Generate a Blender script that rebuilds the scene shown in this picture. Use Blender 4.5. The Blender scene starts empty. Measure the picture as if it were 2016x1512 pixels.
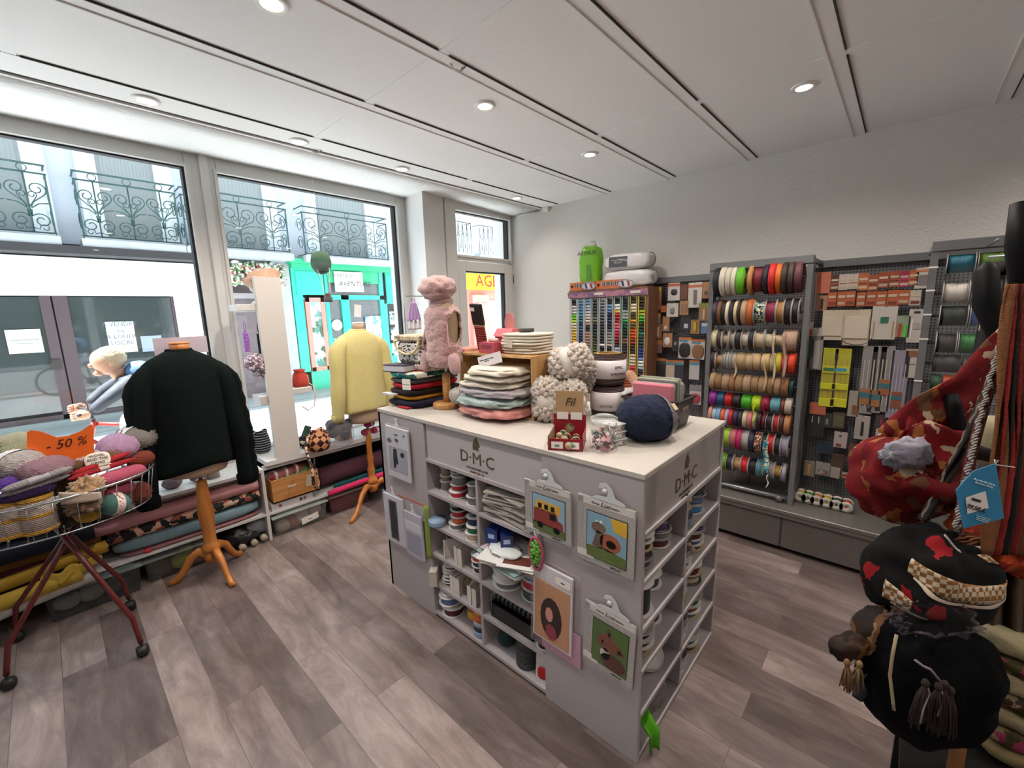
import bpy, math, random
from mathutils import Vector, Matrix, Euler, noise
R = math.radians
random.seed(7)
SC = bpy.context.scene
COL = SC.collection
CAMZ = 1.62
# ---------------- camera (fitted to the room's vanishing points) ----------------
YAW, PITCH, ROLL, FPX = R(47.355), R(9.703), R(-1.636), 836.1
_f = Vector((math.sin(YAW)*math.cos(PITCH), math.cos(YAW)*math.cos(PITCH), -math.sin(PITCH)))
_r = Vector((math.cos(YAW), -math.sin(YAW), 0)); _u = _r.cross(_f)
CR = _r*math.cos(ROLL)+_u*math.sin(ROLL); CU = -_r*math.sin(ROLL)+_u*math.cos(ROLL)
cam = bpy.data.objects.new('camera', bpy.data.cameras.new('camera')); COL.objects.link(cam)
cam.matrix_world = Matrix(((CR.x, CU.x, -_f.x, 0), (CR.y, CU.y, -_f.y, 0), (CR.z, CU.z, -_f.z, CAMZ), (0, 0, 0, 1)))
cam.data.sensor_width = 36; cam.data.lens = FPX/2016*36; cam.data.clip_start = .05; cam.data.clip_end = 200
SC.camera = cam
# ---------------- light ----------------
W = bpy.data.worlds.new('world'); SC.world = W; W.use_nodes = True
bg = W.node_tree.nodes['Background']; bg.inputs[0].default_value = (.68, .84, 1, 1); bg.inputs[1].default_value = 1.9
sun = bpy.data.objects.new('sun', bpy.data.lights.new('sun', 'SUN')); COL.objects.link(sun)
sun.data.energy = 26; sun.data.angle = R(.6); sun.data.color = (1, .98, .95)
sun.rotation_euler = Vector((.42, -.13, -1.25)).to_track_quat('-Z', 'Y').to_euler()
LAMP_W = 38.0
SC.view_settings.view_transform = 'Standard'; SC.view_settings.look = 'None'
SC.view_settings.exposure = 0.38; SC.view_settings.gamma = 1
SC.view_settings.use_curve_mapping = False
SC.cycles.max_bounces = 10; SC.cycles.diffuse_bounces = 5; SC.cycles.transparent_max_bounces = 16
SC.cycles.caustics_reflective = False; SC.cycles.caustics_refractive = False
SC.cycles.sample_clamp_indirect = 6

def P(px, py, x=None, y=None, z=None):
    "world point where the line of sight through a photo pixel meets a plane of the place"
    d = CR*((px-1008)/FPX)+CU*(-(py-756)/FPX)+_f
    if x is not None: t = x/d.x
    elif y is not None: t = y/d.y
    else: t = (z-CAMZ)/d.z
    return Vector((d.x*t, d.y*t, d.z*t+CAMZ))

# ---------------- materials ----------------
def lin(c):
    if isinstance(c, str):
        c = c.lstrip('#'); c = [int(c[i:i+2], 16)/255 for i in (0, 2, 4)]
        c = [x/12.92 if x <= .04045 else ((x+.055)/1.055)**2.4 for x in c]
    return (c[0], c[1], c[2], 1)
_M = {}
def newmat(name):
    m = bpy.data.materials.new(name); m.use_nodes = True
    nt = m.node_tree; b = nt.nodes['Principled BSDF']
    return m, nt, b
def _coord(nt, scale=(1, 1, 1), rot=(0, 0, 0)):
    tc = nt.nodes.new('ShaderNodeTexCoord'); mp = nt.nodes.new('ShaderNodeMapping')
    mp.inputs['Scale'].default_value = scale; mp.inputs['Rotation'].default_value = rot
    nt.links.new(tc.outputs['Object'], mp.inputs[0]); return mp.outputs[0]
def _tex(nt, kind, co, scale):
    if kind == 'noise':
        t = nt.nodes.new('ShaderNodeTexNoise'); t.inputs['Scale'].default_value = scale; t.inputs['Detail'].default_value = 4; o = t.outputs['Fac']
    elif kind == 'voronoi':
        t = nt.nodes.new('ShaderNodeTexVoronoi'); t.inputs['Scale'].default_value = scale; o = t.outputs['Distance']
    elif kind in ('wave', 'wavez', 'wavex', 'wavey', 'knit'):
        t = nt.nodes.new('ShaderNodeTexWave'); t.inputs['Scale'].default_value = scale
        t.bands_direction = {'wavez': 'Z', 'wavex': 'X', 'wavey': 'Y', 'knit': 'Z'}.get(kind, 'DIAGONAL')
        t.inputs['Distortion'].default_value = 2.5 if kind == 'knit' else .6; t.inputs['Detail Scale'].default_value = 4; o = t.outputs['Fac']
    nt.links.new(co, t.inputs['Vector']); return o
def M(col, rough=.6, metal=0, bump=None, var=None, spec=None, sheen=0, alpha=None, name=None, coat=0, trans=0):
    key = ('M', col, rough, metal, bump, var, spec, sheen, alpha, coat, trans)
    if key in _M: return _M[key]
    m, nt, b = newmat(name or 'surface'); L = nt.links
    b.inputs['Base Color'].default_value = lin(col); b.inputs['Roughness'].default_value = rough; b.inputs['Metallic'].default_value = metal
    if spec is not None: b.inputs['Specular IOR Level'].default_value = spec
    if sheen: b.inputs['Sheen Weight'].default_value = sheen
    if coat: b.inputs['Coat Weight'].default_value = coat; b.inputs['Coat Roughness'].default_value = .08
    if trans: b.inputs['Transmission Weight'].default_value = trans
    if var:
        o = _tex(nt, 'noise', _coord(nt), var[0]); mx = nt.nodes.new('ShaderNodeMix'); mx.data_type = 'RGBA'
        c = lin(col); k = var[1]
        mx.inputs[6].default_value = (c[0]*(1-k), c[1]*(1-k), c[2]*(1-k), 1)
        mx.inputs[7].default_value = (min(1, c[0]*(1+k)), min(1, c[1]*(1+k)), min(1, c[2]*(1+k)), 1)
        L.new(o, mx.inputs[0]); L.new(mx.outputs[2], b.inputs['Base Color'])
    if bump:
        o = _tex(nt, bump[0], _coord(nt), bump[1]); bp = nt.nodes.new('ShaderNodeBump'); bp.inputs['Strength'].default_value = bump[2]; bp.inputs['Distance'].default_value = .01
        L.new(o, bp.inputs['Height']); L.new(bp.outputs[0], b.inputs['Normal'])
    if alpha is not None:
        b.inputs['Alpha'].default_value = alpha
    _M[key] = m; return m
def pat(kind, cols, scale=10, rough=.75, dirn='X', stretch=(1, 1, 1), rot=(0, 0, 0), thr=None, bump=0, alpha=None):
    "patterned cloth / print: cells, stripes, checks, dots, blotches"
    key = (kind, tuple(cols), scale, rough, dirn, stretch, rot, tuple(thr) if thr else None, bump, alpha)
    if key in _M: return _M[key]
    m, nt, b = newmat(kind+'_print'); L = nt.links; b.inputs['Specular IOR Level'].default_value = .25; b.inputs['Roughness'].default_value = rough
    if alpha is not None: b.inputs['Alpha'].default_value = alpha
    co = _coord(nt, stretch, rot); cr = nt.nodes.new('ShaderNodeValToRGB'); cr.color_ramp.interpolation = 'CONSTANT'
    n = len(cols); el = cr.color_ramp.elements
    while len(el) < n: el.new(.5)
    ps = thr or [i/n for i in range(n)]
    for i, c in enumerate(cols): el[i].position = ps[i]; el[i].color = lin(c)
    if kind == 'cells':
        nz = nt.nodes.new('ShaderNodeTexNoise'); nz.inputs['Scale'].default_value = scale*1.6; L.new(co, nz.inputs['Vector'])
        vm = nt.nodes.new('ShaderNodeVectorMath'); vm.operation = 'MULTIPLY_ADD'; vm.inputs[1].default_value = (.9/scale,)*3; L.new(nz.outputs['Color'], vm.inputs[0]); L.new(co, vm.inputs[2]); co = vm.outputs[0]
        t = nt.nodes.new('ShaderNodeTexVoronoi'); t.inputs['Scale'].default_value = scale
        sp = nt.nodes.new('ShaderNodeSeparateColor'); L.new(t.outputs['Color'], sp.inputs[0]); o = sp.outputs[0]
    elif kind == 'dots':
        t = nt.nodes.new('ShaderNodeTexVoronoi'); t.inputs['Scale'].default_value = scale; o = t.outputs['Distance']
    elif kind == 'blotch':
        t = nt.nodes.new('ShaderNodeTexNoise'); t.inputs['Scale'].default_value = scale; t.inputs['Detail'].default_value = 3; t.inputs['Distortion'].default_value = 1.2; o = t.outputs['Fac']
    elif kind == 'stripes':
        t = nt.nodes.new('ShaderNodeTexWave'); t.wave_profile = 'SAW'; t.bands_direction = dirn; t.inputs['Scale'].default_value = scale; o = t.outputs['Fac']
    elif kind == 'checks':
        t = nt.nodes.new('ShaderNodeTexChecker'); t.inputs['Scale'].default_value = scale; o = t.outputs['Fac']
    L.new(co, t.inputs['Vector']); L.new(o, cr.inputs[0]); L.new(cr.outputs[0], b.inputs['Base Color'])
    if bump:
        bp = nt.nodes.new('ShaderNodeBump'); bp.inputs['Strength'].default_value = bump; bp.inputs['Distance'].default_value = .01
        L.new(o, bp.inputs['Height']); L.new(bp.outputs[0], b.inputs['Normal'])
    _M[key] = m; return m
def schlick(nt, base):
    lw = nt.nodes.new('ShaderNodeLayerWeight'); lw.inputs[0].default_value = .5
    pw = nt.nodes.new('ShaderNodeMath'); pw.operation = 'POWER'; pw.inputs[1].default_value = 5; nt.links.new(lw.outputs['Facing'], pw.inputs[0])
    ma = nt.nodes.new('ShaderNodeMath'); ma.operation = 'MULTIPLY_ADD'; ma.inputs[1].default_value = .9-base; ma.inputs[2].default_value = base; nt.links.new(pw.outputs[0], ma.inputs[0])
    return ma
def film(tint='#ffffff', a=.14, rough=.12):
    key = ('film', tint, a, rough)
    if key in _M: return _M[key]
    m, nt, b = newmat('clear_film'); L = nt.links
    tr = nt.nodes.new('ShaderNodeBsdfTransparent'); tr.inputs[0].default_value = (1, 1, 1, 1)
    mx = nt.nodes.new('ShaderNodeMixShader'); b.inputs['Base Color'].default_value = lin(tint); b.inputs['Roughness'].default_value = rough
    ad = schlick(nt, a)
    L.new(ad.outputs[0], mx.inputs[0]); L.new(tr.outputs[0], mx.inputs[1]); L.new(b.outputs[0], mx.inputs[2])
    L.new(mx.outputs[0], nt.nodes['Material Output'].inputs[0]); _M[key] = m; return m
def pane():
    if 'pane' in _M: return _M['pane']
    m, nt, b = newmat('window_glass'); L = nt.links; nt.nodes.remove(b)
    tr = nt.nodes.new('ShaderNodeBsdfTransparent'); tr.inputs[0].default_value = (.96, .98, .97, 1)
    gl = nt.nodes.new('ShaderNodeBsdfGlossy'); gl.inputs['Roughness'].default_value = 0
    fr = schlick(nt, .045); mx = nt.nodes.new('ShaderNodeMixShader')
    L.new(fr.outputs[0], mx.inputs[0]); L.new(tr.outputs[0], mx.inputs[1]); L.new(gl.outputs[0], mx.inputs[2])
    L.new(mx.outputs[0], nt.nodes['Material Output'].inputs[0]); _M['pane'] = m; return m
def emit(col, s):
    key = ('emit', col, s)
    if key in _M: return _M[key]
    m, nt, b = newmat('lit_lamp'); b.inputs['Emission Color'].default_value = lin(col); b.inputs['Emission Strength'].default_value = s; _M[key] = m; return m
def wood(c1, c2, rough=.45, scale=1.0, axis='X'):
    key = ('wood', c1, c2, rough, scale, axis)
    if key in _M: return _M[key]
    m, nt, b = newmat('wood'); L = nt.links; b.inputs['Roughness'].default_value = rough
    st = {'X': (1.5, 16, 16), 'Z': (16, 16, 1.5), 'Y': (16, 1.5, 16)}[axis]
    o = _tex(nt, 'noise', _coord(nt, tuple(s*scale for s in st)), 2.2); cr = nt.nodes.new('ShaderNodeValToRGB')
    cr.color_ramp.elements[0].color = lin(c1); cr.color_ramp.elements[1].color = lin(c2); cr.color_ramp.elements[0].position = .3; cr.color_ramp.elements[1].position = .7
    L.new(o, cr.inputs[0]); L.new(cr.outputs[0], b.inputs['Base Color']); _M[key] = m; return m

# ---------------- mesh building ----------------
class MB:
    def __init__(s): s.v = []; s.f = []; s.s = []
    def add(s, vs, fs, smooth=False, mtx=None):
        o = len(s.v); s.v += [mtx @ Vector(p) for p in vs] if mtx else [Vector(p) for p in vs]
        s.f += [tuple(o+i for i in f) for f in fs]; s.s += [smooth]*len(fs); return s
    def box(s, c, d, rot=None, ch=0):
        x, y, z = d[0]/2, d[1]/2, d[2]/2
        m = Matrix.Translation(c) @ (Euler(rot).to_matrix().to_4x4() if rot else Matrix())
        if ch:
            c_ = min(ch, x*.45, y*.45, z*.45); vs = []; fs = []
            idx = {}
            for sx in (-1, 1):
                for sy in (-1, 1):
                    for sz in (-1, 1):
                        for k, p in enumerate(((sx*x, sy*(y-c_), sz*(z-c_)), (sx*(x-c_), sy*y, sz*(z-c_)), (sx*(x-c_), sy*(y-c_), sz*z))):
                            idx[(sx, sy, sz, k)] = len(vs); vs.append(p)
            I = idx
            for s_ in (-1, 1):
                fs += [[I[(s_, a, b_, 0)] for a, b_ in ((-1, -1), (1, -1), (1, 1), (-1, 1))][::s_],
                       [I[(a, s_, b_, 1)] for a, b_ in ((-1, -1), (-1, 1), (1, 1), (1, -1))][::s_],
                       [I[(a, b_, s_, 2)] for a, b_ in ((-1, -1), (1, -1), (1, 1), (-1, 1))][::s_]]
            for a in (-1, 1):
                for b_ in (-1, 1):
                    fs += [[I[(a, b_, -1, 0)], I[(a, b_, -1, 1)], I[(a, b_, 1, 1)], I[(a, b_, 1, 0)]][::a*b_],
                           [I[(a, -1, b_, 2)], I[(a, -1, b_, 0)], I[(a, 1, b_, 0)], I[(a, 1, b_, 2)]][::a*b_],
                           [I[(-1, a, b_, 1)], I[(-1, a, b_, 2)], I[(1, a, b_, 2)], I[(1, a, b_, 1)]][::a*b_]]
                    for d_ in (-1, 1): fs.append([I[(a, b_, d_, 0)], I[(a, b_, d_, 1)], I[(a, b_, d_, 2)]][::a*b_*d_])
            return s.add(vs, fs, False, m)
        vs = [(i, j, k) for i in (-x, x) for j in (-y, y) for k in (-z, z)]
        return s.add(vs, [(0, 1, 3, 2), (4, 6, 7, 5), (0, 4, 5, 1), (2, 3, 7, 6), (0, 2, 6, 4), (1, 5, 7, 3)], False, m)
    def bx(s, x0, x1, y0, y1, z0, z1, ch=0): return s.box(((x0+x1)/2, (y0+y1)/2, (z0+z1)/2), (abs(x1-x0), abs(y1-y0), abs(z1-z0)), None, ch)
    def lathe(s, prof, c=(0, 0, 0), axis='Z', seg=16, smooth=True, mtx=None, sq=None):
        vs = []; fs = []; n = len(prof)
        for r, h in prof:
            for i in range(seg):
                a = 2*math.pi*i/seg; cx, cy = math.cos(a), math.sin(a)
                if sq: k = 1/(abs(cx)**sq+abs(cy)**sq)**(1/sq); cx *= k; cy *= k
                p = (r*cx, r*cy, h)
                if axis == 'X': p = (h, r*cx, r*cy)
                elif axis == 'Y': p = (r*cy, h, r*cx)
                vs.append(p)
        for j in range(n-1):
            for i in range(seg):
                a, b = j*seg+i, j*seg+(i+1) % seg; fs.append((a, b, b+seg, a+seg))
        if prof[0][0] > 1e-6: fs.append(tuple(range(seg))[::-1])
        if prof[-1][0] > 1e-6: fs.append(tuple(range((n-1)*seg, n*seg)))
        return s.add(vs, fs, smooth, (mtx or Matrix()) if mtx else Matrix.Translation(c))
    def tube(s, pts, r, seg=6, closed=False, smooth=True, flat=None, caps=True):
        pts = [Vector(p) for p in pts]; n = len(pts); vs = []; fs = []
        prev = None
        for i, p in enumerate(pts):
            a = pts[(i-1) % n] if (closed or i > 0) else p; b = pts[(i+1) % n] if (closed or i < n-1) else p
            t = (b-a); t = t.normalized() if t.length > 1e-9 else Vector((0, 0, 1))
            if prev is None:
                up = Vector((0, 0, 1)) if abs(t.z) < .9 else Vector((0, 1, 0)); u = t.cross(up).normalized()
            else:
                u = prev-t*prev.dot(t); u = u.normalized() if u.length > 1e-6 else t.orthogonal().normalized()
            prev = u; w = t.cross(u); rr = r[i] if isinstance(r, (list, tuple)) else r
            for k in range(seg):
                an = 2*math.pi*k/seg; vs.append(p+u*(math.cos(an)*rr)+w*(math.sin(an)*rr*(flat or 1)))
        for j in range(n if closed else n-1):
            for k in range(seg):
                a, b = j*seg+k, j*seg+(k+1) % seg; c_, d = ((j+1) % n)*seg+(k+1) % seg, ((j+1) % n)*seg+k
                fs.append((a, b, c_, d))
        if not closed and caps: fs += [tuple(range(seg))[::-1], tuple(range((n-1)*seg, n*seg))]
        return s.add(vs, fs, smooth)
    def prism(s, poly, y0, y1, plane='XZ', smooth=False, c=(0, 0, 0)):
        n = len(poly); vs = []
        for d in (y0, y1):
            for a, b in poly: vs.append({'XZ': (a, d, b), 'XY': (a, b, d), 'YZ': (d, a, b)}[plane])
        fs = [tuple(range(n)), tuple(range(n, 2*n))[::-1]]
        for i in range(n): fs.append((i, i+n, (i+1) % n+n, (i+1) % n))
        return s.add(vs, fs, smooth, Matrix.Translation(c))
    def grid(s, fn, nu, nv, smooth=True, wrap=False):
        vs = [fn(i/nu, j/nv) for j in range(nv+1) for i in range(nu+(0 if wrap else 1))]; fs = []; w = nu if wrap else nu+1
        for j in range(nv):
            for i in range(nu):
                a = j*w+i; b = j*w+(i+1) % w; fs.append((a, b, b+w, a+w))
        return s.add(vs, fs, smooth)
    def blob(s, c, r, n=2.0, amp=0, freq=3, seed=0, seg=(20, 12), rot=None, fn=None):
        c = Vector(c); rm = Euler(rot).to_matrix() if rot else None; vs = []; fs = []; U, V = seg
        pw = lambda q: math.copysign(abs(q)**(2/n), q)
        for j in range(V+1):
            th = math.pi*j/V
            for i in range(U):
                ph = 2*math.pi*i/U
                d = Vector((pw(math.sin(th))*pw(math.cos(ph)), pw(math.sin(th))*pw(math.sin(ph)), pw(math.cos(th))))
                k = 1+(amp*noise.noise(d*freq+Vector((seed*7.3, seed*3.1, 0))) if amp else 0)
                if fn: k *= fn(d, ph, th)
                p = Vector((d.x*r[0], d.y*r[1], d.z*r[2]))*k
                vs.append(c+(rm @ p if rm else p))
        for j in range(V):
            for i in range(U):
                a, b = j*U+i, j*U+(i+1) % U; fs.append((a, a+U, b+U, b))
        return s.add(vs, fs, True)
    def patch(s, r, n, amp, freq, seed, rot, fn, ph0, ph1, thf, w, g=1.012, nu=30, nv=5):
        rm = Euler(rot).to_matrix(); pw = lambda q: math.copysign(abs(q)**(2/n), q)
        def f(u, v):
            ph = ph0+(ph1-ph0)*u; th = thf(u)+(v-.5)*w
            d = Vector((pw(math.sin(th))*pw(math.cos(ph)), pw(math.sin(th))*pw(math.sin(ph)), pw(math.cos(th))))
            k = g*(1+amp*noise.noise(d*freq+Vector((seed*7.3, seed*3.1, 0))))*(fn(d, ph, th) if fn else 1)
            return rm @ (Vector((d.x*r[0], d.y*r[1], d.z*r[2]))*k)
        return s.grid(f, nu, nv)
    def mesh(s, name='mesh'):
        me = bpy.data.meshes.new(name); me.from_pydata([tuple(p) for p in s.v], [], s.f)
        me.polygons.foreach_set('use_smooth', s.s); me.update(); return me
def tag(o, label=None, cat=None, group=None, kind=None):
    if label: o['label'] = label
    if cat: o['category'] = cat
    if group: o['group'] = group
    if kind: o['kind'] = kind
    return o
def obj(name, mb, m, parent=None, loc=None, rot=None, label=None, bev=0, sub=0, solid=0, scale=None):
    me = mb.mesh(name) if isinstance(mb, MB) else mb
    o = bpy.data.objects.new(name, me); COL.objects.link(o)
    if isinstance(mb, MB): me.materials.append(m)
    else:
        if not me.materials: me.materials.append(None)
        o.material_slots[0].link = 'OBJECT'; o.material_slots[0].material = m
    if parent: o.parent = parent
    if loc is not None: o.location = loc
    if rot is not None: o.rotation_euler = rot
    if scale is not None: o.scale = scale
    if label: o['label'] = label
    if bev: b = o.modifiers.new('bevel', 'BEVEL'); b.width = bev; b.segments = 2; b.limit_method = 'ANGLE'
    if solid: b = o.modifiers.new('solid', 'SOLIDIFY'); b.thickness = solid; b.offset = 0
    if sub: b = o.modifiers.new('sub', 'SUBSURF'); b.levels = sub; b.render_levels = sub
    return o
def thing(name, label, cat, loc=(0, 0, 0), rz=0, group=None, rot=None):
    o = bpy.data.objects.new(name, None); COL.objects.link(o); o.location = loc; o.rotation_euler = rot or (0, 0, rz); o.empty_display_size = .1
    return tag(o, label, cat, group)
def struct(name, mb, m, **k): return tag(obj(name, mb, m, **k), kind='structure')
_C = {}
def cached(key, fn):
    if key not in _C: _C[key] = fn().mesh(str(key[0]) if isinstance(key, tuple) else key)
    return _C[key]
FACE_X = R(-90)      # things built facing -Y, turned to face -X (towards the room from the right wall)
# lettering meshes, made once
_T = {}
def make_texts(items):
    obs = []
    for key, (txt, size, shear) in items.items():
        cu = bpy.data.curves.new('t', 'FONT'); cu.body = txt; cu.size = size; cu.align_x = 'CENTER'; cu.align_y = 'CENTER'; cu.extrude = .0006; cu.shear = shear; cu.resolution_u = 2
        o = bpy.data.objects.new('t', cu); COL.objects.link(o); obs.append((key, o))
    dg = bpy.context.evaluated_depsgraph_get()
    for key, o in obs:
        me = bpy.data.meshes.new_from_object(o.evaluated_get(dg)); me.name = 'lettering'
        me.transform(Matrix.Rotation(R(90), 4, 'X')); me.materials.clear(); me.materials.append(None); _T[key] = me
    for key, o in obs: bpy.data.objects.remove(o)
def letters(key, m, parent, loc, rot=None, scale=None, name='lettering'):
    return obj(name, _T[key], m, parent, loc, rot, scale=scale)
make_texts({
 'dmc': ('D·M·C', .085, 0), 'dmc2': ('DOLLFUS-MIEG & CIE', .016, 0), 'dmc3': ('FONDÉE EN 1746', .013, 0), 'dmcs': ('DMC', .02, 0),
 'vendre': ('A VENDRE\nou\nA LOUER\nLOCAL', .13, 0), 'tel': ('06 76 43 66 40', .075, 0), 'pyr': ('PYRENEES', .13, 0), 'avent': ('AVENTURE', .16, .35),
 'agence': ('AGENCE', .50, 0), 'entrez': ('E\nN\nT\nR\nE\nZ', .17, 0), '50': ('- 50 %', .085, .3), 'gang': ('WOOL\nAND THE\nGANG', .022, 0),
 'pompon': ('POMPON\nPOINT', .022, 0), 'revel': ('REVELATION', .016, 0), 'glitter': ('GLITTER', .02, 0), 'fil': ('Fil', .05, .3),
 'ouatine': ('Coussin Ouatine\n200 g/m2', .035, 0), 'arthur': ('ARTHUR', .05, 0), 'luc': ('Luc', .024, .3), 'luc1': ('Canvas            Création', .011, .3),
 'luc2': ('K8026-05', .010, 0), 'price': ('29,50 €', .012, .2), 'tagtxt': ('from handcrafts to\nthe heart of the', .010, 0), 'sign': ('écharpes, étoles et coussins\ncoton bio', .012, 0),
 'sasha': ('sasa', .022, 0), 'small': ('essentiel', .012, 0), 'lines': ('mmmmmm mmmm\nmmmm mmmmm\nmmmmm mmm', .008, 0), 'prix': ('5,90 €', .016, 0),
 'bar': ('IIIIIIIIII', .016, 0), 'kit': ('Broderie', .014, .2)})
TXT = M('#2b2622', .7)
# =====================================================================
# THE ROOM
# =====================================================================
WX = 3.65; CZ = 2.66; WY = 3.70; DY = 3.33
WHITE = M('#e9e9e8', .75, bump=('noise', 90, .35), var=(3, .02), name='white_plaster')
def floor_mat():
    m, nt, b = newmat('wood_plank_vinyl'); L = nt.links
    tc = nt.nodes.new('ShaderNodeTexCoord'); mp = nt.nodes.new('ShaderNodeMapping'); mp.inputs['Rotation'].default_value = (0, 0, R(90)); mp.inputs['Location'].default_value = (.33, .02, 0)
    L.new(tc.outputs['Object'], mp.inputs[0])
    br = nt.nodes.new('ShaderNodeTexBrick'); br.inputs['Scale'].default_value = 1; br.inputs['Brick Width'].default_value = 1.2; br.inputs['Row Height'].default_value = .152
    br.inputs['Mortar Size'].default_value = .0012; br.offset = .37; br.squash = 1
    br.inputs['Color1'].default_value = (0, 0, 0, 1); br.inputs['Color2'].default_value = (1, 1, 1, 1); br.inputs['Mortar'].default_value = (.5, .5, .5, 1)
    L.new(mp.outputs[0], br.inputs[0])
    m2 = nt.nodes.new('ShaderNodeMapping'); m2.inputs['Scale'].default_value = (5, 1.3, 1); L.new(tc.outputs['Object'], m2.inputs[0])
    add = nt.nodes.new('ShaderNodeVectorMath'); add.operation = 'ADD'; ml = nt.nodes.new('ShaderNodeVectorMath'); ml.operation = 'MULTIPLY'; ml.inputs[1].default_value = (9, 13, 0)
    L.new(br.outputs['Color'], ml.inputs[0]); L.new(m2.outputs[0], add.inputs[0]); L.new(ml.outputs[0], add.inputs[1])
    n1 = nt.nodes.new('ShaderNodeTexNoise'); n1.inputs['Scale'].default_value = 2.2; n1.inputs['Detail'].default_value = 9; n1.inputs['Roughness'].default_value = .68; n1.inputs['Distortion'].default_value = .5; L.new(add.outputs[0], n1.inputs[0])
    n2 = nt.nodes.new('ShaderNodeTexNoise'); n2.inputs['Scale'].default_value = 3.4; n2.inputs['Detail'].default_value = 3; L.new(tc.outputs['Object'], n2.inputs[0])
    cr = nt.nodes.new('ShaderNodeValToRGB'); e = cr.color_ramp.elements; e[0].position = .22; e[0].color = lin('#625856'); e[1].position = .78; e[1].color = lin('#bdb4b3')
    x = e.new(.5); x.color = lin('#918786'); L.new(n1.outputs[0], cr.inputs[0])
    hs = nt.nodes.new('ShaderNodeMix'); hs.data_type = 'RGBA'; hs.blend_type = 'MULTIPLY'; hs.inputs[0].default_value = 1
    c2 = nt.nodes.new('ShaderNodeValToRGB'); e = c2.color_ramp.elements; e[0].position = 0; e[0].color = lin('#aaa19e'); e[1].position = 1; e[1].color = lin('#fdf5ef'); L.new(br.outputs['Color'], c2.inputs[0])
    L.new(cr.outputs[0], hs.inputs[6]); L.new(c2.outputs[0], hs.inputs[7])
    h2 = nt.nodes.new('ShaderNodeMix'); h2.data_type = 'RGBA'; h2.blend_type = 'MULTIPLY'; h2.inputs[0].default_value = .55
    c3 = nt.nodes.new('ShaderNodeValToRGB'); e = c3.color_ramp.elements; e[0].position = .35; e[0].color = lin('#dccfc8'); e[1].position = .6; e[1].color = lin('#f4f2f6'); L.new(n2.outputs[0], c3.inputs[0])
    L.new(hs.outputs[2], h2.inputs[6]); L.new(c3.outputs[0], h2.inputs[7])
    h3 = nt.nodes.new('ShaderNodeMix'); h3.data_type = 'RGBA'; L.new(br.outputs['Fac'], h3.inputs[0]); L.new(h2.outputs[2], h3.inputs[6]); h3.inputs[7].default_value = lin('#5a4b45')
    L.new(h3.outputs[2], b.inputs['Base Color']); b.inputs['Roughness'].default_value = .42
    bp = nt.nodes.new('ShaderNodeBump'); bp.inputs['Strength'].default_value = .12; bp.inputs['Distance'].default_value = .004; L.new(n1.outputs[0], bp.inputs['Height']); L.new(bp.outputs[0], b.inputs['Normal'])
    return m
struct('floor', MB().bx(-3.2, 3.85, -3.2, 3.75, -.1, 0), floor_mat())
struct('wall_right', MB().bx(WX, WX+.2, -3.2, 3.36, 0, 2.85), M('#e0ddd9', .8, bump=('noise', 70, .6), name='textured_wall'))
struct('wall_left', MB().bx(-3.4, -3.2, -3.2, 3.9, 0, 2.85), WHITE)
struct('wall_back', MB().bx(-3.4, 3.85, -3.4, -3.2, 0, 2.85), WHITE)
# ceiling boards
CEIL = M('#efefef', .75, bump=('noise', 60, .15), name='ceiling_board')
mb = MB().bx(-3.3, WX, -3.3, 2.83, CZ, CZ+.12)
ys = [2.68, 2.09, 1.505, .917, .315, -.28, -.87, -1.46, -2.05]
for y in ys: mb.bx(-3.3, WX, y-.028, y+.028 if y < 2.6 else y+.15, CZ-.005, CZ)
xs = [-1.14, .062, 1.25, 2.45]
for x in xs: mb.bx(x-.02, x+.02, -3.3, 2.83, CZ-.0035, CZ)
struct('ceiling', mb, CEIL)
mb = MB()
for y in ys:
    for a, b in zip([-3.2, -1.14, .062, 1.25, 2.45], [-1.14, .062, 1.25, 2.45, WX]):
        o_ = -.031 if y < 2.6 else -.031
        mb.bx(a+.03, b-.03, y+o_-.003, y+o_+.003, CZ-.0065, CZ)
struct('trim_1', mb, M('#3a3634', .9, name='shadow_gap'))
mb = MB()
for y in ys[1:]:
    mb.bx(-3.2, WX, y+.028, y+.034, CZ-.010, CZ)
struct('trim_2', mb, M('#e8e6e2', .6, name='batten_edge'))
mb = MB().bx(-3.2, WX, 2.845, 2.862, CZ-.014, CZ+.1); mb.bx(-3.2, 3.6, 2.885, 2.893, CZ-.006, CZ+.03)
struct('trim_3', mb, M('#e6e4e1', .5, name='white_rail'))
struct('trim_4', MB().bx(-3.2, WX, 2.83, 2.845, CZ-.004, CZ+.05), M('#55504c', .8, name='shadow_gap_wide'))
# soffit by the windows rises slightly towards the big windows
def soff(u, v):
    x = -3.3+u*6.97; y = 2.86+v*(.9); k = min(1, max(0, (3.65-x)/1.15)); return (x, y, CZ+v*(.097*k)+.002)
struct('ceiling.001', MB().grid(soff, 14, 4, smooth=True), M('#e8eaea', .85, bump=('noise', 26, .9), name='rough_plaster'), solid=.03)
# window wall
wall = MB(); wall.bx(-3.3, 2.5, WY-.02, WY+.22, 0, .5); wall.bx(-3.3, 2.5, WY+.06, WY+.3, 2.74, 3.4)
wall.bx(-3.3, -2.6, WY-.05, WY+.2, .5, 2.8); wall.bx(2.6, 4.4, DY+.1, WY+.3, 2.72, 3.4)
wall.bx(WX, WX+.5, DY+.02, DY+.26, -.1, 3.4)
struct('wall_front', wall, WHITE)
struct('wall_pillar', MB().prism([(2.41, 3.23), (2.69, 3.29), (2.69, 3.95), (2.50, 3.95), (2.535, WY)], -.1, 2.78, 'XY'), M('#dedddc', .75, bump=('noise', 40, .5), name='pillar_plaster'))
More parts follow.
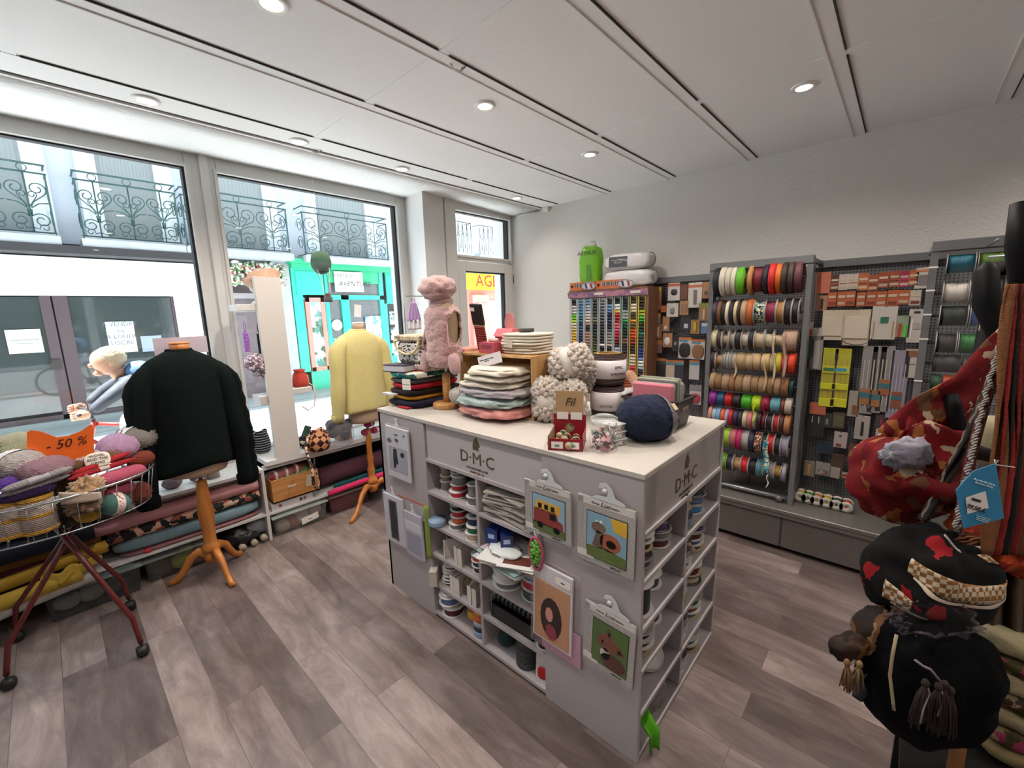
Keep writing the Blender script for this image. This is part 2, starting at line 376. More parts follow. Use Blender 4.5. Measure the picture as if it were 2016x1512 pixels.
# exterior outside our own facade keeps the sun off the panes
FR = M('#d8d6d3', .35, name='window_frame_pvc'); SEAL = M('#17191b', .6, name='rubber_seal')
def window(n, x0, x1, z0, z1, g0, g1, gz0, gz1, y):
    w = struct('window_%d' % n, MB().bx(x0, g0, y-.03, y+.05, z0, z1).bx(g1, x1, y-.03, y+.05, z0, z1).bx(g0, g1, y-.03, y+.05, gz1, z1).bx(g0, g1, y-.03, y+.05, z0, gz0), FR, bev=.006)
    b = .012
    obj('bead', MB().bx(g0-.02, g0, y-.045, y-.03, gz0-.02, gz1+.02).bx(g1, g1+.02, y-.045, y-.03, gz0-.02, gz1+.02).bx(g0, g1, y-.045, y-.03, gz1, gz1+.02).bx(g0, g1, y-.045, y-.03, gz0-.02, gz0), FR, w)
    obj('seal', MB().bx(g0, g0+.006, y-.01, y+.04, gz0, gz1).bx(g1-.014, g1, y-.01, y+.05, gz0, gz1).bx(g0, g1, y-.01, y+.04, gz1-.01, gz1), SEAL, w)
    obj('glass', MB().bx(g0, g1, y+.012, y+.018, gz0, gz1), pane(), w)
    return w
window(1, -2.6, .885, .5, 2.755, -2.48, .795, .62, 2.645, WY)
window(2, .915, 2.535, .5, 2.75, .978, 2.425, .62, 2.64, WY)
struct('trim_5', MB().bx(.875, .925, WY-.06, WY+.03, .5, 2.755), FR, bev=.004)
window(3, 2.70, WX, 2.14, 2.70, 2.825, 3.605, 2.185, 2.60, DY)
door = struct('door_1', MB().bx(2.83, 2.94, DY-.04, DY+.03, .02, 2.13).bx(3.52, 3.63, DY-.04, DY+.03, .02, 2.13).bx(2.94, 3.52, DY-.04, DY+.03, 2.035, 2.13).bx(2.94, 3.52, DY-.04, DY+.03, .02, .35), FR, bev=.005)
obj('glass', MB().bx(2.94, 3.52, DY-.004, DY+.002, .35, 2.035), pane(), door)
obj('seal', MB().bx(3.505, 3.52, DY-.02, DY+.03, .35, 2.035).bx(2.94, 3.52, DY-.02, DY+.03, 2.022, 2.035), SEAL, door)
obj('hinge', MB().lathe([(.008, 0), (.008, .09)], (3.638, DY-.045, 1.93), seg=8), M('#6d6a66', .4, .8), door)
obj('hinge', MB().lathe([(.008, 0), (.008, .09)], (3.638, DY-.045, .4), seg=8), M('#6d6a66', .4, .8), door)
struct('trim_6', MB().bx(2.70, 2.83, DY-.05, DY+.05, 0, 2.70).bx(3.63, WX, DY-.05, DY+.05, 0, 2.14), FR, bev=.005)
# cable conduit along the right wall at the ceiling
cd = obj('cable_conduit', MB().tube([(WX-.012, 3.2, 2.635), (WX-.012, 2.9, 2.637)], .008), M('#dcdad6', .5)); tag(cd, 'thin white conduit along the top of the right wall beside the door', 'conduit')
jb = obj('junction_box', MB().box((WX-.02, 2.80, 2.635), (.04, .07, .045), ch=.006), M('#e8e6e2', .4)); tag(jb, 'small white junction box in the corner where right wall meets ceiling', 'box')
# recessed downlights
DL = [(.483, 2.745, 'beside the windows, first from the left'), (1.186, 2.762, 'beside the windows, second from the left, by the small ceiling cable'), (1.902, 2.768, 'beside the windows, third from the left, before the pillar'), (3.123, 2.752, 'beside the windows, nearest the door'),
      (.67, 1.66, 'at the top edge of the photo, left of centre'), (1.68, 1.682, 'in the middle of the ceiling above the display counter'), (2.674, 1.684, 'between the counter and the thread cabinet'), (2.666, .466, 'above the grey ribbon rack'),
      (1.67, .46, None), (.67, .46, None), (.67, -1.2, None), (1.9, -1.2, None), (2.9, -.9, None), (-.9, .46, None), (-.9, -1.2, None)]  # entries without a place are unseen downlights added to brighten the room
rim = MB().lathe([(.034, -.004), (.036, -.009), (.052, -.008), (.056, -.001), (.056, .002)], seg=28)
disc = MB().lathe([(0, -.006), (.035, -.006)], seg=20)
rimm = rim.mesh('rim'); discm = disc.mesh('lamp')
for i, (x, y, w_) in enumerate(DL):
    z_ = CZ-.005 if (i < 4) else CZ
    t = thing('recessed_downlight', 'round white ceiling downlight '+(w_ or 'added out of view to brighten the room, %s' % ['nearest the racks', 'straight overhead', 'by the back left', 'at the back centre', 'at the back right', 'overhead left', 'far back left'][i-8]), 'ceiling light', (x, y, z_), 0, 'recessed ceiling downlights')
    obj('rim', rimm, M('#e9e7e3', .35), t); obj('lamp', discm, emit('#fff1dc', 22), t)
    l = bpy.data.lights.new('downlight', 'SPOT'); l.energy = LAMP_W*{3: .3, 6: .75, 5: .9}.get(i, 1); l.spot_size = R(150); l.spot_blend = 1; l.color = (1, .90, .80); l.shadow_soft_size = .03
    lo = bpy.data.objects.new('light', l); COL.objects.link(lo); lo.parent = t; lo.location = (0, 0, -.02)
# small ends of electric cable poking out of the ceiling
for (x, y, lb) in ((P(885, 122, z=2.66).x, P(885, 122, z=2.66).y, 'short stub of white cable at the ceiling seam near the middle'), (P(605, 294, z=2.66).x, 2.84, 'short stub of white cable at the ceiling edge above the windows')):
    tag(obj('cable_stub', MB().tube([(x, y, CZ-.001), (x+.02, y, CZ-.02), (x+.05, y-.01, CZ-.022), (x+.06, y-.03, CZ-.008), (x+.045, y-.02, CZ-.015)], .004), M('#e4e1dc', .5)), lb, 'cable')

# =====================================================================
# THE STREET
# =====================================================================
FY = 9.8
def fx(px, py): return P(px, py, y=FY)
struct('ground', MB().bx(-30, 40, 3.9, FY+1, -.12, -.06), M('#b2b6ba', .9, bump=('noise', 8, .3), var=(1.5, .05), name='street_paving'))
struct('ground.001', MB().bx(-30, 40, 3.75, 4.5, -.1, -.015), M('#a9a6a2', .9, var=(4, .08), name='pavement'))
struct('ground.002', MB().bx(-30, 40, FY-.75, FY+1, -.1, .0), M('#9aa3a6', .9, bump=('noise', 20, .4), var=(3, .12), name='far_pavement'))
# our own building above and beside the shop
struct('exterior_wall', MB().bx(-8, 12, WY+.22, WY+.4, 2.95, 9).bx(-8, -2.6, WY+.1, WY+.4, -.1, 3).bx(4.75, 12, WY-.2, WY+.4, -.1, 3), M('#d9d4ce', .9))
FAC = M('#bfc8d6', .9, var=(1.2, .03), bump=('noise', 30, .2), name='pale_render')
GREY = M('#8f989c', .8, name='shutter_paint'); STONE = M('#aab0b6', .95, bump=('noise', 14, 1), var=(6, .25), name='weathered_stone')
IRON = M('#1d4a4a', .5, name='green_ironwork')
bld = thing('apartment_building', 'pale rendered building across the street with four green iron balconies and grey shutters', 'building', (0, 0, 0))
obj('wall', MB().bx(-9, 7.6, FY, FY+.4, 2.86, 10).bx(-9, fx(396, 600).x, FY+.31, FY+.4, 0, 2.86), FAC, bld)
def spiral(cx, cz, r0, r1, a0, a1, y, n=20, s=1):
    return [(cx+s*(r0+(r1-r0)*i/n)*math.cos(a0+(a1-a0)*i/n), y, cz+(r0+(r1-r0)*i/n)*math.sin(a0+(a1-a0)*i/n)) for i in range(n+1)]
def motif(mb, cx, w, h, y):
    t = .0075
    mb.tube([(cx, y, 0), (cx, y, h)], .009, 4)
    for s in (-1, 1):
        q = w/2-.01
        mb.tube([(cx+s*.02, y, h*.40)]+spiral(cx+s*q*.5, h*.22, q*.5, .03, R(150), R(-330), y, 22, s), t, 4)
        mb.tube([(cx+s*.02, y, h*.44)]+[(cx+s*q*.25, y, h*.52)]+spiral(cx+s*q*.52, h*.74, q*.5, .03, R(-60), R(430), y, 22, s), t, 4)
        mb.tube([(cx+s*.01, y, h*.45)]+spiral(cx+s*q*.24, h*.64, q*.25, .02, R(-50), R(390), y, 14, s), t*.8, 4)
        mb.tube([(cx+s*.02, y, h*.42), (cx+s*q*.5, y, h*.5), (cx+s*q, y, h*.52)], t, 4)
        mb.tube([(cx, y, h*.1)]+spiral(cx+s*q*.6, h*.1, q*.28, .02, R(200), R(-180), y, 12, s), t*.8, 4)
def side_motif(mb, x, y0, y1, h):
    ym = (y0+y1)/2; q = (y1-y0)/2-.02
    for k in (0.3, .72):
        mb.tube([(x, ym+.9*q*math.cos(a)*(1-a/14), h*k+q*.9*math.sin(a)*(1-a/14)) for a in [i*.5 for i in range(20)]], .007, 4)
def railing(w, h=.84, nm=3):
    def f():
        mb = MB(); d = .38; y = -d
        for xx in (-w/2, w/2): mb.box((xx, y, h/2), (.022, .022, h)); side_motif(mb, xx, -d, 0, h); mb.tube([(xx, y, 0), (xx, 0, 0)], .009, 4); mb.tube([(xx, y, h), (xx, 0, h)], .01, 4); mb.tube([(xx, y, h+.12), (xx, 0, h+.12)], .013, 4)
        for zz, r in ((.02, .01), (h, .012), (h+.12, .014)): mb.tube([(-w/2-.02, y, zz), (w/2+.02, y, zz)], r, 4)
        for k in range(nm):
            cx = -w/2+w*(k+.5)/nm; motif(mb, cx, w/nm, h, y)
        for k in range(nm): mb.tube([(-w/2+w*(k+.5)/nm+.05*math.cos(a), y, h+.06+.05*math.sin(a)) for a in [i*math.pi/6 for i in range(12)]], .006, 4, closed=True)
        return mb
    return cached(('railing', round(w, 2)), f)
bz = 2.93
def xat(px, py, y): return P(px, py, y=y).x
bals = [(-.95, xat(98, 400, FY-.38)), (xat(152, 390, FY-.38), xat(345, 400, FY-.38)), (xat(362, 430, FY-.38), xat(565, 450, FY-.38)), (xat(598, 460, FY-.38), xat(762, 480, FY-.38))]
for a, b in bals:
    w = b-a; cx = (a+b)/2
    obj('slab', MB().bx(a-.04, b+.04, FY-.48, FY, bz-.16, bz-.03).bx(a, b, FY-.44, FY, bz-.03, bz), STONE, bld)
    rl = obj('railing', railing(w), IRON, bld, (cx, FY, bz))
    sw = w*.60; c2 = cx+.06
    sh = MB().bx(c2-sw/2, c2+sw/2, FY-.02, FY+.02, bz, bz+2.6)
    for k in range(16): sh.bx(c2-sw/2+sw*k/16+.004, c2-sw/2+sw*k/16+.008, FY-.024, FY-.02, bz, bz+2.6)
    obj('shutter', sh, GREY, bld)
    obj('jamb', MB().bx(c2-sw/2-.24, c2-sw/2, FY-.07, FY, bz, bz+2.8).bx(c2+sw/2, c2+sw/2+.24, FY-.07, FY, bz, bz+2.8).bx(c2-sw/2-.15, c2-sw/2-.08, FY-.1, FY-.07, bz, bz+2.8).bx(c2+sw/2+.08, c2+sw/2+.15, FY-.1, FY-.07, bz, bz+2.8), M('#e4ebf2', .8), bld)
# ground floor, left shop
xl = fx(396, 600).x
obj('gutter_ledge', MB().bx(-9, xl, FY-.5, FY, 2.66, 2.78), M('#2c2c30', .6), bld)
obj('fascia_band', MB().bx(-9, xl, FY-.10, FY+.1, 2.06, 2.64), M('#f3f7f6', .8), bld)
DARKG = M('#394244', .04, spec=1.0, name='dark_shop_glass'); BRN = M('#4b3d43', .5, name='brown_frame')
shop = thing('vacant_shopfront', 'vacant dark glazed shop across the street with brown frames and paper notices', 'shopfront', (0, 0, 0))
obj('back_panel', MB().bx(-9, xl-.02, FY+.06, FY+.3, 0, 2.06), M('#2d3335', .9), shop)
g = [(-.69, .02, .25), (.32, 1.62, .2), (-1.9, -.82, .25)]
for a, b, z0 in g: obj('glass', MB().bx(a, b, FY+.0, FY+.02, z0, 2.04), DARKG, shop)
mb = MB()
for a, b in ((-.84, -.69), (.02, .14), (.16, .32), (1.62, 1.66)): mb.bx(a, b, FY-.03, FY+.05, 0, 2.06)
mb.bx(-1.9, 1.64, FY-.03, FY+.05, .0, .2)
obj('frame', mb, BRN, shop); obj('door_handle', MB().box((.06, FY-.05, 1.0), (.1, .03, .16)), M('#2e2628', .4), shop)
obj('pier', MB().bx(1.66, xl, FY-.06, FY+.2, 0, 2.06), M('#f4f8fa', .85), shop)
obj('sill', MB().bx(-9, xl, FY-.12, FY+.1, 0, .12), M('#8f9a9c', .9), shop)
def paper(px0, py0, px1, py1, name, lb, m=None, y=FY-.02):
    a = P(px0, py0, y=y); b = P(px1, py1, y=y); t = thing(name, lb, 'notice', ((a.x+b.x)/2, y, (a.z+b.z)/2))
    obj('sheet', MB().box((0, 0, 0), (b.x-a.x, .006, a.z-b.z)), m or M('#e4f1f2', .7), t); return t
t = paper(206, 634, 272, 692, 'sale_notice', 'white handwritten notice A VENDRE ou A LOUER LOCAL taped in the vacant shop window'); letters('vendre', M('#5a6a72', .8), t, (0, -.006, .06), scale=(.72, 1, .8)); letters('tel', M('#5a6a72', .8), t, (0, -.006, -.26), scale=(.72, 1, .8))
t = paper(8, 650, 88, 693, 'paper_notice', 'pale framed paper notice on the left glass of the vacant shop', M('#f1f0d9', .7)); obj('text_lines', MB().box((0, -.006, .02), (.3, .004, .018)).box((0, -.006, -.03), (.16, .004, .014)), M('#8f9a9a', .8), t)
t = paper(276, 662, 322, 690, 'paper_notice', 'bluish blank sheet behind glass beside the handwritten notice', M('#8fa0b4', .7))
# middle doorway with flowers
mid = thing('doorway', 'old grey stone doorway with brown door between the vacant shop and the green shop', 'doorway', (0, 0, 0))
xg = fx(575, 600).x
obj('stone_wall', MB().bx(xl, xl+.22, FY-.04, FY+.3, 0, 2.78).bx(xg-.36, xg-.02, FY-.1, FY+.3, 0, 2.78).bx(xl, xg, FY-.02, FY+.3, 2.3, 2.80), STONE, mid)
obj('lintel', MB().bx(xl+.15, xg-.3, FY-.14, FY, 2.02, 2.12), M('#8d8a90', .8), mid)
obj('door', MB().bx(xl+.22, xg-.36, FY+.1, FY+.16, 0, 2.3).bx(xl+.4, xl+.75, FY+.07, FY+.1, .3, 1.7).bx(xl+.95, xg-.5, FY+.07, FY+.1, .3, 1.7), M('#6b6066', .7), mid)
tag(obj('flower_garland', (lambda mb: [mb.blob((xl+.15+random.random()*1.35, FY-.18+random.random()*.1, 2.3+random.random()*.42), (.06, .02, .05), seg=(6, 4), rot=(random.random()*3, random.random()*3, random.random()*3)) for _ in range(260)] and mb)(MB()), pat('cells', ['#e4e7e2', '#6f9e6a', '#d7dfd6', '#4c7f4a', '#c8ccc0', '#b0605a', '#e7e2de', '#8aa888'], 22)), 'pale flowering plant massed over the old doorway', 'plant', kind='stuff')
# green shop
gs = thing('green_shopfront', 'bright turquoise green wooden shopfront with posters and a white handwritten sign', 'shopfront', (0, 0, 0))
TQ = M('#2fc4a6', .5, name='turquoise_paint'); GR = M('#2fae82', .5, name='green_paint')
xr = 7.3; y0 = FY-.12
def X(px): return fx(px, 600).x
obj('back_panel', MB().bx(xg, xr, FY+.05, FY+.3, -.1, 2.75), M('#454a4e', .8), gs)
obj('cornice', MB().bx(xg-.08, xr, FY-.34, FY, 2.74, 2.84).bx(xg-.02, xr, FY-.26, FY, 2.66, 2.74), GR, gs)
obj('fascia', MB().bx(X(645), X(745), y0, FY, 2.38, 2.66), GR, gs)
obj('pilaster', MB().bx(xg, X(640)-.02, y0, FY, 2.04, 2.66).bx(xg+.08, X(636), y0-.02, y0, 2.1, 2.6), TQ, gs)
obj('pilaster', MB().bx(X(752), xr, y0, FY, 1.9, 2.66).bx(X(758), xr-.1, y0-.02, y0, 1.98, 2.6), TQ, gs)
obj('frame', MB().bx(xg, X(594), y0, FY, 0, 2.04).bx(X(636), X(644), y0, FY, 0, 2.66).bx(X(668), X(683), y0, FY, 0, 2.1).bx(X(744), X(757), y0, FY, 0, 2.66).bx(X(594), X(757), y0, FY, 2.0, 2.1).bx(xg, X(640), y0, FY, -.1, .42).bx(X(683), X(757), y0, FY, -.1, .5).bx(X(757), xr, y0, FY, -.1, .9).bx(X(640), X(683), y0, FY, -.1, .35), TQ, gs)
pk = MB(); a, b = X(596)+.0, X(634)
pk.bx(a, a+.09, y0-.03, y0+.04, .42, 2.04).bx(b-.09, b, y0-.03, y0+.04, .42, 2.04).bx(a, b, y0-.03, y0+.04, 1.95, 2.04).bx(a, b, y0-.03, y0+.04, .42, .51)
obj('pink_frame', pk, M('#f08a80', .5), gs)
obj('photo_panel', MB().bx(a+.09, b-.09, y0+.0, y0+.02, .51, 1.95), pat('cells', ['#e9f4f6', '#8fc6d8', '#5c8f84', '#c9dfe4', '#4a6a5a', '#f6fafa'], 9), gs)
obj('poster', MB().bx(X(645), X(667), y0+.03, y0+.05, .5, 1.12), pat('blotch', ['#1f8fe0', '#3fb4ee', '#e8f6fb', '#7fcfe8'], 5, thr=[0, .42, .52, .62]), gs)
obj('poster', MB().bx(X(712), X(743), y0+.0, y0+.02, 1.02, 1.6), pat('cells', ['#e9f8fb', '#b6dff0', '#6c9fc2', '#f6fcfd'], 11), gs)
obj('round_sticker', MB().lathe([(0, 0), (.13, 0), (.13, .01), (0, .01)], (X(656), y0+.02, 1.42), 'Y', 16), M('#d5e4d4', .6), gs)
for z in (1.38, .98, .58): obj('photo_print', MB().bx(X(760), X(778), y0-.03, y0, z, z+.32), pat('cells', ['#f2f8f8', '#7f9aa0', '#c8dadc', '#46565a', '#ffffff'], 14), gs)
obj('glass', MB().bx(X(683), X(744), y0+.06, y0+.08, .5, 2.0).bx(X(644), X(668), y0+.06, y0+.08, .35, 2.0).bx(X(640), X(744), y0+.06, y0+.08, 2.1, 2.38), M('#596066', .05, spec=1), gs)
a = P(657, 534, y=y0-.05); b = P(716, 575, y=y0-.05)
sb = obj('sign_board', MB().bx(a.x, b.x, y0-.06, y0-.03, b.z, a.z), M('#fbfdfd', .5), gs)
c = (a+b)/2
letters('pyr', M('#70747a', .8), sb, (c.x-.15, y0-.064, c.z+.13)); letters('avent', M('#33373c', .8), sb, (c.x+.12, y0-.064, c.z-.05))
# pink agency farther down, seen through the door
ag = thing('agency_building', 'pink rendered agency with yellow sign band seen through the glass door', 'building', (0, 0, 0))
a = P(905, 537, y=FY); b = P(975, 572, y=FY)
obj('wall', MB().bx(7.6, 14, FY, FY+.3, -.2, a.z+.25), M('#e79a90', .85), ag)
obj('upper_wall', MB().bx(7.6, 14, FY-.02, FY+.35, a.z+.25, 10), M('#f2f5fa', .85), ag)
sgn = obj('sign_band', MB().bx(a.x-.6, b.x+2, FY-.22, FY-.1, b.z, a.z), M('#f7e81a', .5), ag)
q = P(963, 556, y=FY-.24); letters('agence', M('#b81c34', .6), sgn, (q.x+.42, FY-.235, (a.z+b.z)/2))
obj('awning_slats', MB().bx(a.x-.6, b.x+2, FY-.2, FY-.05, a.z, a.z+.14), M('#7a7a86', .7), ag)
p1 = P(925, 600, y=FY); p2 = P(957, 600, y=FY); pl = obj('pilaster', MB().bx(p1.x, p2.x, FY-.14, FY, -.1, b.z-.15).bx(p1.x+.08, p2.x-.08, FY-.17, FY-.14, .1, b.z-.4), M('#f0a096', .8), ag)
obj('dark_window', MB().bx(p2.x, p2.x+.9, FY-.03, FY-.01, .1, b.z-.3), M('#c5ced6', .3), ag)
q = P(948, 626, y=FY-.2); letters('entrez', M('#fff6f2', .6), pl, (q.x, FY-.18, q.z))
for px in (893, 943):
    a = P(px, 445, y=FY-.3).x; b = P(px+34, 452, y=FY-.3).x
    def fl(w=b-a):
        mb = MB()
        for zz in (0, .82): mb.tube([(0, 0, zz), (w, 0, zz)], .012, 4)
        for k in range(5):
            u = w*k/4; mb.tube([(u, 0, 0), (u, 0, .82)], .01, 4)
            if k < 4: mb.tube([(u, 0, .82), (u+w/8, 0, .1), (u+w/4, 0, .82)], .007, 4); mb.tube([(u+w/8+.07*math.cos(i), 0, .5+.07*math.sin(i)) for i in range(7)], .006, 4)
        mb.tube([(0, 0, .82), (0, .3, .82)], .01, 4); mb.tube([(w, 0, .82), (w, .3, .82)], .01, 4); return mb
    obj('railing', fl(), IRON, ag, (a, FY-.3, 3.33)); obj('slab', MB().bx(a-.05, b+.05, FY-.35, FY, 3.22, 3.33), STONE, ag)
# =====================================================================
# SHARED BUILDERS
# =====================================================================
LAB = M('#e9e4dc', .6, name='paper_label'); CARD = M('#b98c5f', .8, name='card'); CHROME = M('#b9bcc0', .25, .9, name='chrome')
BEECH = wood('#b87a3c', '#d39a58', .35, axis='Z'); ORANGEWOOD = wood('#a9632a', '#c57f3c', .3, axis='Z'); PINE = wood('#b98a52', '#d8b07a', .6)
MEL = M('#cfcdcb', .4, name='white_melamine')
def yarnmat(col, s=75, b=.75): return M(col, .95, bump=('wave', s, b), var=(40, .12), sheen=.06, name='yarn')
def wool(col, s=120): return M(col, .95, bump=('knit', s, .7), var=(25, .1), sheen=.3, name='knitwear')
def cloth(col, v=.06): return M(col, .9, bump=('noise', 250, .25), var=(9, v), sheen=.05, spec=.25, name='cloth')
def yarn_ball(lb, loc, r, col, rot=(0, 0, 0), band=None, sq=(1, 1, .8), ridges=18, amp=.06, group=None, name='yarn_ball', m=None, cat='yarn', seg=(88, 16)):
    t = thing(name, lb, cat, loc, group=group, rot=rot)
    rx, ry, rz = r*sq[0], r*sq[1], r*sq[2]
    obj('yarn', MB().blob((0, 0, 0), (rx, ry, rz), 2.15, amp, 4, seed=random.randint(0, 99), seg=seg, fn=lambda d, ph, th: 1+.045*math.sin(ridges*(ph+1.0*d.z))*math.sin(th)), m or yarnmat(col), t)
    if band:
        bm = MB()
        w_ = .3; n = 28
        vs = []
        bm.grid(lambda u, v: (rx*1.045*math.cos(2*math.pi*u)*math.sqrt(1-((v-.5)*w_*2*.5)**2), (v-.5)*w_*2*ry*.95, rz*1.045*math.sin(2*math.pi*u)), n, 2, wrap=True)
        obj('paper_band', bm, M(band, .6) if isinstance(band, str) else band, t)
    return t
def skein(lb, a, b, r, col, band='#e8e2da', name='yarn_skein', ends=True, group=None, m=None, flat=.8, bandw=.22):
    a, b = Vector(a), Vector(b); t = thing(name, lb, 'yarn', (a+b)/2, group=group); h = (b-a)/2; n = 12
    mb = MB(); rad = [r*(1-.75*abs(2*i/n-1)**6) for i in range(n+1)]
    mb.tube([-h+h*2*i/n for i in range(n+1)], rad, 14, flat=flat); obj('yarn', mb, m or yarnmat(col, 70), t)
    if band: obj('paper_band', MB().tube([-h*bandw, h*bandw], r*1.04, 18, flat=flat, caps=False), M(band, .6), t)
    return t
def roll(lb, a, b, r, m, core='#b9a58a', group=None, name='fabric_roll', lump=.06):
    a, b = Vector(a), Vector(b); t = thing(name, lb, 'fabric', (a+b)/2, group=group); h = (b-a)/2; n = 14; sd = random.random()*9
    mb = MB(); mb.tube([-h+h*2*i/n for i in range(n+1)], [r*(1+lump*noise.noise(Vector((i*.7, sd, 0)))) for i in range(n+1)], 18); obj('cloth', mb, m, t)
    for s in (-1, 1):
        obj('cardboard_core', MB().tube([h*s*.99, h*s*1.012], r*.28, 12), M(core, .9), t)
    return t
def bolt(lb, loc, size, m, rz=0, group=None, name='folded_fabric', n=5, cat='fabric', layers=3, amp=.05):
    "folded length of cloth: rounded stack with visible fold layers"
    t = thing(name, lb, cat, loc, rz, group)
    sx, sy, sz = size[0]/2, size[1]/2, size[2]/2
    def fn(d, ph, th): return 1+.02*math.sin(d.z*layers*4)
    obj('cloth', MB().blob((0, 0, sz), (sx, sy, sz), n, amp, 3, seed=random.randint(0, 99), seg=(36, 12), fn=fn), m, t); return t
def paperband(t, size, m=LAB, loc=(0, 0, 0), name='label'):
    return obj(name, MB().box(loc, size), m, t)
def storage_box(lb, loc, size, rz=0, body=None, lid='#a9b4b4', group=None, fill=None):
    t = thing('storage_box', lb, 'storage box', loc, rz, group); w, d, h = size
    bm = MB(); k = .93
    bm.add([(-w/2*k, -d/2*k, 0), (w/2*k, -d/2*k, 0), (w/2*k, d/2*k, 0), (-w/2*k, d/2*k, 0), (-w/2, -d/2, h), (w/2, -d/2, h), (w/2, d/2, h), (-w/2, d/2, h)], [(0, 3, 2, 1), (0, 1, 5, 4), (1, 2, 6, 5), (2, 3, 7, 6), (3, 0, 4, 7)])
    obj('tub', bm, body or film('#aeb8b8', .22), t, bev=.01)
    obj('lid', MB().box((0, 0, h+.008), (w+.02, d+.02, .016), ch=.005).box((0, 0, h+.02), (w-.06, d-.06, .012), ch=.004), film(lid, .5), t)
    return t
# =====================================================================
# UNDER THE WINDOWS
# =====================================================================
sy = 3.31
un = thing('shelving_unit', 'low white shelving unit running under the left window, filled with fabric rolls', 'shelving', (0, 0, 0))
mb = MB().bx(-2.6, .925, sy, 3.66, .527, .547); obj('top_board', mb, MEL, un)
obj('mid_shelf', MB().bx(-.05, .905, sy+.005, 3.65, .192, .210), MEL, un)
obj('side_panel', MB().bx(.905, .925, sy, 3.66, 0, .527), MEL, un); obj('side_panel', MB().bx(-1.2, -1.18, sy+.1, 3.66, 0, .527), MEL, un)
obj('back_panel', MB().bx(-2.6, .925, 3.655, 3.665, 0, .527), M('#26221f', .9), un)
ds = thing('display_bench', 'thick white bench board under the second window carrying the display column', 'shelving', (0, 0, 0))
obj('top_board', MB().bx(.945, 2.42, sy-.01, 3.665, .562, .600, ch=.003), MEL, ds)
obj('front_rail', MB().bx(.926, 2.42, sy+.02, sy+.04, .53, .562), MEL, ds)
obj('mid_shelf', MB().bx(.927, 2.42, sy+.012, 3.65, .185, .203), MEL, ds)
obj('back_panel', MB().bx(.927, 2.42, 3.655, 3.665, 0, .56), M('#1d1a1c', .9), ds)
obj('side_panel', MB().bx(2.40, 2.42, sy, 3.66, 0, .56), MEL, ds)
PK = cloth('#c58f94'); FLOR = pat('cells', ['#2a2c2e', '#d7a98c', '#1f2a2a', '#9a5a4c', '#c9b09a', '#2b2426', '#e0b7a0'], 24)
roll('thin beige fabric roll under the white window shelf top', (.10, 3.42, .492), (.88, 3.42, .492), .026, cloth('#b5aaa6'), group='fabric rolls under the left window')
roll('long dusty pink fabric roll below the white shelf top', (.02, 3.37, .43), (.885, 3.37, .44), .045, PK, group='fabric rolls under the left window')
roll('second pale pink fabric roll at the back of the shelf', (.3, 3.47, .435), (.89, 3.46, .445), .045, cloth('#c9a0a0'), group='fabric rolls under the left window')
roll('dark floral printed fabric roll with peach flowers', (.08, 3.36, .35), (.885, 3.36, .362), .034, FLOR, group='fabric rolls under the left window')
bolt('light blue grey folded fabric roll below the floral one', (.49, 3.42, .235), (.80, .19, .085), cloth('#7f9aa6', .12), group='fabric rolls under the left window', n=4)
bolt('thin rust pink fabric lying flat under the blue one', (.5, 3.41, .212), (.76, .18, .022), cloth('#94666a'), group='fabric rolls under the left window', n=4)
tag(obj('thread_cone', MB().lathe([(.0, 0), (.018, 0), (.016, .022), (0, .022)], (.24, 3.335, .211)), M('#d83a3a', .6)), 'tiny red spool on the lower shelf edge', 'spool')
# left group of rolls behind the basket trolley
for lb, a, b, r, m in [('dark navy fabric roll under the basket trolley', (-.9, 3.30, .465), (.03, 3.34, .45), .055, cloth('#141b26')),
    ('dark mustard brown fabric roll with visible end', (-.9, 3.36, .38), (.05, 3.38, .39), .045, cloth('#6a4a1c')),
    ('dark red fabric roll behind the trolley legs', (-.9, 3.31, .33), (-.02, 3.36, .33), .03, cloth('#4a1820')),
    ('mustard yellow fabric roll stacked low behind the trolley', (-.9, 3.26, .265), (.07, 3.34, .33), .035, cloth('#a6842f')),
    ('olive yellow fabric roll at the bottom of the left pile', (-.9, 3.24, .20), (-.05, 3.27, .245), .04, cloth('#b0923a')),
    ('off white long fabric roll lowest of the left pile', (-.9, 3.22, .13), (.0, 3.28, .20), .028, cloth('#a7a29c'))]:
    roll(lb, a, b, r, m, group='fabric rolls behind the trolley')
tag(obj('draped_cloth', MB().grid(lambda u, v: (-.2+.24*u, 3.24-.01*v+.012*math.sin(u*14), .30+.03*u-.07*v*(1-.4*u)+.01*math.sin(u*17)), 20, 5), cloth('#b8993c'), solid=.004), 'crumpled loose mustard cloth edge draped over the rolls', 'fabric')
# storage boxes on the floor
b1 = storage_box('large clear storage box with white lid under the left fabric pile', (-.01, 3.44, 0), (.40, .30, .155), body=film('#4c5052', .5), lid='#98a5a8')
for x_, c_ in ((-.12, '#c9bfc4'), (-.02, '#c4beb8'), (.1, '#6d5f70')): obj('skein_inside', MB().blob((x_, -.08, .07), (.055, .04, .045), 2.4), yarnmat(c_), b1)
b2 = storage_box('grey storage box with clear lid holding lime green and pink yarn', (.39, 3.46, 0), (.36, .26, .14), body=film('#5a5654', .45), lid='#9aa09c')
for x_, z_, c_, r_ in ((.0, .06, '#b8cc3a', .05), (.10, .06, '#d0808a', .06), (-.10, .06, '#57504e', .06), (.04, .12, '#c4c46a', .035), (.12, .13, '#cf8f8f', .035)): obj('skein_inside', MB().blob((x_, -.07, z_), (r_, .05, r_*.9), 2.4), yarnmat(c_), b2)
t = thing('plastic_bag_bundle', 'black plastic wrapped bundle with grey ends on the floor by the divider', 'bag', (.76, 3.40, 0))
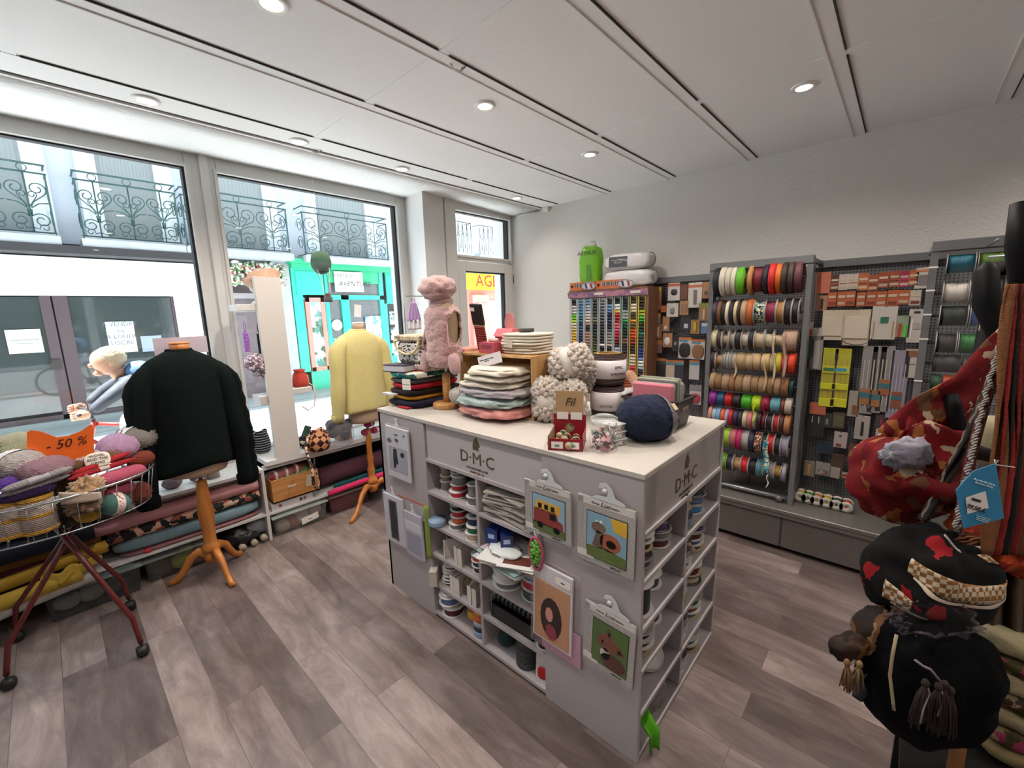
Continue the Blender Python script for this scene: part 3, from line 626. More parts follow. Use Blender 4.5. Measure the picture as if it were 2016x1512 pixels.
obj('bag', MB().blob((0, 0, .075), (.125, .08, .078), 2.3, .35, 3, 4, (26, 16)), M('#15161a', .25, bump=('noise', 30, .8)), t)
for x_, z_ in ((-.03, .028), (.045, .03), (.11, .04)):
    obj('tube_end', MB().lathe([(.0, -.02), (.022, -.02), (.022, .02), (.012, .024), (0, .02)], (x_, -.085, z_), 'Y', 12), M('#a39a86', .6), t)
obj('clear_wrap', MB().blob((.09, -.02, .12), (.07, .05, .06), 2.2, .4, 3, 9), film('#c9cdd6', .3), t)
b3 = storage_box('clear storage box with white lid and price label under the wooden crate', (1.145, 3.45, 0), (.40, .27, .145), body=film('#8d8a84', .38), lid='#c6cdc8')
for x_, z_, c_ in ((-.12, .05, '#cfc8c0'), (-.05, .05, '#b06a5c'), (.02, .06, '#d9cfc9'), (.10, .05, '#8fa89a'), (.12, .10, '#cfa9b4'), (.02, .11, '#bfb6b0')): obj('skein_inside', MB().blob((x_, -.08, z_), (.05, .04, .042), 2.4), yarnmat(c_), b3)
lb_ = obj('price_label', MB().box((.06, -.137, .06), (.13, .002, .05), rot=(0, -.12, 0)), LAB, b3); letters('bar', TXT, lb_, (.06, -.139, .055), scale=(.7, 1, .7))
b4 = storage_box('storage box full of dusty rose yarn with grey lid', (1.55, 3.46, 0), (.34, .25, .145), body=film('#7a5054', .5), lid='#c9c4be')
for x_ in (-.1, .0, .1): obj('skein_inside', MB().blob((x_, -.05, .07), (.058, .06, .06), 3), yarnmat('#8e4a50'), b4)
cr = thing('wooden_crate', 'small pine crate with torn sticker under the display bench', 'crate', (1.135, 3.44, .262))
w, d, h = .34, .24, .175
obj('front_board', MB().bx(-w/2, w/2, -d/2, -d/2+.01, 0, h), wood('#a8703c', '#c48b54'), cr)
obj('crate_body', MB().bx(-w/2, -w/2+.01, -d/2+.01, d/2, 0, h).bx(w/2-.01, w/2, -d/2+.01, d/2, 0, h).bx(-w/2, w/2, d/2-.01, d/2, 0, h).bx(-w/2, w/2, -d/2, d/2, 0, .01), wood('#a8703c', '#c48b54'), cr)
obj('torn_sticker', MB().prism([(.07, .06), (.13, .05), (.145, .11), (.12, .15), (.085, .145), (.075, .10)], -d/2-.0015, -d/2), M('#c9bba8', .7), cr)
obj('paper_scrap', MB().box((-.03, -d/2-.001, .10), (.06, .001, .012)), M('#d8c9b4', .7), cr)
cbx = thing('cardboard_box', 'white cardboard box printed with maple leaves under the wooden crate', 'box', (1.10, 3.45, .204)); obj('box', MB().box((0, 0, .027), (.30, .24, .054)), M('#c9c3c6', .7), cbx)
for x_, c_ in ((-.09, '#8a4a44'), (.06, '#3a3032'), (.09, '#6a5a5a')): obj('leaf_print', MB().prism([(x_+.018*math.cos(a)*(1 if i % 2 else .5), .028+.018*math.sin(a)*(1 if i % 2 else .5)) for i, a in enumerate([k*math.pi/5 for k in range(10)])], -.1215, -.120), M(c_, .7), cbx)
t = thing('yarn_pack', 'red and white yarn balls in clear wrap on top of the wooden crate', 'yarn', (1.11, 3.40, .445))
for i in range(3):
    obj('yarn', MB().blob((-.09+.075*i, 0, .0+.008*i), (.05, .045, .036), 2.2, .06, 4, i), yarnmat(['#c8323e', '#d03a48', '#b92c38'][i]), t); obj('band', MB().blob((-.09+.075*i, 0, .0+.008*i), (.014, .047, .038), 3), M('#e6d8cc', .6), t)
obj('wrap', MB().blob((-.01, 0, 0), (.14, .055, .045), 2.6, .2, 5, 2), film('#ffffff', .10), t)
tag(obj('tissue_paper', MB().grid(lambda u, v: (.99+.29*u, 3.335+.18*v, .428+.012*math.sin(u*23)*math.cos(v*11)), 24, 8), cloth('#9cb86a'), solid=.002), 'lime green tissue paper lining the wooden crate', 'paper')
PUR = cloth('#5e3a48')
roll('thick plum purple fabric roll under the display bench', (1.35, 3.45, .315), (2.38, 3.45, .335), .075, PUR, group='fabric rolls under the display bench')
roll('thin teal fabric roll under the plum one', (1.42, 3.335, .245), (2.38, 3.345, .262), .016, cloth('#15545c'), group='fabric rolls under the display bench')
roll('bright magenta pink fabric roll at the front of the bench shelf', (1.36, 3.30, .212), (2.38, 3.31, .236), .02, cloth('#cf2a62'), group='fabric rolls under the display bench')
# things on the bench
def woven_bag(lb, loc, r, h, m, rz=0, group=None, name='woven_bag', strap=None, neck=.75):
    t = thing(name, lb, 'bag', loc, rz, group)
    mb = MB(); prof = [(0, 0), (r*.75, 0), (r*.97, h*.12), (r, h*.4), (r*.93, h*.7), (r*neck, h*.92), (r*neck*1.06, h), (r*neck*.94, h*.97), (r*neck*.8, h*.8)]
    mb.lathe(prof, seg=24); vs = mb.v
    for i, p in enumerate(vs): k = 1+.05*noise.noise(p*18); p.x *= k; p.y *= k; p.z *= 1+.06*math.sin(math.atan2(p.y, p.x)*3)*(p.z/h)**3
    obj('body', mb, m, t)
    if strap: obj('strap', MB().tube(strap, .010, 6, flat=.35), m, t)
    return t
BWP = pat('stripes', ['#1b1b22', '#d8d5d4', '#1b1b22'], 17, dirn='Z', thr=[0, .42, .62], bump=.3)
p = P(516, 892, z=.6)
woven_bag('black and white meander patterned woven bag on the bench left of the column', (p.x+.015, p.y+.03, .6), .062, .165, BWP, strap=[(-.05, -.01, .15), (-.085, -.02, .12), (-.10, -.02, .05), (-.085, -.03, .008)])
p = P(635, 888, z=.6); CH = pat('checks', ['#3a1418', '#c98f66'], 24, rot=(0, R(45), R(20)), bump=.2)
bg_ = woven_bag('brown and cream argyle checked crochet bag on the bench', (p.x, p.y+.06, .6), .088, .16, CH, neck=.55)
obj('strap', MB().tube([(-.07, -.02, .14), (-.12, -.06, .08), (-.16, -.19, .01), (-.165, -.255, -.03), (-.17, -.26, -.16), (-.15, -.262, -.22), (-.13, -.262, -.16), (-.15, -.26, -.04), (-.13, -.22, .012)], .011, 6, flat=.4), pat('cells', ['#1e1714', '#c9a487', '#3a2a24'], 60), bg_)
p = P(603, 885, z=.6)
t = thing('wallet_purse', 'black embroidered purse with teal label beside the display column', 'purse', (p.x+.015, p.y+.05, .6))
obj('purse', MB().blob((0, 0, .05), (.06, .03, .05), 2.6, .1, 4, 3), pat('cells', ['#1b1a20', '#d6c6b6', '#2a2025', '#1b1a20'], 40), t)
obj('teal_label', MB().box((.01, -.035, .045), (.035, .003, .11), rot=(.1, .6, 0)), M('#2f6f8a', .5), t); obj('green_tag', MB().box((.02, 0, .13), (.06, .003, .09), rot=(0, .5, .2)), M('#35544e', .5), t)
p = P(680, 876, z=.6)
t = thing('yarn_bag', 'clear plastic bag full of grey yarn skeins behind the yellow jumper', 'yarn', (p.x, p.y+.09, .6))
random.seed(3)
for i in range(13):
    obj('skein', MB().blob((random.uniform(-.075, .075), random.uniform(-.04, .04), .04+random.random()*.13), (.035, .03, .045), 2.3, .15, 4, i, rot=(random.random(), random.random(), 0)), yarnmat(['#5a5563', '#4c4753', '#6e6672'][i % 3]), t)
obj('bag', MB().lathe([(0, 0), (.10, 0), (.115, .05), (.11, .14), (.07, .19), (.03, .25)], seg=20), film('#cfcad6', .12), t)
obj('knot', MB().blob((0, 0, .26), (.03, .03, .05), 2, .3, 5, 2), film('#cfcad6', .3), t)
p = P(733, 862, z=.6)
for i, (dx, dz) in enumerate(((0, 0), (.085, 0), (.03, .065))):
    skein('pink and white wrapped yarn skein at the right end of the bench, %s' % ('left one', 'right one', 'top one')[i], (p.x+dx-.045, p.y+.08, .637+dz), (p.x+dx+.045, p.y+.10, .637+dz), .036, '#d23a6a', '#f0d4dc', group='pink wrapped skeins')
tag(obj('cardboard_box', MB().box((p.x-.17, p.y+.17, .655), (.11, .1, .11), ch=.004), M('#a9826a', .8)), 'small brown box behind the yarn bag on the bench', 'box')
# white display column
dc = thing('display_column', 'tall white display column with small side shelves standing on the bench', 'display stand', (0, 0, .6))
zt = P(530, 545, y=3.30).z-.6
obj('panel', MB().bx(1.03, 1.185, 3.30, 3.318, 0, zt).bx(1.018, 1.03, 3.30, 3.345, 0, zt), M('#d2ccc6', .4), dc)
a = P(457, 600, y=3.42); b = P(513, 612, y=3.42); z1 = a.z-.6
obj('shelf', MB().bx(a.x, 1.06, 3.33, 3.52, z1-.045, z1, ch=.003), MEL, dc)
a2 = P(580, 764, y=3.36); b2_ = P(611, 764, y=3.36); z2 = a2.z-.6
obj('shelf', MB().bx(1.12, b2_.x, 3.325, 3.50, z2-.045, z2, ch=.003), MEL, dc)
z3 = P(515, 790, y=3.40).z-.6
obj('shelf', MB().bx(P(505, 780, y=3.40).x, 1.06, 3.33, 3.50, z3-.02, z3+.045, ch=.003), MEL, dc)
obj('stem', MB().bx(1.05, 1.15, 3.40, 3.43, 0, zt*.96), MEL, dc)
h_ = thing('head_stand', 'white foam head stand on the top left shelf of the column', 'stand', (P(505, 598, y=3.42).x+.02, 3.42, .6+z1))
obj('stand', MB().lathe([(0, 0), (.055, 0), (.05, .015), (.02, .035), (.018, .07), (.05, .1), (.055, .14), (.03, .18), (0, .19)], seg=20), M('#e6e8ec', .5), h_)
c = P(520, 545, y=3.42)
cp = thing('flat_cap', 'beige satin puffy cap on the white head stand', 'hat', (c.x-.01, 3.42, c.z-.06))
obj('crown', MB().blob((0, 0, .04), (.115, .11, .075), 2, .28, 2.4, 5, (30, 18), rot=(0, R(-18), 0)), M('#b98f74', .45, bump=('noise', 14, .7), sheen=.3), cp)
obj('band', MB().lathe([(.07, -.05), (.078, -.03), (.09, .0)], seg=24), M('#a67e66', .5), cp)
c = P(508, 722, y=3.40)
br_ = thing('tweed_beret', 'speckled tweed crochet beret half hidden behind the display column', 'hat', (c.x+.03, 3.40, c.z))
obj('body', MB().blob((0, 0, 0), (.12, .09, .085), 2, .12, 3, 7, (30, 16), rot=(0, R(28), 0)), pat('cells', ['#d9c9cf', '#6a5a78', '#b58a86', '#efe6e6', '#8a6a74', '#55505e'], 110, bump=.5), br_)
def charm(lb, px, py0, py1, m1, m2, y=3.41):
    a = P(px, py0, y=y); b = P(px, py1, y=y); t = thing('braided_charm', lb, 'key charm', (a.x, y, b.z)); h = a.z-b.z
    obj('loop', MB().tube([(0, 0, h*.55), (-.008, 0, h*.8), (0, 0, h), (.008, 0, h*.8), (0, 0, h*.55)], .003, 5), m2, t)
    mb = MB(); n = 40
    for ph in (0, 2.1, 4.2): mb.tube([(.012*math.cos(i*.55+ph), .012*math.sin(i*.55+ph), h*.6*i/n) for i in range(n+1)], .007, 5)
    obj('braid', mb, m1, t)
charm('lilac crochet charm hanging under the column shelf', 480, 632, 692, cloth('#a86fc0'), cloth('#b888cc')); charm('black braided charm with brown cord beside the lilac one', 507, 632, 697, cloth('#232027'), cloth('#5a3a2c'))
c = P(592, 761, y=3.38)
rb = thing('red_pouch', 'red drawstring pouch on the right shelf of the column', 'bag', (c.x+.01, 3.40, z2+.601))
obj('body', MB().lathe([(0, 0), (.055, 0), (.058, .03), (.05, .09), (.035, .115), (.045, .13)], seg=22), cloth('#b8453a'), rb)
obj('patterned_side', MB().blob((.045, .0, .05), (.018, .03, .05), 2.2), pat('cells', ['#2a1f20', '#b05a4a', '#d9b0a0'], 60), rb)
obj('strap', MB().tube([(.05, -.03, .02), (.062, -.085, .0), (.062, -.09, -.08), (.05, -.09, -.15), (.0, -.09, -.18), (-.04, -.09, -.14)], .006, 6, flat=.5), cloth('#cbb8ae'), rb)
# crochet hot air balloon hanging in the window
c = P(632, 518, y=3.5); d = P(642, 590, y=3.5)
ba = thing('crochet_balloon', 'small crocheted hot air balloon hanging from a thread in the second window', 'decoration', (c.x, 3.5, c.z))
rr = .078
obj('envelope', MB().blob((0, 0, 0), (rr, rr, rr*1.15), 2, seg=(24, 16)), pat('stripes', ['#4a6a58', '#6d7a70', '#8a4a40', '#5a5a5c', '#7c4c42', '#35494a', '#5b6f64'], .95, dirn='Z', thr=[0, .14, .3, .42, .55, .68, .8]), ba)
obj('crown', MB().blob((0, 0, .036), (rr*.93, rr*.93, rr*.75), 2, seg=(20, 12)), wool('#6d9a72'), ba)
mb = MB()
for k in range(4): an = k*math.pi/2+.5; mb.tube([(rr*.9*math.cos(an), rr*.9*math.sin(an), -.03), (rr*.6*math.cos(an)+.02, rr*.6*math.sin(an), -.12), (.03+.028*math.cos(an), .028*math.sin(an), d.z-c.z)], .0022, 4)
mb.tube([(0, 0, rr*1.1), (0, 0, 2.74-c.z)], .0012, 4); obj('strings', mb, M('#dfe3e0', .6), ba)
obj('basket', MB().lathe([(0, -.02), (.03, -.018), (.034, .02), (.028, .022), (.026, -.01)], (.03, 0, d.z-c.z), seg=16), wool('#6f6a6c'), ba); obj('passenger', MB().blob((.03, 0, d.z-c.z+.03), (.02, .02, .024), 2.4), wool('#7c5040'), ba)
# small chrome clothes rail with lilac crochet top in the corner of the window
c = P(815, 640, y=3.30)
hr = thing('clothes_stand', 'slim chrome clothes frame with rounded corners beside the pillar', 'rack', (c.x, 3.30, .6))
x0 = P(795, 600, y=3.3).x-c.x; x1 = P(842, 600, y=3.3).x-c.x; zt_ = P(800, 583, y=3.3).z-.6
obj('frame', MB().tube([(x0, 0, 0), (x0, 0, zt_-.03), (x0+.03, 0, zt_), (x1-.03, 0, zt_), (x1, 0, zt_-.03), (x1, 0, 0)], .006, 8), CHROME, hr)
lt = thing('lilac_top', 'lilac crochet camisole hanging on the chrome frame', 'clothing', (c.x, 3.29, .6+zt_-.02))
h = zt_+.6-P(815, 650, y=3.3).z
obj('bodice', MB().grid(lambda u, v: ((-.5+u)*(.045+.11*v**.7), -.012*math.sin(u*25)*(v*.8+.3), -.03-v*.17), 30, 8), cloth('#b79ac6', .15), lt, solid=.004)
obj('skirt', MB().grid(lambda u, v: ((-.5+u)*(.15-.01*v), -.012*math.sin(u*19), -.19-v*.09), 30, 5), cloth('#e4dfe6'), lt, solid=.004)
obj('strap', MB().tube([(-.02, 0, -.03), (-.015, 0, .005), (.015, 0, .005), (.02, 0, -.03)], .004, 5), cloth('#b79ac6'), lt)
# on the left shelf, half behind the dark jumper
for i, (px, py, c_) in enumerate(((338, 948, '#a08a94'), (392, 940, '#a38f98'))):
    q = P(px, py, y=3.42); yarn_ball('mauve grey variegated yarn ball on the window shelf, %s' % ('left one', 'right one behind the stand')[i], (q.x, 3.42, .587), .046, c_, band='#d8d2d6', sq=(1.15, .9, .85), group='mauve yarn balls on the window shelf')
q = P(420, 930, y=3.40); t = thing('glass_jar', 'small glass jar of beige yarn behind the dark jumper', 'jar', (q.x, 3.42, .548))
obj('contents', MB().lathe([(0, 0.003), (.038, .003), (.038, .05), (0, .05)], seg=18), yarnmat('#b3a190'), t); obj('jar', MB().lathe([(0, 0), (.042, 0), (.042, .07), (.036, .085), (.038, .1)], seg=20), film('#ffffff', .12), t); obj('paper_label', MB().lathe([(.043, .045), (.043, .08)], seg=20), M('#e6dfe0', .5), t)

# =====================================================================
# DRESSMAKER STANDS AND JUMPERS
# =====================================================================
def dress_stand(lb, x, y, ztop, wcol, feet, body, neckz, wd=.165, ph=.62, turned=True, name='dress_form'):
    t = thing(name, lb, 'mannequin', (x, y, 0))
    if turned: prof = [(.0, .17), (.045, .175), (.05, .20), (.045, .22), (.030, .235), (.028, .27), (.034, .30), (.026, .33), (.024, .38), (.031, .41), (.024, .43), (.022, .52), (.028, .56), (.022, .60), (.022, ph)]
    else: prof = [(0, .17), (.05, .18), (.052, .205), (.045, .225), (.034, .24), (.036, .33), (.042, .40), (.044, .44), (.036, .5), (.032, .6), (.030, ph)]
    obj('pole', MB().lathe(prof, seg=20), wcol, t)
    obj('steel_rod', MB().lathe([(.011, ph-.01), (.011, body+.02)], seg=12), CHROME, t)
    obj('foot_hub', MB().lathe([(0, .10), (.03, .10), (.045, .13), (.045, .18)], seg=16), wcol, t)
    for fx_, fy_ in feet:
        v = Vector((fx_-x, fy_-y, 0)); L = v.length; dv = v/L
        pr = [(0.03, .15), (L*.28, .185), (L*.48, .15), (L*.6, .10), (L*.72, .055), (L*.86, .022), (L, .012)]
        obj('leg', MB().tube([(dv.x*a, dv.y*a, b) for a, b in pr], [.022, .022, .020, .018, .017, .018, .016], 8, flat=1.25), wcol, t)
    n = neckz; b = body
    rows = [(b, .145, .10), (b+.03, .155, .115), (b+.15, .14, .105), (b+.3, wd-.01, .11), (n-.12, wd, .10), (n-.07, wd*.9, .085), (n-.03, wd*.5, .06), (n, .05, .05)]
    def torso(u, v):
        k = v*(len(rows)-1); i = min(int(k), len(rows)-2); f = k-i; z, w_, d_ = [rows[i][j]*(1-f)+rows[i+1][j]*f for j in range(3)]
        return (w_*math.cos(2*math.pi*u), d_*math.sin(2*math.pi*u), z)
    mb = MB().grid(torso, 28, 14, wrap=True); mb.f.append(tuple(range(28))[::-1]); mb.s.append(False)
    obj('torso', mb, cloth('#c4a891'), t)
    obj('neck', MB().lathe([(.052, n-.015), (.046, n+.03), (.05, n+.055)], seg=22), cloth('#c4a891') if turned else wcol, t)
    obj('neck_cap', MB().lathe([(.05, n+.055), (.052, n+.062), (.045, n+.068), (0, n+.07)], seg=22), wcol if not turned else M('#e4e0dc', .5), t)
    return t
def jumper(lb, x, y, zh, zn, m, mr, w=.2, dp=.135, sl=.58, spread=.05, name='knitted_jumper', rz=0, rib=.05, seedv=1, drape=.02, cable=False):
    t = thing(name, lb, 'jumper', (x, y, zh), rz); H = zn-zh
    rows = [(0, w*.99, dp*.98), (.08, w*1.0, dp), (.3, w*.97, dp*.97), (.55, w*.97, dp*.95), (.74, w*1.0, dp*.92), (.85, w*.98, dp*.82), (.92, w*.82, dp*.7), (.965, w*.55, dp*.56), (1, w*.33, dp*.47)]
    def body(u, v, g=1.0):
        i = 0
        while i < len(rows)-2 and rows[i+1][0] < v: i += 1
        f = (v-rows[i][0])/(rows[i+1][0]-rows[i][0]); w_, d_ = rows[i][1]*(1-f)+rows[i+1][1]*f, rows[i][2]*(1-f)+rows[i+1][2]*f
        a = 2*math.pi*u; nn = noise.noise(Vector((math.cos(a)*1.6, math.sin(a)*1.6, v*1.3+seedv)))
        k = g*(1+.09*nn*(1-v)+.03*math.sin(a*7+seedv)*(1-v)**2)
        return (w_*math.cos(a)*k, d_*math.sin(a)*k, H*v-drape*math.sin(a*2+1)*(1-v)**3)
    obj('body', MB().grid(body, 48, 30, wrap=True), m, t, solid=.006)
    obj('hem_rib', MB().grid(lambda u, v: body(u, v*rib/H, 1.01+.012*math.sin(u*2*math.pi*44)), 176, 3, wrap=True), mr, t)
    obj('collar_rib', MB().grid(lambda u, v: ((w*.33+.004-.012*v)*math.cos(2*math.pi*u)*(1+.02*math.sin(u*250)), (dp*.47+.004-.01*v)*math.sin(2*math.pi*u)*(1+.02*math.sin(u*250)), H-.012+.026*v), 96, 3, wrap=True), mr, t, solid=.005)
    for s in (-1, 1):
        n = 16; pts = []; rad = []; zs = H*.90
        for i in range(n+1):
            f = i/n; zz = zs-f*sl
            xx = w*(.50+.42*min(1, f*7)**.7)+spread*math.sin(f*1.9)+.03*f
            pts.append((s*xx, -.012-.03*math.sin(f*3), zz)); rad.append(min(.048+.30*f, .074-.020*f)*(1+.05*math.sin(f*13+s)*min(1, f*4)))
        ob = obj('sleeve', MB().tube(pts, rad, 20, flat=.85), m, t)
        if cable: obj('cable_rib', MB().tube([(p_[0]+s*r_*.8, p_[1]-r_*.35+.006*math.sin(i*2.2), p_[2]) for i, (p_, r_) in enumerate(zip(pts, rad))], [.02*(1+.25*math.sin(i*3)) for i in range(n+1)], 8), mr, t)
        e = Vector(pts[-1]); obj('cuff', MB().tube([e+Vector((0, 0, .05)), e+Vector((0, 0, -.012))], [rad[-1]*1.02, rad[-1]*.97], 20, flat=.85), mr, t)
    return t
dress_stand('dressmaker stand with orange wooden tripod under the dark jumper', .522, 3.12, 0, ORANGEWOOD, [(.562, 2.884), (.303, 3.215), (.706, 3.264)], .70, 1.43, ph=.65, turned=False)
DK = M('#131b1a', .95, bump=('knit', 150, .5), var=(30, .15), sheen=0, spec=.1, name='dark_green_knit')
jumper('dark green grey knitted jumper seen from behind on the left dressmaker stand', .515, 3.11, .745, 1.445, DK, DK, w=.205, dp=.14, sl=.80, seedv=1, rib=.07, cable=True, spread=.03)
dress_stand('slim dressmaker stand with turned wooden leg under the yellow jumper', 1.745, 3.30, 0, ORANGEWOOD, [(1.42, 3.08), (1.90, 3.50), (2.04, 3.26)], .74, 1.50, ph=.66, turned=True)
YL = M('#dfd08a', .95, bump=('knit', 150, .5), var=(30, .08), sheen=.2, name='yellow_knit')
jumper('pale yellow knitted jumper on the dressmaker stand by the second window', 1.725, 3.29, .845, 1.50, YL, YL, w=.205, dp=.125, sl=.64, seedv=5, rib=.045, spread=.02, drape=.006)
q = P(708, 612, y=3.30); tag(obj('price_tag', MB().box((q.x, 3.33, q.z), (.06, .002, .10), rot=(.05, .08, 0)), M('#eef0f2', .5)), 'blank white price card standing behind the neck of the yellow jumper', 'price tag')
q = P(357, 680, y=3.2); tag(obj('price_tag', MB().box((.545, 3.19, q.z), (.26, .002, .10)), M('#c9bcc8', .5)), 'lilac paper card behind the neck of the dark jumper', 'price tag')

# =====================================================================
# BASKET TROLLEY
# =====================================================================
tc = Vector((-.12, 2.93, 0)); RX, RY, ZR, ZB = .415, .285, .865, .70
tr = thing('basket_trolley', 'oval wire basket trolley on dark red tubular legs with black castors', 'trolley', tc)
el = lambda rx, ry, z, n=40: [(rx*math.cos(2*math.pi*i/n), ry*math.sin(2*math.pi*i/n), z) for i in range(n)]
obj('rim', MB().tube(el(RX, RY, ZR), .006, 8, closed=True), CHROME, tr)
mb = MB().tube(el(RX*.93, RY*.92, ZB), .0035, 6, closed=True); k = 34
for i in range(k):
    a = 2*math.pi*i/k; mb.tube([(RX*math.cos(a), RY*math.sin(a), ZR), (RX*.93*math.cos(a), RY*.92*math.sin(a), ZB)], .0022, 5)
for i in range(-6, 7):
    xx = RX*.93*i/7; yy = RY*.92*math.sqrt(1-(i/7)**2); mb.tube([(xx, -yy, ZB), (xx, yy, ZB)], .0022, 5)
obj('wire_basket', mb, CHROME, tr)
DR = M('#5a1a1a', .35, name='dark_red_enamel')
hub = Vector((.07, -.05, .66))
for (wx, wy) in ((-.335, 2.835), (.103, 2.615), (.109, 3.113), (-.32, 3.25)):
    e = Vector((wx, wy, .07))-tc; dv = (e-hub); kn = Vector((e.x-dv.x*.08, e.y-dv.y*.08, .20))
    st = hub+Vector((-.05 if dv.x > 0 else .05, -.03 if dv.y < -.1 else .03, .04))
    obj('leg', MB().tube([st, st*.5+kn*.5, kn, e*.7+kn*.3, e], .011, 10), DR, tr)
    ca = obj('castor', MB().lathe([(0, -.024), (.018, -.024), (.027, -.014), (.027, .014), (.018, .024), (0, .024)], (e.x, e.y-.0, .028), 'X' if wx > 0 else 'Y', 18), M('#151515', .5), tr)
    obj('bracket', MB().lathe([(.006, 0), (.006, .04)], (e.x, e.y, .035), seg=8), M('#222', .4) if False else M('#222222', .4), tr)
def Q(px, py, y): return P(px, py, y=y)
# price card
ob = Q(120, 880, 2.84)
pc = thing('price_card', 'bright orange bow shaped card reading -50% standing in the basket', 'sign', ob)
py_ = [(53, 925), (53, 852), (60, 847), (80, 849), (112, 861), (135, 858), (160, 848), (180, 835), (184, 840), (186, 900), (186, 925)]
obj('card', MB().prism([(Q(a_, b_, 2.84).x-ob.x, Q(a_, b_, 2.84).z-ob.z) for a_, b_ in py_], -.002, .002), M('#ff7424', .5, name='fluorescent_orange'), pc)
letters('50', M('#3a1410', .6), pc, (.018, -.0035, .012), scale=(.62, 1, .7))
random.seed(11)
C0 = [('dark brown yarn ball filling the front middle of the basket', 140, 1010, 2.86, .075, '#3a2c28', None, (1.3, 1, .8)), ('dark plum yarn ball filling the right middle of the basket', 205, 1000, 2.93, .065, '#3c2230', None, (1.3, 1, .8)),
 ('off white angora yarn ball at the left end of the basket', 36, 915, 2.82, .072, '#d3c6c4', '#d9d4d2', (1.2, 1, .9)),
 ('off white fluffy yarn ball in front of the orange card', 158, 905, 2.90, .07, '#cdbfba', None, (1.5, 1, .75)),
 ('dusty mauve yarn ball below the orange card', 90, 925, 2.80, .085, '#a9808c', None, (1.5, 1, .7)),
 ('grey beige yarn ball against the dark jumper sleeve', 270, 862, 3.07, .085, '#98928c', '#dcdad8', (1.1, 1, .9)),
 ('rust orange yarn ball at the right end of the basket rim', 277, 905, 2.93, .045, '#8c3a20', None, (1.3, 1, .9)),
 ('rust brown yarn ball low in the right end of the basket', 268, 970, 2.88, .062, '#7c3120', '#a8a49c', (1, 1, .9)),
 ('teal green yarn ball with paper label at the front right', 224, 992, 2.745, .062, '#5c8f88', '#d8b8b0', (1.1, .9, .85)),
 ('lilac pink mohair ball behind the red skeins', 232, 880, 3.0, .08, '#c89cc0', None, (1.3, 1, .7)),
 ('taupe yarn ball deep in the middle of the basket', 90, 950, 2.95, .09, '#8a6a58', None, (1.3, 1, .8)),
 ('grey brown yarn ball hidden under the pink skein', 200, 960, 2.95, .08, '#6b5650', None, (1.2, 1, .8))]
for lb, px, py, y, r, c_, bd, sq in C0:
    q = Q(px, py, y); yarn_ball(lb, q, r, c_, band=bd, sq=sq, rot=(random.uniform(-.4, .4), random.uniform(-.3, .3), random.uniform(0, 3)), ridges=17)
skein('pale olive and white skein behind the card at the left', Q(0, 905, 3.08), Q(75, 870, 3.1), .06, '#b3ad78', None, m=yarnmat('#b3b08c'))
skein('cream wrapped skein farther left behind the card', Q(-20, 880, 3.14), Q(60, 860, 3.16), .05, '#c9c4a8', None)
skein('brown yarn skein carrying the printed white label', Q(128, 925, 2.82), Q(236, 893, 2.9), .038, '#7a5638', None)
q = Q(192, 905, 2.80); lt_ = thing('yarn_label', 'round cream label with bold black capitals on the brown skein', 'label', q, rot=(R(-25), 0, 0)); obj('paper', MB().blob((0, 0, 0), (.046, .006, .036), 3), M('#e6dccf', .6), lt_); letters('gang', TXT, lt_, (0, -.0075, .002), scale=(.8, 1, .8))
skein('bright red thin skein with beige band, upper', Q(140, 935, 2.76), Q(258, 890, 2.86), .018, '#c81e2a', '#b9ada4', bandw=.14)
skein('bright red thin skein with beige band, lower', Q(132, 945, 2.74), Q(268, 902, 2.84), .016, '#b81c28', '#b9ada4', bandw=.14)
skein('pink shiny skein in clear wrap by the right rim', Q(188, 952, 2.74), Q(285, 922, 2.86), .046, '#cc5a78', None)
skein('second pink skein slightly below the first, inside the wires', Q(198, 975, 2.76), Q(262, 955, 2.84), .042, '#b04a60', None)
skein('pale grey knitting tube bundle lying across the front', Q(0, 968, 2.64), Q(142, 920, 2.72), .019, '#a9a4a8', '#9c979c', bandw=.3)
skein('second pale grey knitting tube just below', Q(0, 978, 2.65), Q(138, 935, 2.72), .013, '#9a969c', None)
skein('purple yarn skein under the grey tubes', Q(-10, 960, 2.72), Q(120, 935, 2.78), .045, '#6a3aa8', None)
skein('dark violet yarn skein at the front left', Q(-10, 985, 2.68), Q(110, 955, 2.72), .035, '#3a1a5c', None)
fb = thing('fur_yarn_ball', 'tan fake fur yarn ball wrapped in a kraft paper collar at the front', 'yarn', Q(172, 962, 2.72))
obj('fur', MB().blob((0, 0, 0), (.06, .05, .05), 2, .7, 7, 3, (34, 22)), M('#b08a62', 1, bump=('noise', 60, 1), sheen=.6), fb); obj('paper_collar', MB().grid(lambda u, v: (-.09+.13*u, -.055-.01*math.sin(u*3), -.03+.06*v*(1-u*.4)-.02*u), 8, 4), M('#bfae9e', .8), fb, solid=.002)
obj('lower_fur', MB().blob((-.02, .0, -.07), (.06, .05, .04), 2, .7, 7, 5, (30, 18)), M('#7c5f48', 1, bump=('noise', 60, 1), sheen=.6), fb)
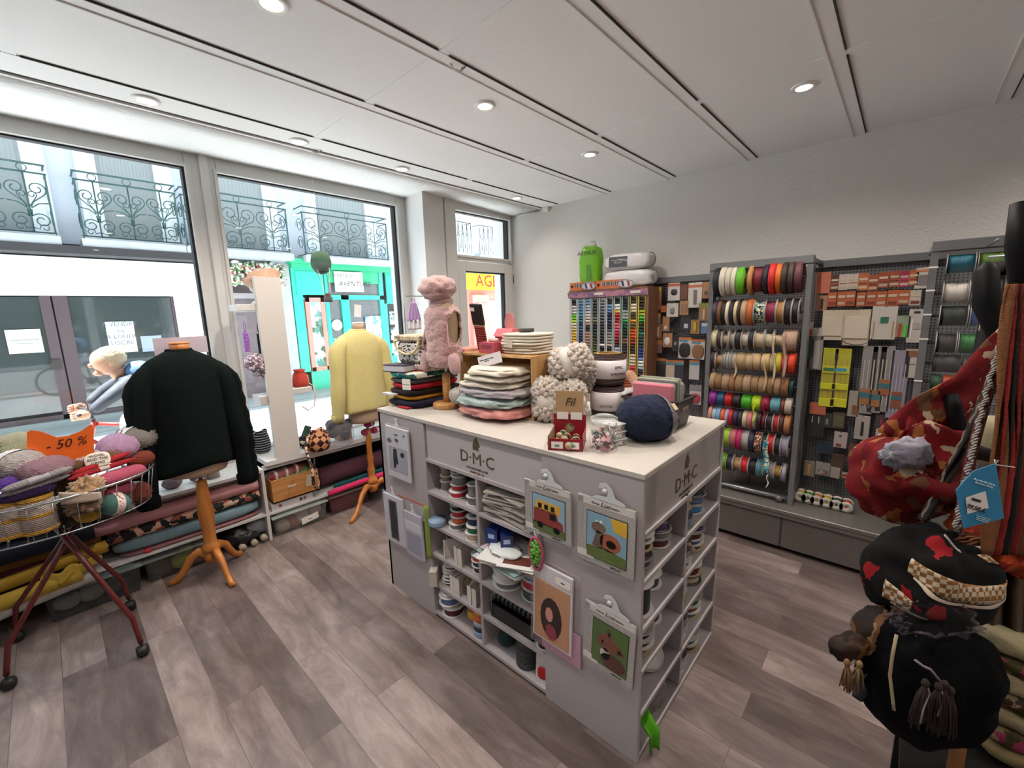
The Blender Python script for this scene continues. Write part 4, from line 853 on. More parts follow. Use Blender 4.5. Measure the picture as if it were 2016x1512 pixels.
def banded_roll(lb, c, r, h, axis='Z'):
    t = thing('banded_yarn_roll', lb, 'yarn', c); W_ = M('#b9aba6', .8, bump=('wave', 60, .5), name='white_yarn'); Y_ = yarnmat('#c79432', 60)
    obj('yarn', MB().lathe([(r*.5, -h/2), (r, -h/2+.006), (r, h/2-.006), (r*.5, h/2)], axis=axis, seg=22), W_, t)
    for k_ in (-.46, 0, .46): obj('yellow_stripe', MB().lathe([(r*.98, h*k_-.010), (r*1.05, h*k_-.004), (r*1.05, h*k_+.004), (r*.98, h*k_+.010)], axis=axis, seg=22), Y_, t)
    obj('core', MB().lathe([(r*.5, -h/2-.001), (r*.5, h/2+.001)], axis=axis, seg=16), M('#16181a', .8), t)
banded_roll('yellow and white banded yarn roll, first at the front left of the basket', Q(12, 1022, 2.72), .052, .15); banded_roll('yellow and white banded yarn roll, second, in front middle', Q(72, 1010, 2.72), .06, .155)
banded_roll('yellow rimmed yarn roll lying with its hollow end to the front', Q(172, 1002, 2.78), .05, .09, 'Y')
# =====================================================================
# DISPLAY COUNTER
# =====================================================================
CX0, CX1, CY0, CY1, CH_ = 1.217, 2.04, .562, 2.165, 1.10
LAM = M('#a8a1a2', .45, var=(300, .04), name='pale_grey_laminate'); LTOP = M('#bab4ad', .35, name='counter_top_laminate')
ct = thing('display_counter', 'large pale grey display counter with open shelves of ribbon reels, middle of the shop', 'counter', (0, 0, 0))
obj('worktop', MB().bx(CX0-.004, CX1+.004, CY0-.004, CY1, CH_-.02, CH_, ch=.002), LTOP, ct)
obj('end_panel', MB().bx(CX0, CX0+.018, 1.735, CY1, 0, CH_-.02).bx(CX0, CX1, CY1-.018, CY1, 0, CH_-.02), LAM, ct)
obj('side_panel', MB().bx(CX0, CX0+.018, CY0, .977, 0, CH_-.02), LAM, ct)
obj('back_panel', MB().bx(CX1-.018, CX1, CY0, CY1, 0, CH_-.02), LAM, ct)
obj('inner_panel', MB().bx(1.56, 1.575, .96, 1.75, 0, 1.08).bx(CX0+.018, 1.56, .962, .977, 0, 1.08).bx(CX0+.018, 1.56, 1.735, 1.75, 0, 1.08).bx(1.25, CX1-.018, .94, .955, 0, 1.08), LAM, ct)
obj('divider', MB().bx(CX0+.002, 1.56, 1.352, 1.368, .03, .90), LAM, ct); obj('divider', MB().bx(1.612, 1.628, CY0+.002, .94, .03, .885), LAM, ct)
SH = [.895, .72, .54, .375, .20, .03]
for z in SH:
    obj('shelf', MB().bx(CX0, 1.56, .977, 1.735, z-.016, z), LAM, ct)
    obj('shelf', MB().bx(1.238, CX1-.018, CY0, .94, z-.016-.01, z-.01), LAM, ct)
fs_ = obj('fascia', MB().bx(CX0+.010, CX0+.02, .985, 1.73, .895, 1.075), M('#b3adae', .45), ct)
f2 = obj('fascia', MB().bx(1.25, CX1-.02, CY0+.010, CY0+.02, .885, 1.075), M('#a59d9c', .45), ct)
LOGO = M('#57452f', .5, name='logo_bronze')
def dmc_logo(par, loc, rot, s=1):
    hp = [(-.022, 0), (.020, 0), (.012, .010), (.022, .018), (.026, .024), (.018, .040), (.008, .055), (.006, .066), (-.002, .058), (-.012, .052), (-.020, .036), (-.024, .018)]
    L = Vector(loc)
    hh = obj('horse_head_logo', MB().prism([(a*s, b*s) for a, b in hp], -.0006, 0), LOGO, par, L+Vector((0, 0, .045)), rot)
    letters('dmc', LOGO, par, L, rot, scale=(1.06*s, 1, s)); letters('dmc2', LOGO, par, L-Vector((0, 0, .047)), rot, scale=(s, 1, s)); letters('dmc3', LOGO, par, L-Vector((0, 0, .066)), rot, scale=(s, 1, s))
q = P(938, 902, x=CX0+.009); dmc_logo(fs_, (CX0+.009, q.y, q.z-.008), (0, 0, FACE_X), .92)
q = P(1352, 938, y=CY0+.009); dmc_logo(f2, (q.x, CY0+.009, q.z-.01), (0, 0, 0), .92)
# ---- reels ----
WF = M('#c9c7c5', .35, name='white_reel')
def reel_mesh(kind, r, h):
    if kind == 'flange': return cached(('flange', r, h), lambda: MB().lathe([(0, 0), (r, 0), (r, .0025), (r*.3, .0025), (r*.3, h-.0025), (r, h-.0025), (r, h), (r*.2, h), (r*.2, h-.004), (0, h-.004)], seg=26))
    return cached(('ribbon', r, h), lambda: MB().lathe([(r, 0), (r*1.015, h*.3), (r, h*.5), (r*1.015, h*.7), (r, h)], seg=26))
def reel(lb, loc, r, h, col, rot=(0, 0, 0), fl=WF, fill=.82, group=None, name='ribbon_reel', m=None):
    t = thing(name, lb, 'reel', loc, group=group, rot=rot)
    r_ = round(r, 3); h_ = round(h, 3)
    if fl: obj('flange', reel_mesh('flange', r_, h_), fl, t)
    obj('ribbon', reel_mesh('ribbon', round(r_*fill, 4), round(h_-.004, 4)), m or M(col, .55, bump=('wavez', 60, .25), name='ribbon'), t, (0, 0, .002)); return t
CN = {'#8a7a68': 'brown lace', '#7f7a76': 'grey lace', '#7d7b7c': 'grey', '#b3202c': 'red', '#d02c3a': 'bright red', '#d8d3cc': 'white', '#16181c': 'black', '#c8603c': 'orange', '#1c2a58': 'navy', '#1e6a3c': 'green', '#cdb89a': 'beige', '#8ea6c4': 'light blue', '#5a1a1e': 'dark red', '#2a3a48': 'dark teal', '#5b6f9a': 'blue', '#e08a30': 'orange yellow', '#a9b0bc': 'pale grey', '#d9c9a4': 'cream', '#e0b030': 'yellow', '#5a3a6a': 'purple', '#2f86b8': 'sky blue', '#c98a92': 'pink', '#3a3c40': 'charcoal', '#2f5a2a': 'dark green', '#8a3a30': 'rust'}
ORD = ['bottom', 'second', 'third', 'fourth', 'fifth', 'sixth', 'seventh']
def stack(where, x, y, z, spec, group):
    zz = z
    for i, (r, h, c) in enumerate(spec):
        reel('%s ribbon reel, %s in stack %s' % (CN.get(c, 'coloured'), ORD[min(i, 6)], where), (x+random.uniform(-.006, .006), y+random.uniform(-.006, .006), zz), r, h, c, group=group, fl=WF if group == G1 else M(['#a9a6a2', '#7d7874', '#2a2a2e', '#a08c6c', '#c4c0bc'][(i+len(where)) % 5], .4)); zz += h
G1 = 'ribbon reels in the counter shelves'
random.seed(5)
S = .002
stack('at the left under the logo', 1.29, 1.665, SH[1]+S, [(.036, .05, '#7f7a76'), (.034, .028, '#8a7a68'), (.034, .045, '#8a7a68')], G1)
stack('in the middle of the top left shelf', 1.285, 1.565, SH[1]+S, [(.046, .03, '#d02c3a'), (.046, .032, '#b3202c'), (.046, .045, '#7d7b7c'), (.040, .02, '#7d7b7c')], G1)
stack('at the right of the top left shelf', 1.275, 1.435, SH[1]+S, [(.043, .04, '#7f7a76'), (.036, .06, '#7f7a76')], G1)
reel('light blue ribbon roll lying at the left edge of the second shelf', (1.235, 1.69, SH[2]+S), .045, .032, '#8ea6c4', fl=None, fill=1, group=G1)
stack('in the middle of the second shelf', 1.29, 1.585, SH[2]+S, [(.047, .03, '#7d7b7c'), (.047, .036, '#c8603c'), (.046, .034, '#b3202c'), (.046, .03, '#16181c')], G1)
stack('at the right of the second shelf', 1.27, 1.44, SH[2]+S, [(.043, .036, '#cdb89a'), (.043, .036, '#1e6a3c'), (.043, .04, '#1c2a58')], G1)
stack('at the dark left of the third shelf', 1.33, 1.68, SH[3]+S, [(.04, .03, '#7d7b7c'), (.04, .03, '#2a3a48'), (.04, .03, '#3a3c40'), (.036, .03, '#2a3a48')], G1)
stack('at the right of the third shelf', 1.27, 1.42, SH[3]+S, [(.04, .035, '#5a1a1e'), (.04, .03, '#2a3a48'), (.04, .03, '#b3202c')], G1)
stack('of flat cream reels on the fourth shelf', 1.28, 1.66, SH[4]+S, [(.043, .018, '#16181c'), (.043, .018, '#2a3a48'), (.043, .018, '#16181c'), (.043, .018, '#2f5a2a'), (.043, .02, '#d9c9a4'), (.043, .018, '#5a1a1e')], G1)
stack('of large white reels at the bottom left', 1.275, 1.66, SH[5]+S, [(.062, .045, '#5a1a1e'), (.062, .022, '#d8d3cc'), (.062, .045, '#5b6f9a'), (.058, .014, '#5b6f9a')], G1)
for i, (c, z_) in enumerate((('#e0b030', 0), ('#c8603c', .045), ('#b3202c', .085))): reel('%s ribbon roll stacked behind on the bottom shelf' % CN[c], (1.33, 1.535, SH[5]+S+z_), .042, .038, c, fl=None, fill=1, group=G1)
for i, (c, z_) in enumerate((('#8ea6c4', 0), ('#2a3a48', .03), ('#a9b0bc', .055), ('#c8603c', .08), ('#e08a30', .115))): reel('%s ribbon roll in the stack beside the bottom divider' % CN[c], (1.27, 1.42, SH[5]+S+z_), .042, .03, c, fl=None, fill=1, group=G1)
def file_card(lb, y, z, w=.10, h=.10, rz=0, x=1.225):
    t = thing('card_file', lb, 'card file', (x, y, z), rz); obj('side', MB().bx(0, .11, -.001, .001, 0, h), M('#c9c0b8', .8), t); obj('spine', MB().bx(-.001, .001, -.014, .014, 0, h*.95), M('#d2cac2', .8), t)
for i, (y, z, rz, lb) in enumerate(((1.635, SH[3], -.5, 'tilted white card file at the left of the third shelf'), (1.545, SH[3], -.2, 'white card file in the middle of the third shelf'), (1.515, SH[3], .1, 'second white card file in the middle of the third shelf'),
    (1.59, SH[4], -.1, 'white card file beside the flat cream reels'), (1.57, SH[4], 0, 'white card file next to the brown roll on the fourth shelf'), (1.545, SH[4], .1, 'third white card file on the fourth shelf'), (1.455, SH[4], 0, 'tall white card file near the divider'), (1.42, SH[4], .1, 'white card file against the divider'))): file_card(lb, y, z+.001, rz=rz)
t = thing('card_file', 'white card box sticking out at the left of the fourth shelf', 'card file', (1.19, 1.70, SH[4]+.001), R(40)); obj('box', MB().bx(0, .10, -.02, .02, 0, .085), M('#c2b9b0', .8), t)
reel('brown striped ribbon roll standing on the fourth shelf', (1.30, 1.52, SH[4]+.045), .042, .03, '#8a7a68', rot=(0, R(90), R(70)), fl=None, fill=1, group=G1)
reel('pale blue ribbon roll standing on the fourth shelf', (1.31, 1.475, SH[4]+.045), .042, .022, '#a9b0bc', rot=(0, R(90), R(80)), group=G1)
reel('rust brown ribbon roll standing on the fourth shelf', (1.31, 1.435, SH[4]+.05), .045, .03, '#8a3a30', rot=(0, R(90), R(80)), fl=None, fill=1, group=G1)
# magazines
mags = ['#b4aaa2', '#8a5a34', '#a69a94', '#6e5a50', '#c4bab2', '#59483e', '#b9aea8', '#8f8076', '#cfc6be', '#7a6a60']
zz = SH[1]+.002
for i, c in enumerate(mags):
    t = thing('magazine', 'magazine with %s cover, number %d from the bottom of the loose pile in the right shelf' % (['pale grey', 'orange brown', 'grey', 'dark brown', 'cream', 'dark', 'light grey', 'taupe', 'white', 'brown'][i], i+1) if False else '%s magazine, %s in the loose pile on the right top shelf' % (['pale grey', 'orange brown', 'mid grey', 'dark brown', 'cream', 'dark', 'light grey', 'taupe', 'white', 'brown'][i], ['lowest', 'second up', 'third up', 'fourth up', 'fifth up', 'sixth up', 'seventh up', 'eighth up', 'second from top', 'topmost'][i]), 'magazine', (1.33, 1.19+random.uniform(-.03, .03), zz), random.uniform(-.3, .3), 'magazines in the counter', rot=None)
    t.rotation_euler = (random.uniform(-.03, .03), random.uniform(-.02, .04), random.uniform(-.25, .25))
    obj('pages', MB().box((0, 0, .004), (.20, .27, .006)), M('#c9c3bb', .8), t); obj('cover', MB().box((0, 0, .0075), (.203, .273, .001)), pat('blotch', [c, '#a39a92', c], 14, rough=.3), t); zz += .0125
for i, (y, lb) in enumerate(((1.29, 'first'), (1.22, 'second'))):
    t = thing('notions_box', 'small dark blue product box on the right second shelf, %s from the left' % lb, 'box', (1.26, y, SH[2]+.085), R(20+25*i)); obj('box', MB().box((0, 0, 0), (.09, .055, .065)), M('#1b2f6a', .4), t); obj('print', MB().box((-.0455, 0, .005), (.001, .03, .02)), M('#9fb4d8', .5), t)
zz = SH[2]+.002
for i, c in enumerate(['#cfc6b8', '#b9c4c8', '#c9b4bc', '#8fa8a4', '#d9d6d2', '#b9a8b4', '#e0deda']):
    t = thing('pattern_leaflet', '%s pattern leaflet in the loose pile under the blue boxes' % ['kraft', 'pale blue', 'pinkish', 'teal', 'white', 'mauve', 'glossy white'][i], 'leaflet', (1.25+random.uniform(-.02, .02), 1.17+random.uniform(-.03, .03), zz))
    t.rotation_euler = (0, random.uniform(-.02, .02), random.uniform(-.35, .35)); obj('sheet', MB().box((0, 0, .002), (.19, .27, .003)), M(c, .35), t); zz += .006
t = thing('photo_card', 'glossy leaflet with dark red picture on top of the leaflet pile', 'leaflet', (1.20, 1.10, zz+.004), R(25)); obj('sheet', MB().box((0, 0, 0), (.11, .16, .002)), M('#e6e4e2', .2), t); obj('picture', MB().box((0, 0, .0012), (.06, .12, .001)), M('#6a3a34', .3), t)
t = thing('plastic_hand_template', 'translucent white plastic shape lying on the leaflets', 'template', (1.22, 1.19, zz+.012), 0); obj('shape', MB().blob((0, 0, 0), (.05, .08, .008), 2.6, .35, 3, 2), M('#d9dcdc', .3), t)
q = P(1055, 1090, x=1.19)
t = thing('bead_pod', 'knitted pea pod bag full of green beads hanging at the right of the shelves', 'bead bag', (1.195, q.y, q.z), FACE_X)
random.seed(8)
for i in range(46): a = random.random()*6.28; rr = random.random()**.5; obj('bead', cached('bead', lambda: MB().blob((0, 0, 0), (.0075,)*3, seg=(8, 6))), M('#5a9a34', .25), t, (.026*rr*math.cos(a), -.004-.012*(1-rr*rr), .055*rr*math.sin(a)))
obj('pod', MB().blob((0, .004, 0), (.034, .010, .065), 2), cloth('#b9b0a8'), t); obj('trim', MB().tube([(.034*math.cos(a), -.004, .068*math.sin(a)) for a in [i*.3 for i in range(21)]], .005, 6, closed=True), M('#c24a6a', .8, bump=('noise', 80, 1)), t); obj('cord', MB().tube([(0, 0, .065), (.01, 0, .09), (-.01, 0, .09), (0, 0, .065)], .003, 5).tube([(-.02, 0, -.05), (-.03, -.005, -.09), (-.02, 0, -.12)], .003, 5), cloth('#d9d2c8'), t)
stack('of big grey reels on the right third shelf', 1.30, 1.25, SH[3]+S, [(.075, .035, '#7d7b7c'), (.07, .035, '#d8d3cc'), (.075, .04, '#d8d3cc')], G1)
for i, (c, h) in enumerate((('#3a3c40', .05), ('#b3202c', .042), ('#2f86b8', .02))): reel('%s big ribbon reel in the tall stack on the right third shelf' % CN[c], (1.31, 1.085, SH[3]+.012+[0, .052, .096][i]), .075, h, c, fill=.93, group=G1)
t = thing('black_reel_box', 'black open box holding a row of shiny black reels on the right fourth shelf', 'box', (1.31, 1.20, SH[4]), 0)
obj('box', MB().bx(-.07, .07, -.14, .12, 0, .005).bx(-.07, -.066, -.14, .12, 0, .07).bx(.066, .07, -.14, .12, 0, .07).bx(-.07, .07, -.14, -.136, 0, .07).bx(-.07, .07, .116, .12, 0, .07), M('#16151a', .35), t)
for i in range(9): obj('black_reel', reel_mesh('ribbon', .05, .022), M('#101014', .25), t, (0, -.125+.026*i, .065), (R(-90), 0, 0))
obj('wire_handle', MB().tube([(-.073, .11, 0), (-.073, .11, .11), (-.06, .09, .13), (-.03, .07, .13)], .002, 5), CHROME, t)
reel('black cord spool with white flange on the shelf corner', (1.262, 1.012, SH[4]+S), .038, .085, '#16181c', group=G1)
yarn_ball('dusty pink yarn ball at the dark bottom shelf', (1.33, 1.30, SH[5]+.12), .04, '#8a4a4c'); yarn_ball('dark teal yarn ball at the bottom shelf', (1.29, 1.27, SH[5]+.045), .042, '#1f3a48')
for i in range(4): reel('grey elastic coil, %s of the pile on the bottom shelf' % ORD[i], (1.28, 1.13, SH[5]+S+.03*i), .052, .028, '#3a3c40', fl=None, fill=1, group=G1, m=M('#56565c', .8, bump=('wavez', 90, 1)))
yarn_ball('rose coloured wool tangle on top of the grey elastic coils', (1.30, 1.12, SH[5]+.145), .04, '#7a3a3a', sq=(1, 1, .6))
t = thing('needle_pack', 'brown envelope and clear pack with red yarn leaning in the bottom right corner', 'pack', (1.24, 1.01, SH[5]+.001), FACE_X+R(12)); obj('envelope', MB().box((0, .02, .075), (.085, .004, .15), rot=(-.1, 0, 0)), M('#8a5f3c', .8), t); obj('card', MB().box((.0, .0, .062), (.062, .003, .125), rot=(-.12, 0, 0)), M('#c9c2c2', .5), t); obj('red_motif', MB().blob((0, -.006, .05), (.022, .003, .030), 2.6, .2, 5), M('#b01c20', .6), t); obj('header', MB().box((0, .004, .105), (.062, .004, .035)), M('#d6d0cc', .5), t)
# reels in the side facing the racks
G2 = 'ribbon reels in the counter side shelves'
def sstack(where, x, z, spec, y=.648): stack(where, x, y, z, spec, G2)
sstack('on the top near side shelf', 1.34, SH[1]-.008, [(.065, .03, '#3a3c40'), (.062, .03, '#5a1a1e'), (.06, .03, '#16181c'), (.06, .025, '#8a7a68')])
sstack('on the top far side shelf', 1.50, SH[1]-.008, [(.06, .035, '#5a1a1e'), (.06, .03, '#7d7b7c'), (.06, .035, '#5a3a6a')])
sstack('on the second near side shelf', 1.32, SH[2]-.008, [(.078, .115, '#16181c'), ])
sstack('on the third near side shelf', 1.34, SH[3]-.008, [(.078, .03, '#8a7a68'), (.074, .03, '#3a3c40'), (.078, .03, '#16181c'), (.07, .03, '#3a3c40')])
reel('dark green big disc standing on the near fourth side shelf', (1.27, .66, SH[4]+.072), .08, .02, '#2f5a2a', rot=(0, R(82), R(-25)), fl=M('#1e4a24', .5), group=G2)
reel('green wound reel at the back of the near second side shelf', (1.49, .68, SH[2]-.007), .07, .05, '#3a3c40', group=G2)
reel('brown wound reel at the back of the near third side shelf', (1.51, .68, SH[3]-.007), .068, .09, '#5a1a1e', group=G2)
reel('cream big disc lying tilted on the near fourth side shelf', (1.47, .67, SH[4]+.03), .085, .02, '#cdb89a', rot=(R(22), 0, 0), group=G2)
t = thing('plastic_bag', 'clear shiny plastic bag of haberdashery on the lowest near side shelf', 'bag', (1.45, .64, SH[5]-.005)); obj('bag', MB().blob((0, 0, .055), (.11, .06, .06), 2.2, .5, 3, 4, (30, 20)), film('#b0a8a0', .3, .08), t); obj('contents', MB().blob((0, 0, .045), (.09, .05, .04), 2.2, .3, 4, 2), M('#3a3430', .6), t)
t = thing('green_felt', 'bright green felt sheet spilling out of the lowest side shelf', 'fabric', (1.29, CY0, 0)); obj('sheet', MB().grid(lambda u, v: (-.035+.07*u*(1-.55*v)+.02*v, .10-.13*min(1, v*1.5)+.012*math.sin(u*5), .21-.195*v+.01*math.sin(u*6+v*4)), 8, 12), cloth('#4f9a1c'), t, solid=.004)
random.seed(21)
cols2 = [['#5b6f9a', '#2a3a48', '#2f86b8'], ['#5a3a6a', '#16181c', '#5a3a6a'], ['#c8603c', '#b3202c', '#16181c'], ['#2f5a2a', '#8a3a30', '#1e6a3c'], ['#d8d3cc', '#16181c', '#5a1a1e', '#d8d3cc']]
for r_ in range(5):
    for k, (xx, lbx) in enumerate(((1.70, 'near'), (1.87, 'far'))):
        spec = [(.074, random.choice([.028, .032, .036]), c) for c in random.sample(cols2[r_]+['#c98a92', '#5b6f9a', '#5a1a1e'][k:], 4)]
        if r_ == 0: spec = [(.076, .04, '#2f86b8'), (.07, .04, '#5b6f9a'), (.07, .04, '#2a3a48')]
        if r_ == 2 and k == 1: spec = [(.072, .04, '#d9c9a4'), (.07, .045, '#5a1a1e'), (.066, .02, '#8a7a68')]
        if r_ == 2 and k == 0: spec = [(.066, .04, '#3a3c40'), (.07, .035, '#c8603c'), (.068, .02, '#b3202c')]
        sstack('%s on counter side, %s row, far column' % (lbx, ['top', 'second', 'third', 'fourth', 'lowest'][r_]), xx, SH[r_+1]-.008, spec)
t = thing('cream_tube', 'pale cream cardboard tube leaning out of the second side compartment', 'tube', (1.70, .60, .60)); obj('tube', MB().tube([(-.05, 0, .09), (.05, -.02, -.02)], .014, 12), M('#b39c86', .7), t)
# ---- kits on the panels ----
def hang_card(lb, px4, x=CX0, name='embroidery_kit', cat='embroidery kit', tilt=0, clear=True):
    ps = [P(a, b, x=x-.012) for a, b in px4]; yc = sum(p.y for p in ps)/4; zc = sum(p.z for p in ps)/4
    w = abs(ps[0].y-ps[1].y)*.5+abs(ps[3].y-ps[2].y)*.5; h = abs(ps[0].z-ps[3].z)*.5+abs(ps[1].z-ps[2].z)*.5
    t = thing(name, lb, cat, (x-.014, yc, zc), rot=(0, R(tilt), FACE_X)); return t, w, h
GRIDC = pat('checks', ['#ccc7c2', '#8f8a86'], 210, rough=.8)
def kit(lb, px4, art, tilt=0):
    t, w, h = hang_card(lb, px4, tilt=tilt)
    t.rotation_euler = Euler((0, R(tilt), FACE_X))
    obj('canvas', MB().box((0, 0, 0), (w, .006, h), ch=.002), GRIDC, t)
    obj('margin', MB().box((0, -.0035, h*.44), (w*.97, .001, h*.10)).box((-w*.44, -.0035, 0), (w*.1, .001, h*.95)), M('#d6d1cc', .7), t)
    obj('film_bag', MB().box((-.006, -.009, -.003), (w*1.08, .010, h*1.06), ch=.003), film('#e8e6ea', .02, .15), t)
    hk = [(-.045, h*.5), (.06, h*.5), (.058, h*.5+.010), (.03, h*.5+.02), (.018, h*.5+.05), (.0, h*.5+.066), (-.018, h*.5+.058), (-.022, h*.5+.045), (-.010, h*.5+.045), (.0, h*.5+.052), (.008, h*.5+.042), (.004, h*.5+.018), (-.03, h*.5+.012)]
    obj('hanger', MB().prism([(a*1.25, b) for a, b in hk], -.004, -.001), M('#c9cccd', .3), t); obj('hook', MB().lathe([(.009, -.006), (.011, 0), (.006, .014)], (-.004, .0, h*.5+.036), 'Y', 12), M('#dadada', .2), t)
    pw, ph = w*.68, h*.68
    obj('picture_border', MB().box((.008, -.0040, -.012), (pw+.006, .001, ph+.006)), M('#2c2826', .7), t)
    pic = obj('picture', MB().box((.008, -.0048, -.012), (pw, .001, ph)), art[0], t)
    for nm, poly, c in art[1:]:
        obj(nm, MB().prism([(.008+a*pw, -.012+b*ph) for a, b in poly], -.0062, -.0052), M(c, .75, bump=('noise', 200, .3)), t)
    letters('luc', TXT, t, (.0, -.0045, h*.44), scale=(1, 1, 1)); letters('luc1', TXT, t, (.0, -.0045, h*.435)); letters('luc2', TXT, t, (w*.2, -.0045, -h*.445)); obj('barcode', MB().box((-w*.33, -.0045, -h*.38), (w*.3, .001, h*.1)), M('#dcd8d4', .6), t)
    return t
circ = lambda cx, cy, rx, ry=None, n=14: [(cx+rx*math.cos(i*2*math.pi/n), cy+(ry or rx)*math.sin(i*2*math.pi/n)) for i in range(n)]
kit('cross stitch kit picturing a red bus, hanging on the counter end panel', [(1040, 945), (1130, 968), (1122, 1068), (1030, 1045)], [M('#8fb0c4', .7), ('grass', [(-.5, -.5), (.5, -.5), (.5, -.3), (-.5, -.26)], '#5a6a30'), ('upper_deck', [(-.42, .1), (.38, .1), (.36, .34), (-.36, .36)], '#d9a83c'), ('deck_window', [(-.32, .14), (-.2, .14), (-.2, .28), (-.32, .28)], '#dfe6e6'), ('deck_window', [(-.12, .14), (0, .14), (0, .28), (-.12, .28)], '#dfe6e6'), ('deck_window', [(.08, .14), (.2, .14), (.2, .28), (.08, .28)], '#dfe6e6'), ('body', [(-.47, -.3), (.46, -.32), (.44, -.1), (.3, -.06), (.26, .12), (-.46, .12)], '#8f2a22'), ('cab_window', [(.04, -.1), (.26, -.1), (.22, .07), (.04, .07)], '#cfd6d2'), ('wheel', circ(-.26, -.33, .1, .09), '#1e1c1c'), ('wheel', circ(.26, -.35, .1, .09), '#1e1c1c')])
kit('cross stitch kit picturing a snail, hanging at the corner of the counter', [(1146, 970), (1260, 1010), (1242, 1135), (1130, 1095)], [M('#7fa8bc', .7), ('grass', [(-.5, -.5), (.5, -.5), (.5, -.28), (0, -.2), (-.5, -.26)], '#5c6e2c'), ('sun', [(.1, .5), (.5, .5), (.5, .18), (.2, .24)], '#e0b02c'), ('neck', [(-.36, -.22), (-.1, -.25), (-.06, .1), (-.24, .14)], '#6b5246'), ('head', circ(-.2, .2, .19, .12), '#7a6154'), ('shell', circ(.1, -.06, .27, .2), '#a8583a'), ('shell_spiral', circ(.13, -.08, .13, .09), '#8a4228'), ('eye', circ(-.25, .32, .04, .04, 8), '#e8e6e0'), ('eye', circ(-.14, .33, .04, .04, 8), '#e8e6e0')], tilt=1)
kit('cross stitch kit picturing a fox, hanging lowest at the counter corner', [(1164, 1185), (1262, 1235), (1238, 1350), (1138, 1290)], [M('#4f6a30', .7), ('body', circ(.12, -.32, .36, .19), '#5a2c20'), ('chest', circ(-.12, -.2, .14, .14), '#c9bcb0'), ('head', [(-.38, -.02), (-.3, .2), (-.12, .26), (-.04, .46), (.06, .24), (.3, .14), (.46, -.02), (.14, -.08), (-.08, -.14)], '#7a4632'), ('ear_inside', [(-.06, .26), (-.03, .4), (.03, .25)], '#c9a89a'), ('ear_inside', [(.26, .08), (.4, -.0), (.24, -.02)], '#c9a89a'), ('eye', circ(-.2, .06, .04, .05, 8), '#181414')], tilt=3)
t, w, h = hang_card('large craft card pack with a tan and dark floral picture beside the fox kit', [(1064, 1108), (1138, 1145), (1118, 1290), (1040, 1232)], name='craft_pack', cat='craft pack', tilt=0); t.rotation_euler = Euler((0, R(2), FACE_X))
obj('backing_card', MB().box((0, 0, .0), (w, .010, h*1.02), ch=.002), M('#d2ccd0', .6), t); obj('picture', MB().box((0, -.006, -.03), (w*.9, .001, h*.78)), pat('blotch', ['#c9a084', '#b88a6c', '#d2ae92'], 10, rough=.5), t)
obj('motif', MB().prism([(a*w*.55-.002, b*h*.5-.05) for a, b in circ(0, 0, .5, .55, 16)], -.0075, -.0065), M('#33221e', .6), t); obj('motif_centre', MB().prism([(a*w*.2-.01, b*h*.2-.035) for a, b in circ(0, 0, .5, .5, 8)], -.0085, -.0075), M('#c98a80', .6), t); obj('motif_base', MB().prism([(a*w*.3, b*h*.22-.11) for a, b in circ(0, 0, .5, .5, 7)], -.0085, -.0075), M('#8a3a48', .6), t)
obj('header', MB().box((0, -.006, h*.42), (w*.98, .001, h*.17)), M('#cfcace', .5), t); obj('brand_patch', MB().box((-w*.38, -.007, h*.44), (.024, .001, .026)), M('#1f3468', .5), t); obj('barcode', MB().box((w*.27, -.007, h*.40), (w*.36, .001, h*.08)), LAB, t); letters('bar', TXT, t, (w*.27, -.008, h*.40), scale=(.45, 1, .5))
obj('film_bag', MB().box((.0, .012, -.02), (w*1.25, .008, h*1.2), ch=.003), film('#d9c4d0', .16, .1), t)
t, w, h = hang_card('pink printed pack peeking out behind the floral craft pack', [(1072, 1225), (1145, 1262), (1140, 1310), (1060, 1262)], name='craft_pack', cat='craft pack'); t.location.x += .006; obj('sheet', MB().box((0, 0, 0), (w, .003, h*1.3)), M('#b98fa4', .5), t)
# left end panel packs
def pack(lb, px4, m, parts, name='embroidery_pack', tilt=0):
    t, w, h = hang_card(lb, px4, name=name, tilt=0); t.rotation_euler = Euler((0, R(tilt), FACE_X))
    obj('sheet', MB().box((0, 0, 0), (w, .012, h), ch=.003), m, t); obj('film_bag', MB().box((0, -.003, .005), (w*1.06, .018, h*1.05), ch=.004), film('#e6e6ee', .03, .15), t)
    obj('hanger', MB().prism([(-.03, h*.5), (.03, h*.5), (.012, h*.5+.02), (.006, h*.5+.05), (-.01, h*.5+.052), (-.012, h*.5+.04), (-.002, h*.5+.036), (-.008, h*.5+.014)], -.003, 0), M('#d3d5d6', .3), t)
    for nm, poly, c in parts: obj(nm, MB().prism([(a*w, b*h) for a, b in poly], -.0075, -.0062), M(c, .7), t)
    return t, w, h
SKT = M('#c6c4cc', .6)
t, w, h = pack('baby embroidery pack with a pencil drawn animal, top left of the counter', [(764, 838), (808, 848), (808, 952), (763, 930)], SKT, [('print', [(-.4, -.36), (.4, -.36), (.42, .12), (-.38, .12)], '#a3a1ac'), ('animal', [(-.2, -.3), (-.12, -.3), (-.06, -.2), (.02, -.22), (.0, -.1), (-.02, .08), (-.16, .08), (-.2, -.1)], '#7c7a86'), ('moon', circ(.22, .0, .09, .05), '#b9b8c2'), ('badge', circ(-.33, .22, .11, .045), '#5c5c70'), ('emblem', circ(.0, .26, .08, .035), '#4a4a50')])
letters('sasha', TXT, t, (0, -.0075, h*.37), scale=(.9, 1, .9)); letters('prix', TXT, t, (w*.33, -.0075, h*.38), scale=(.6, 1, .8))
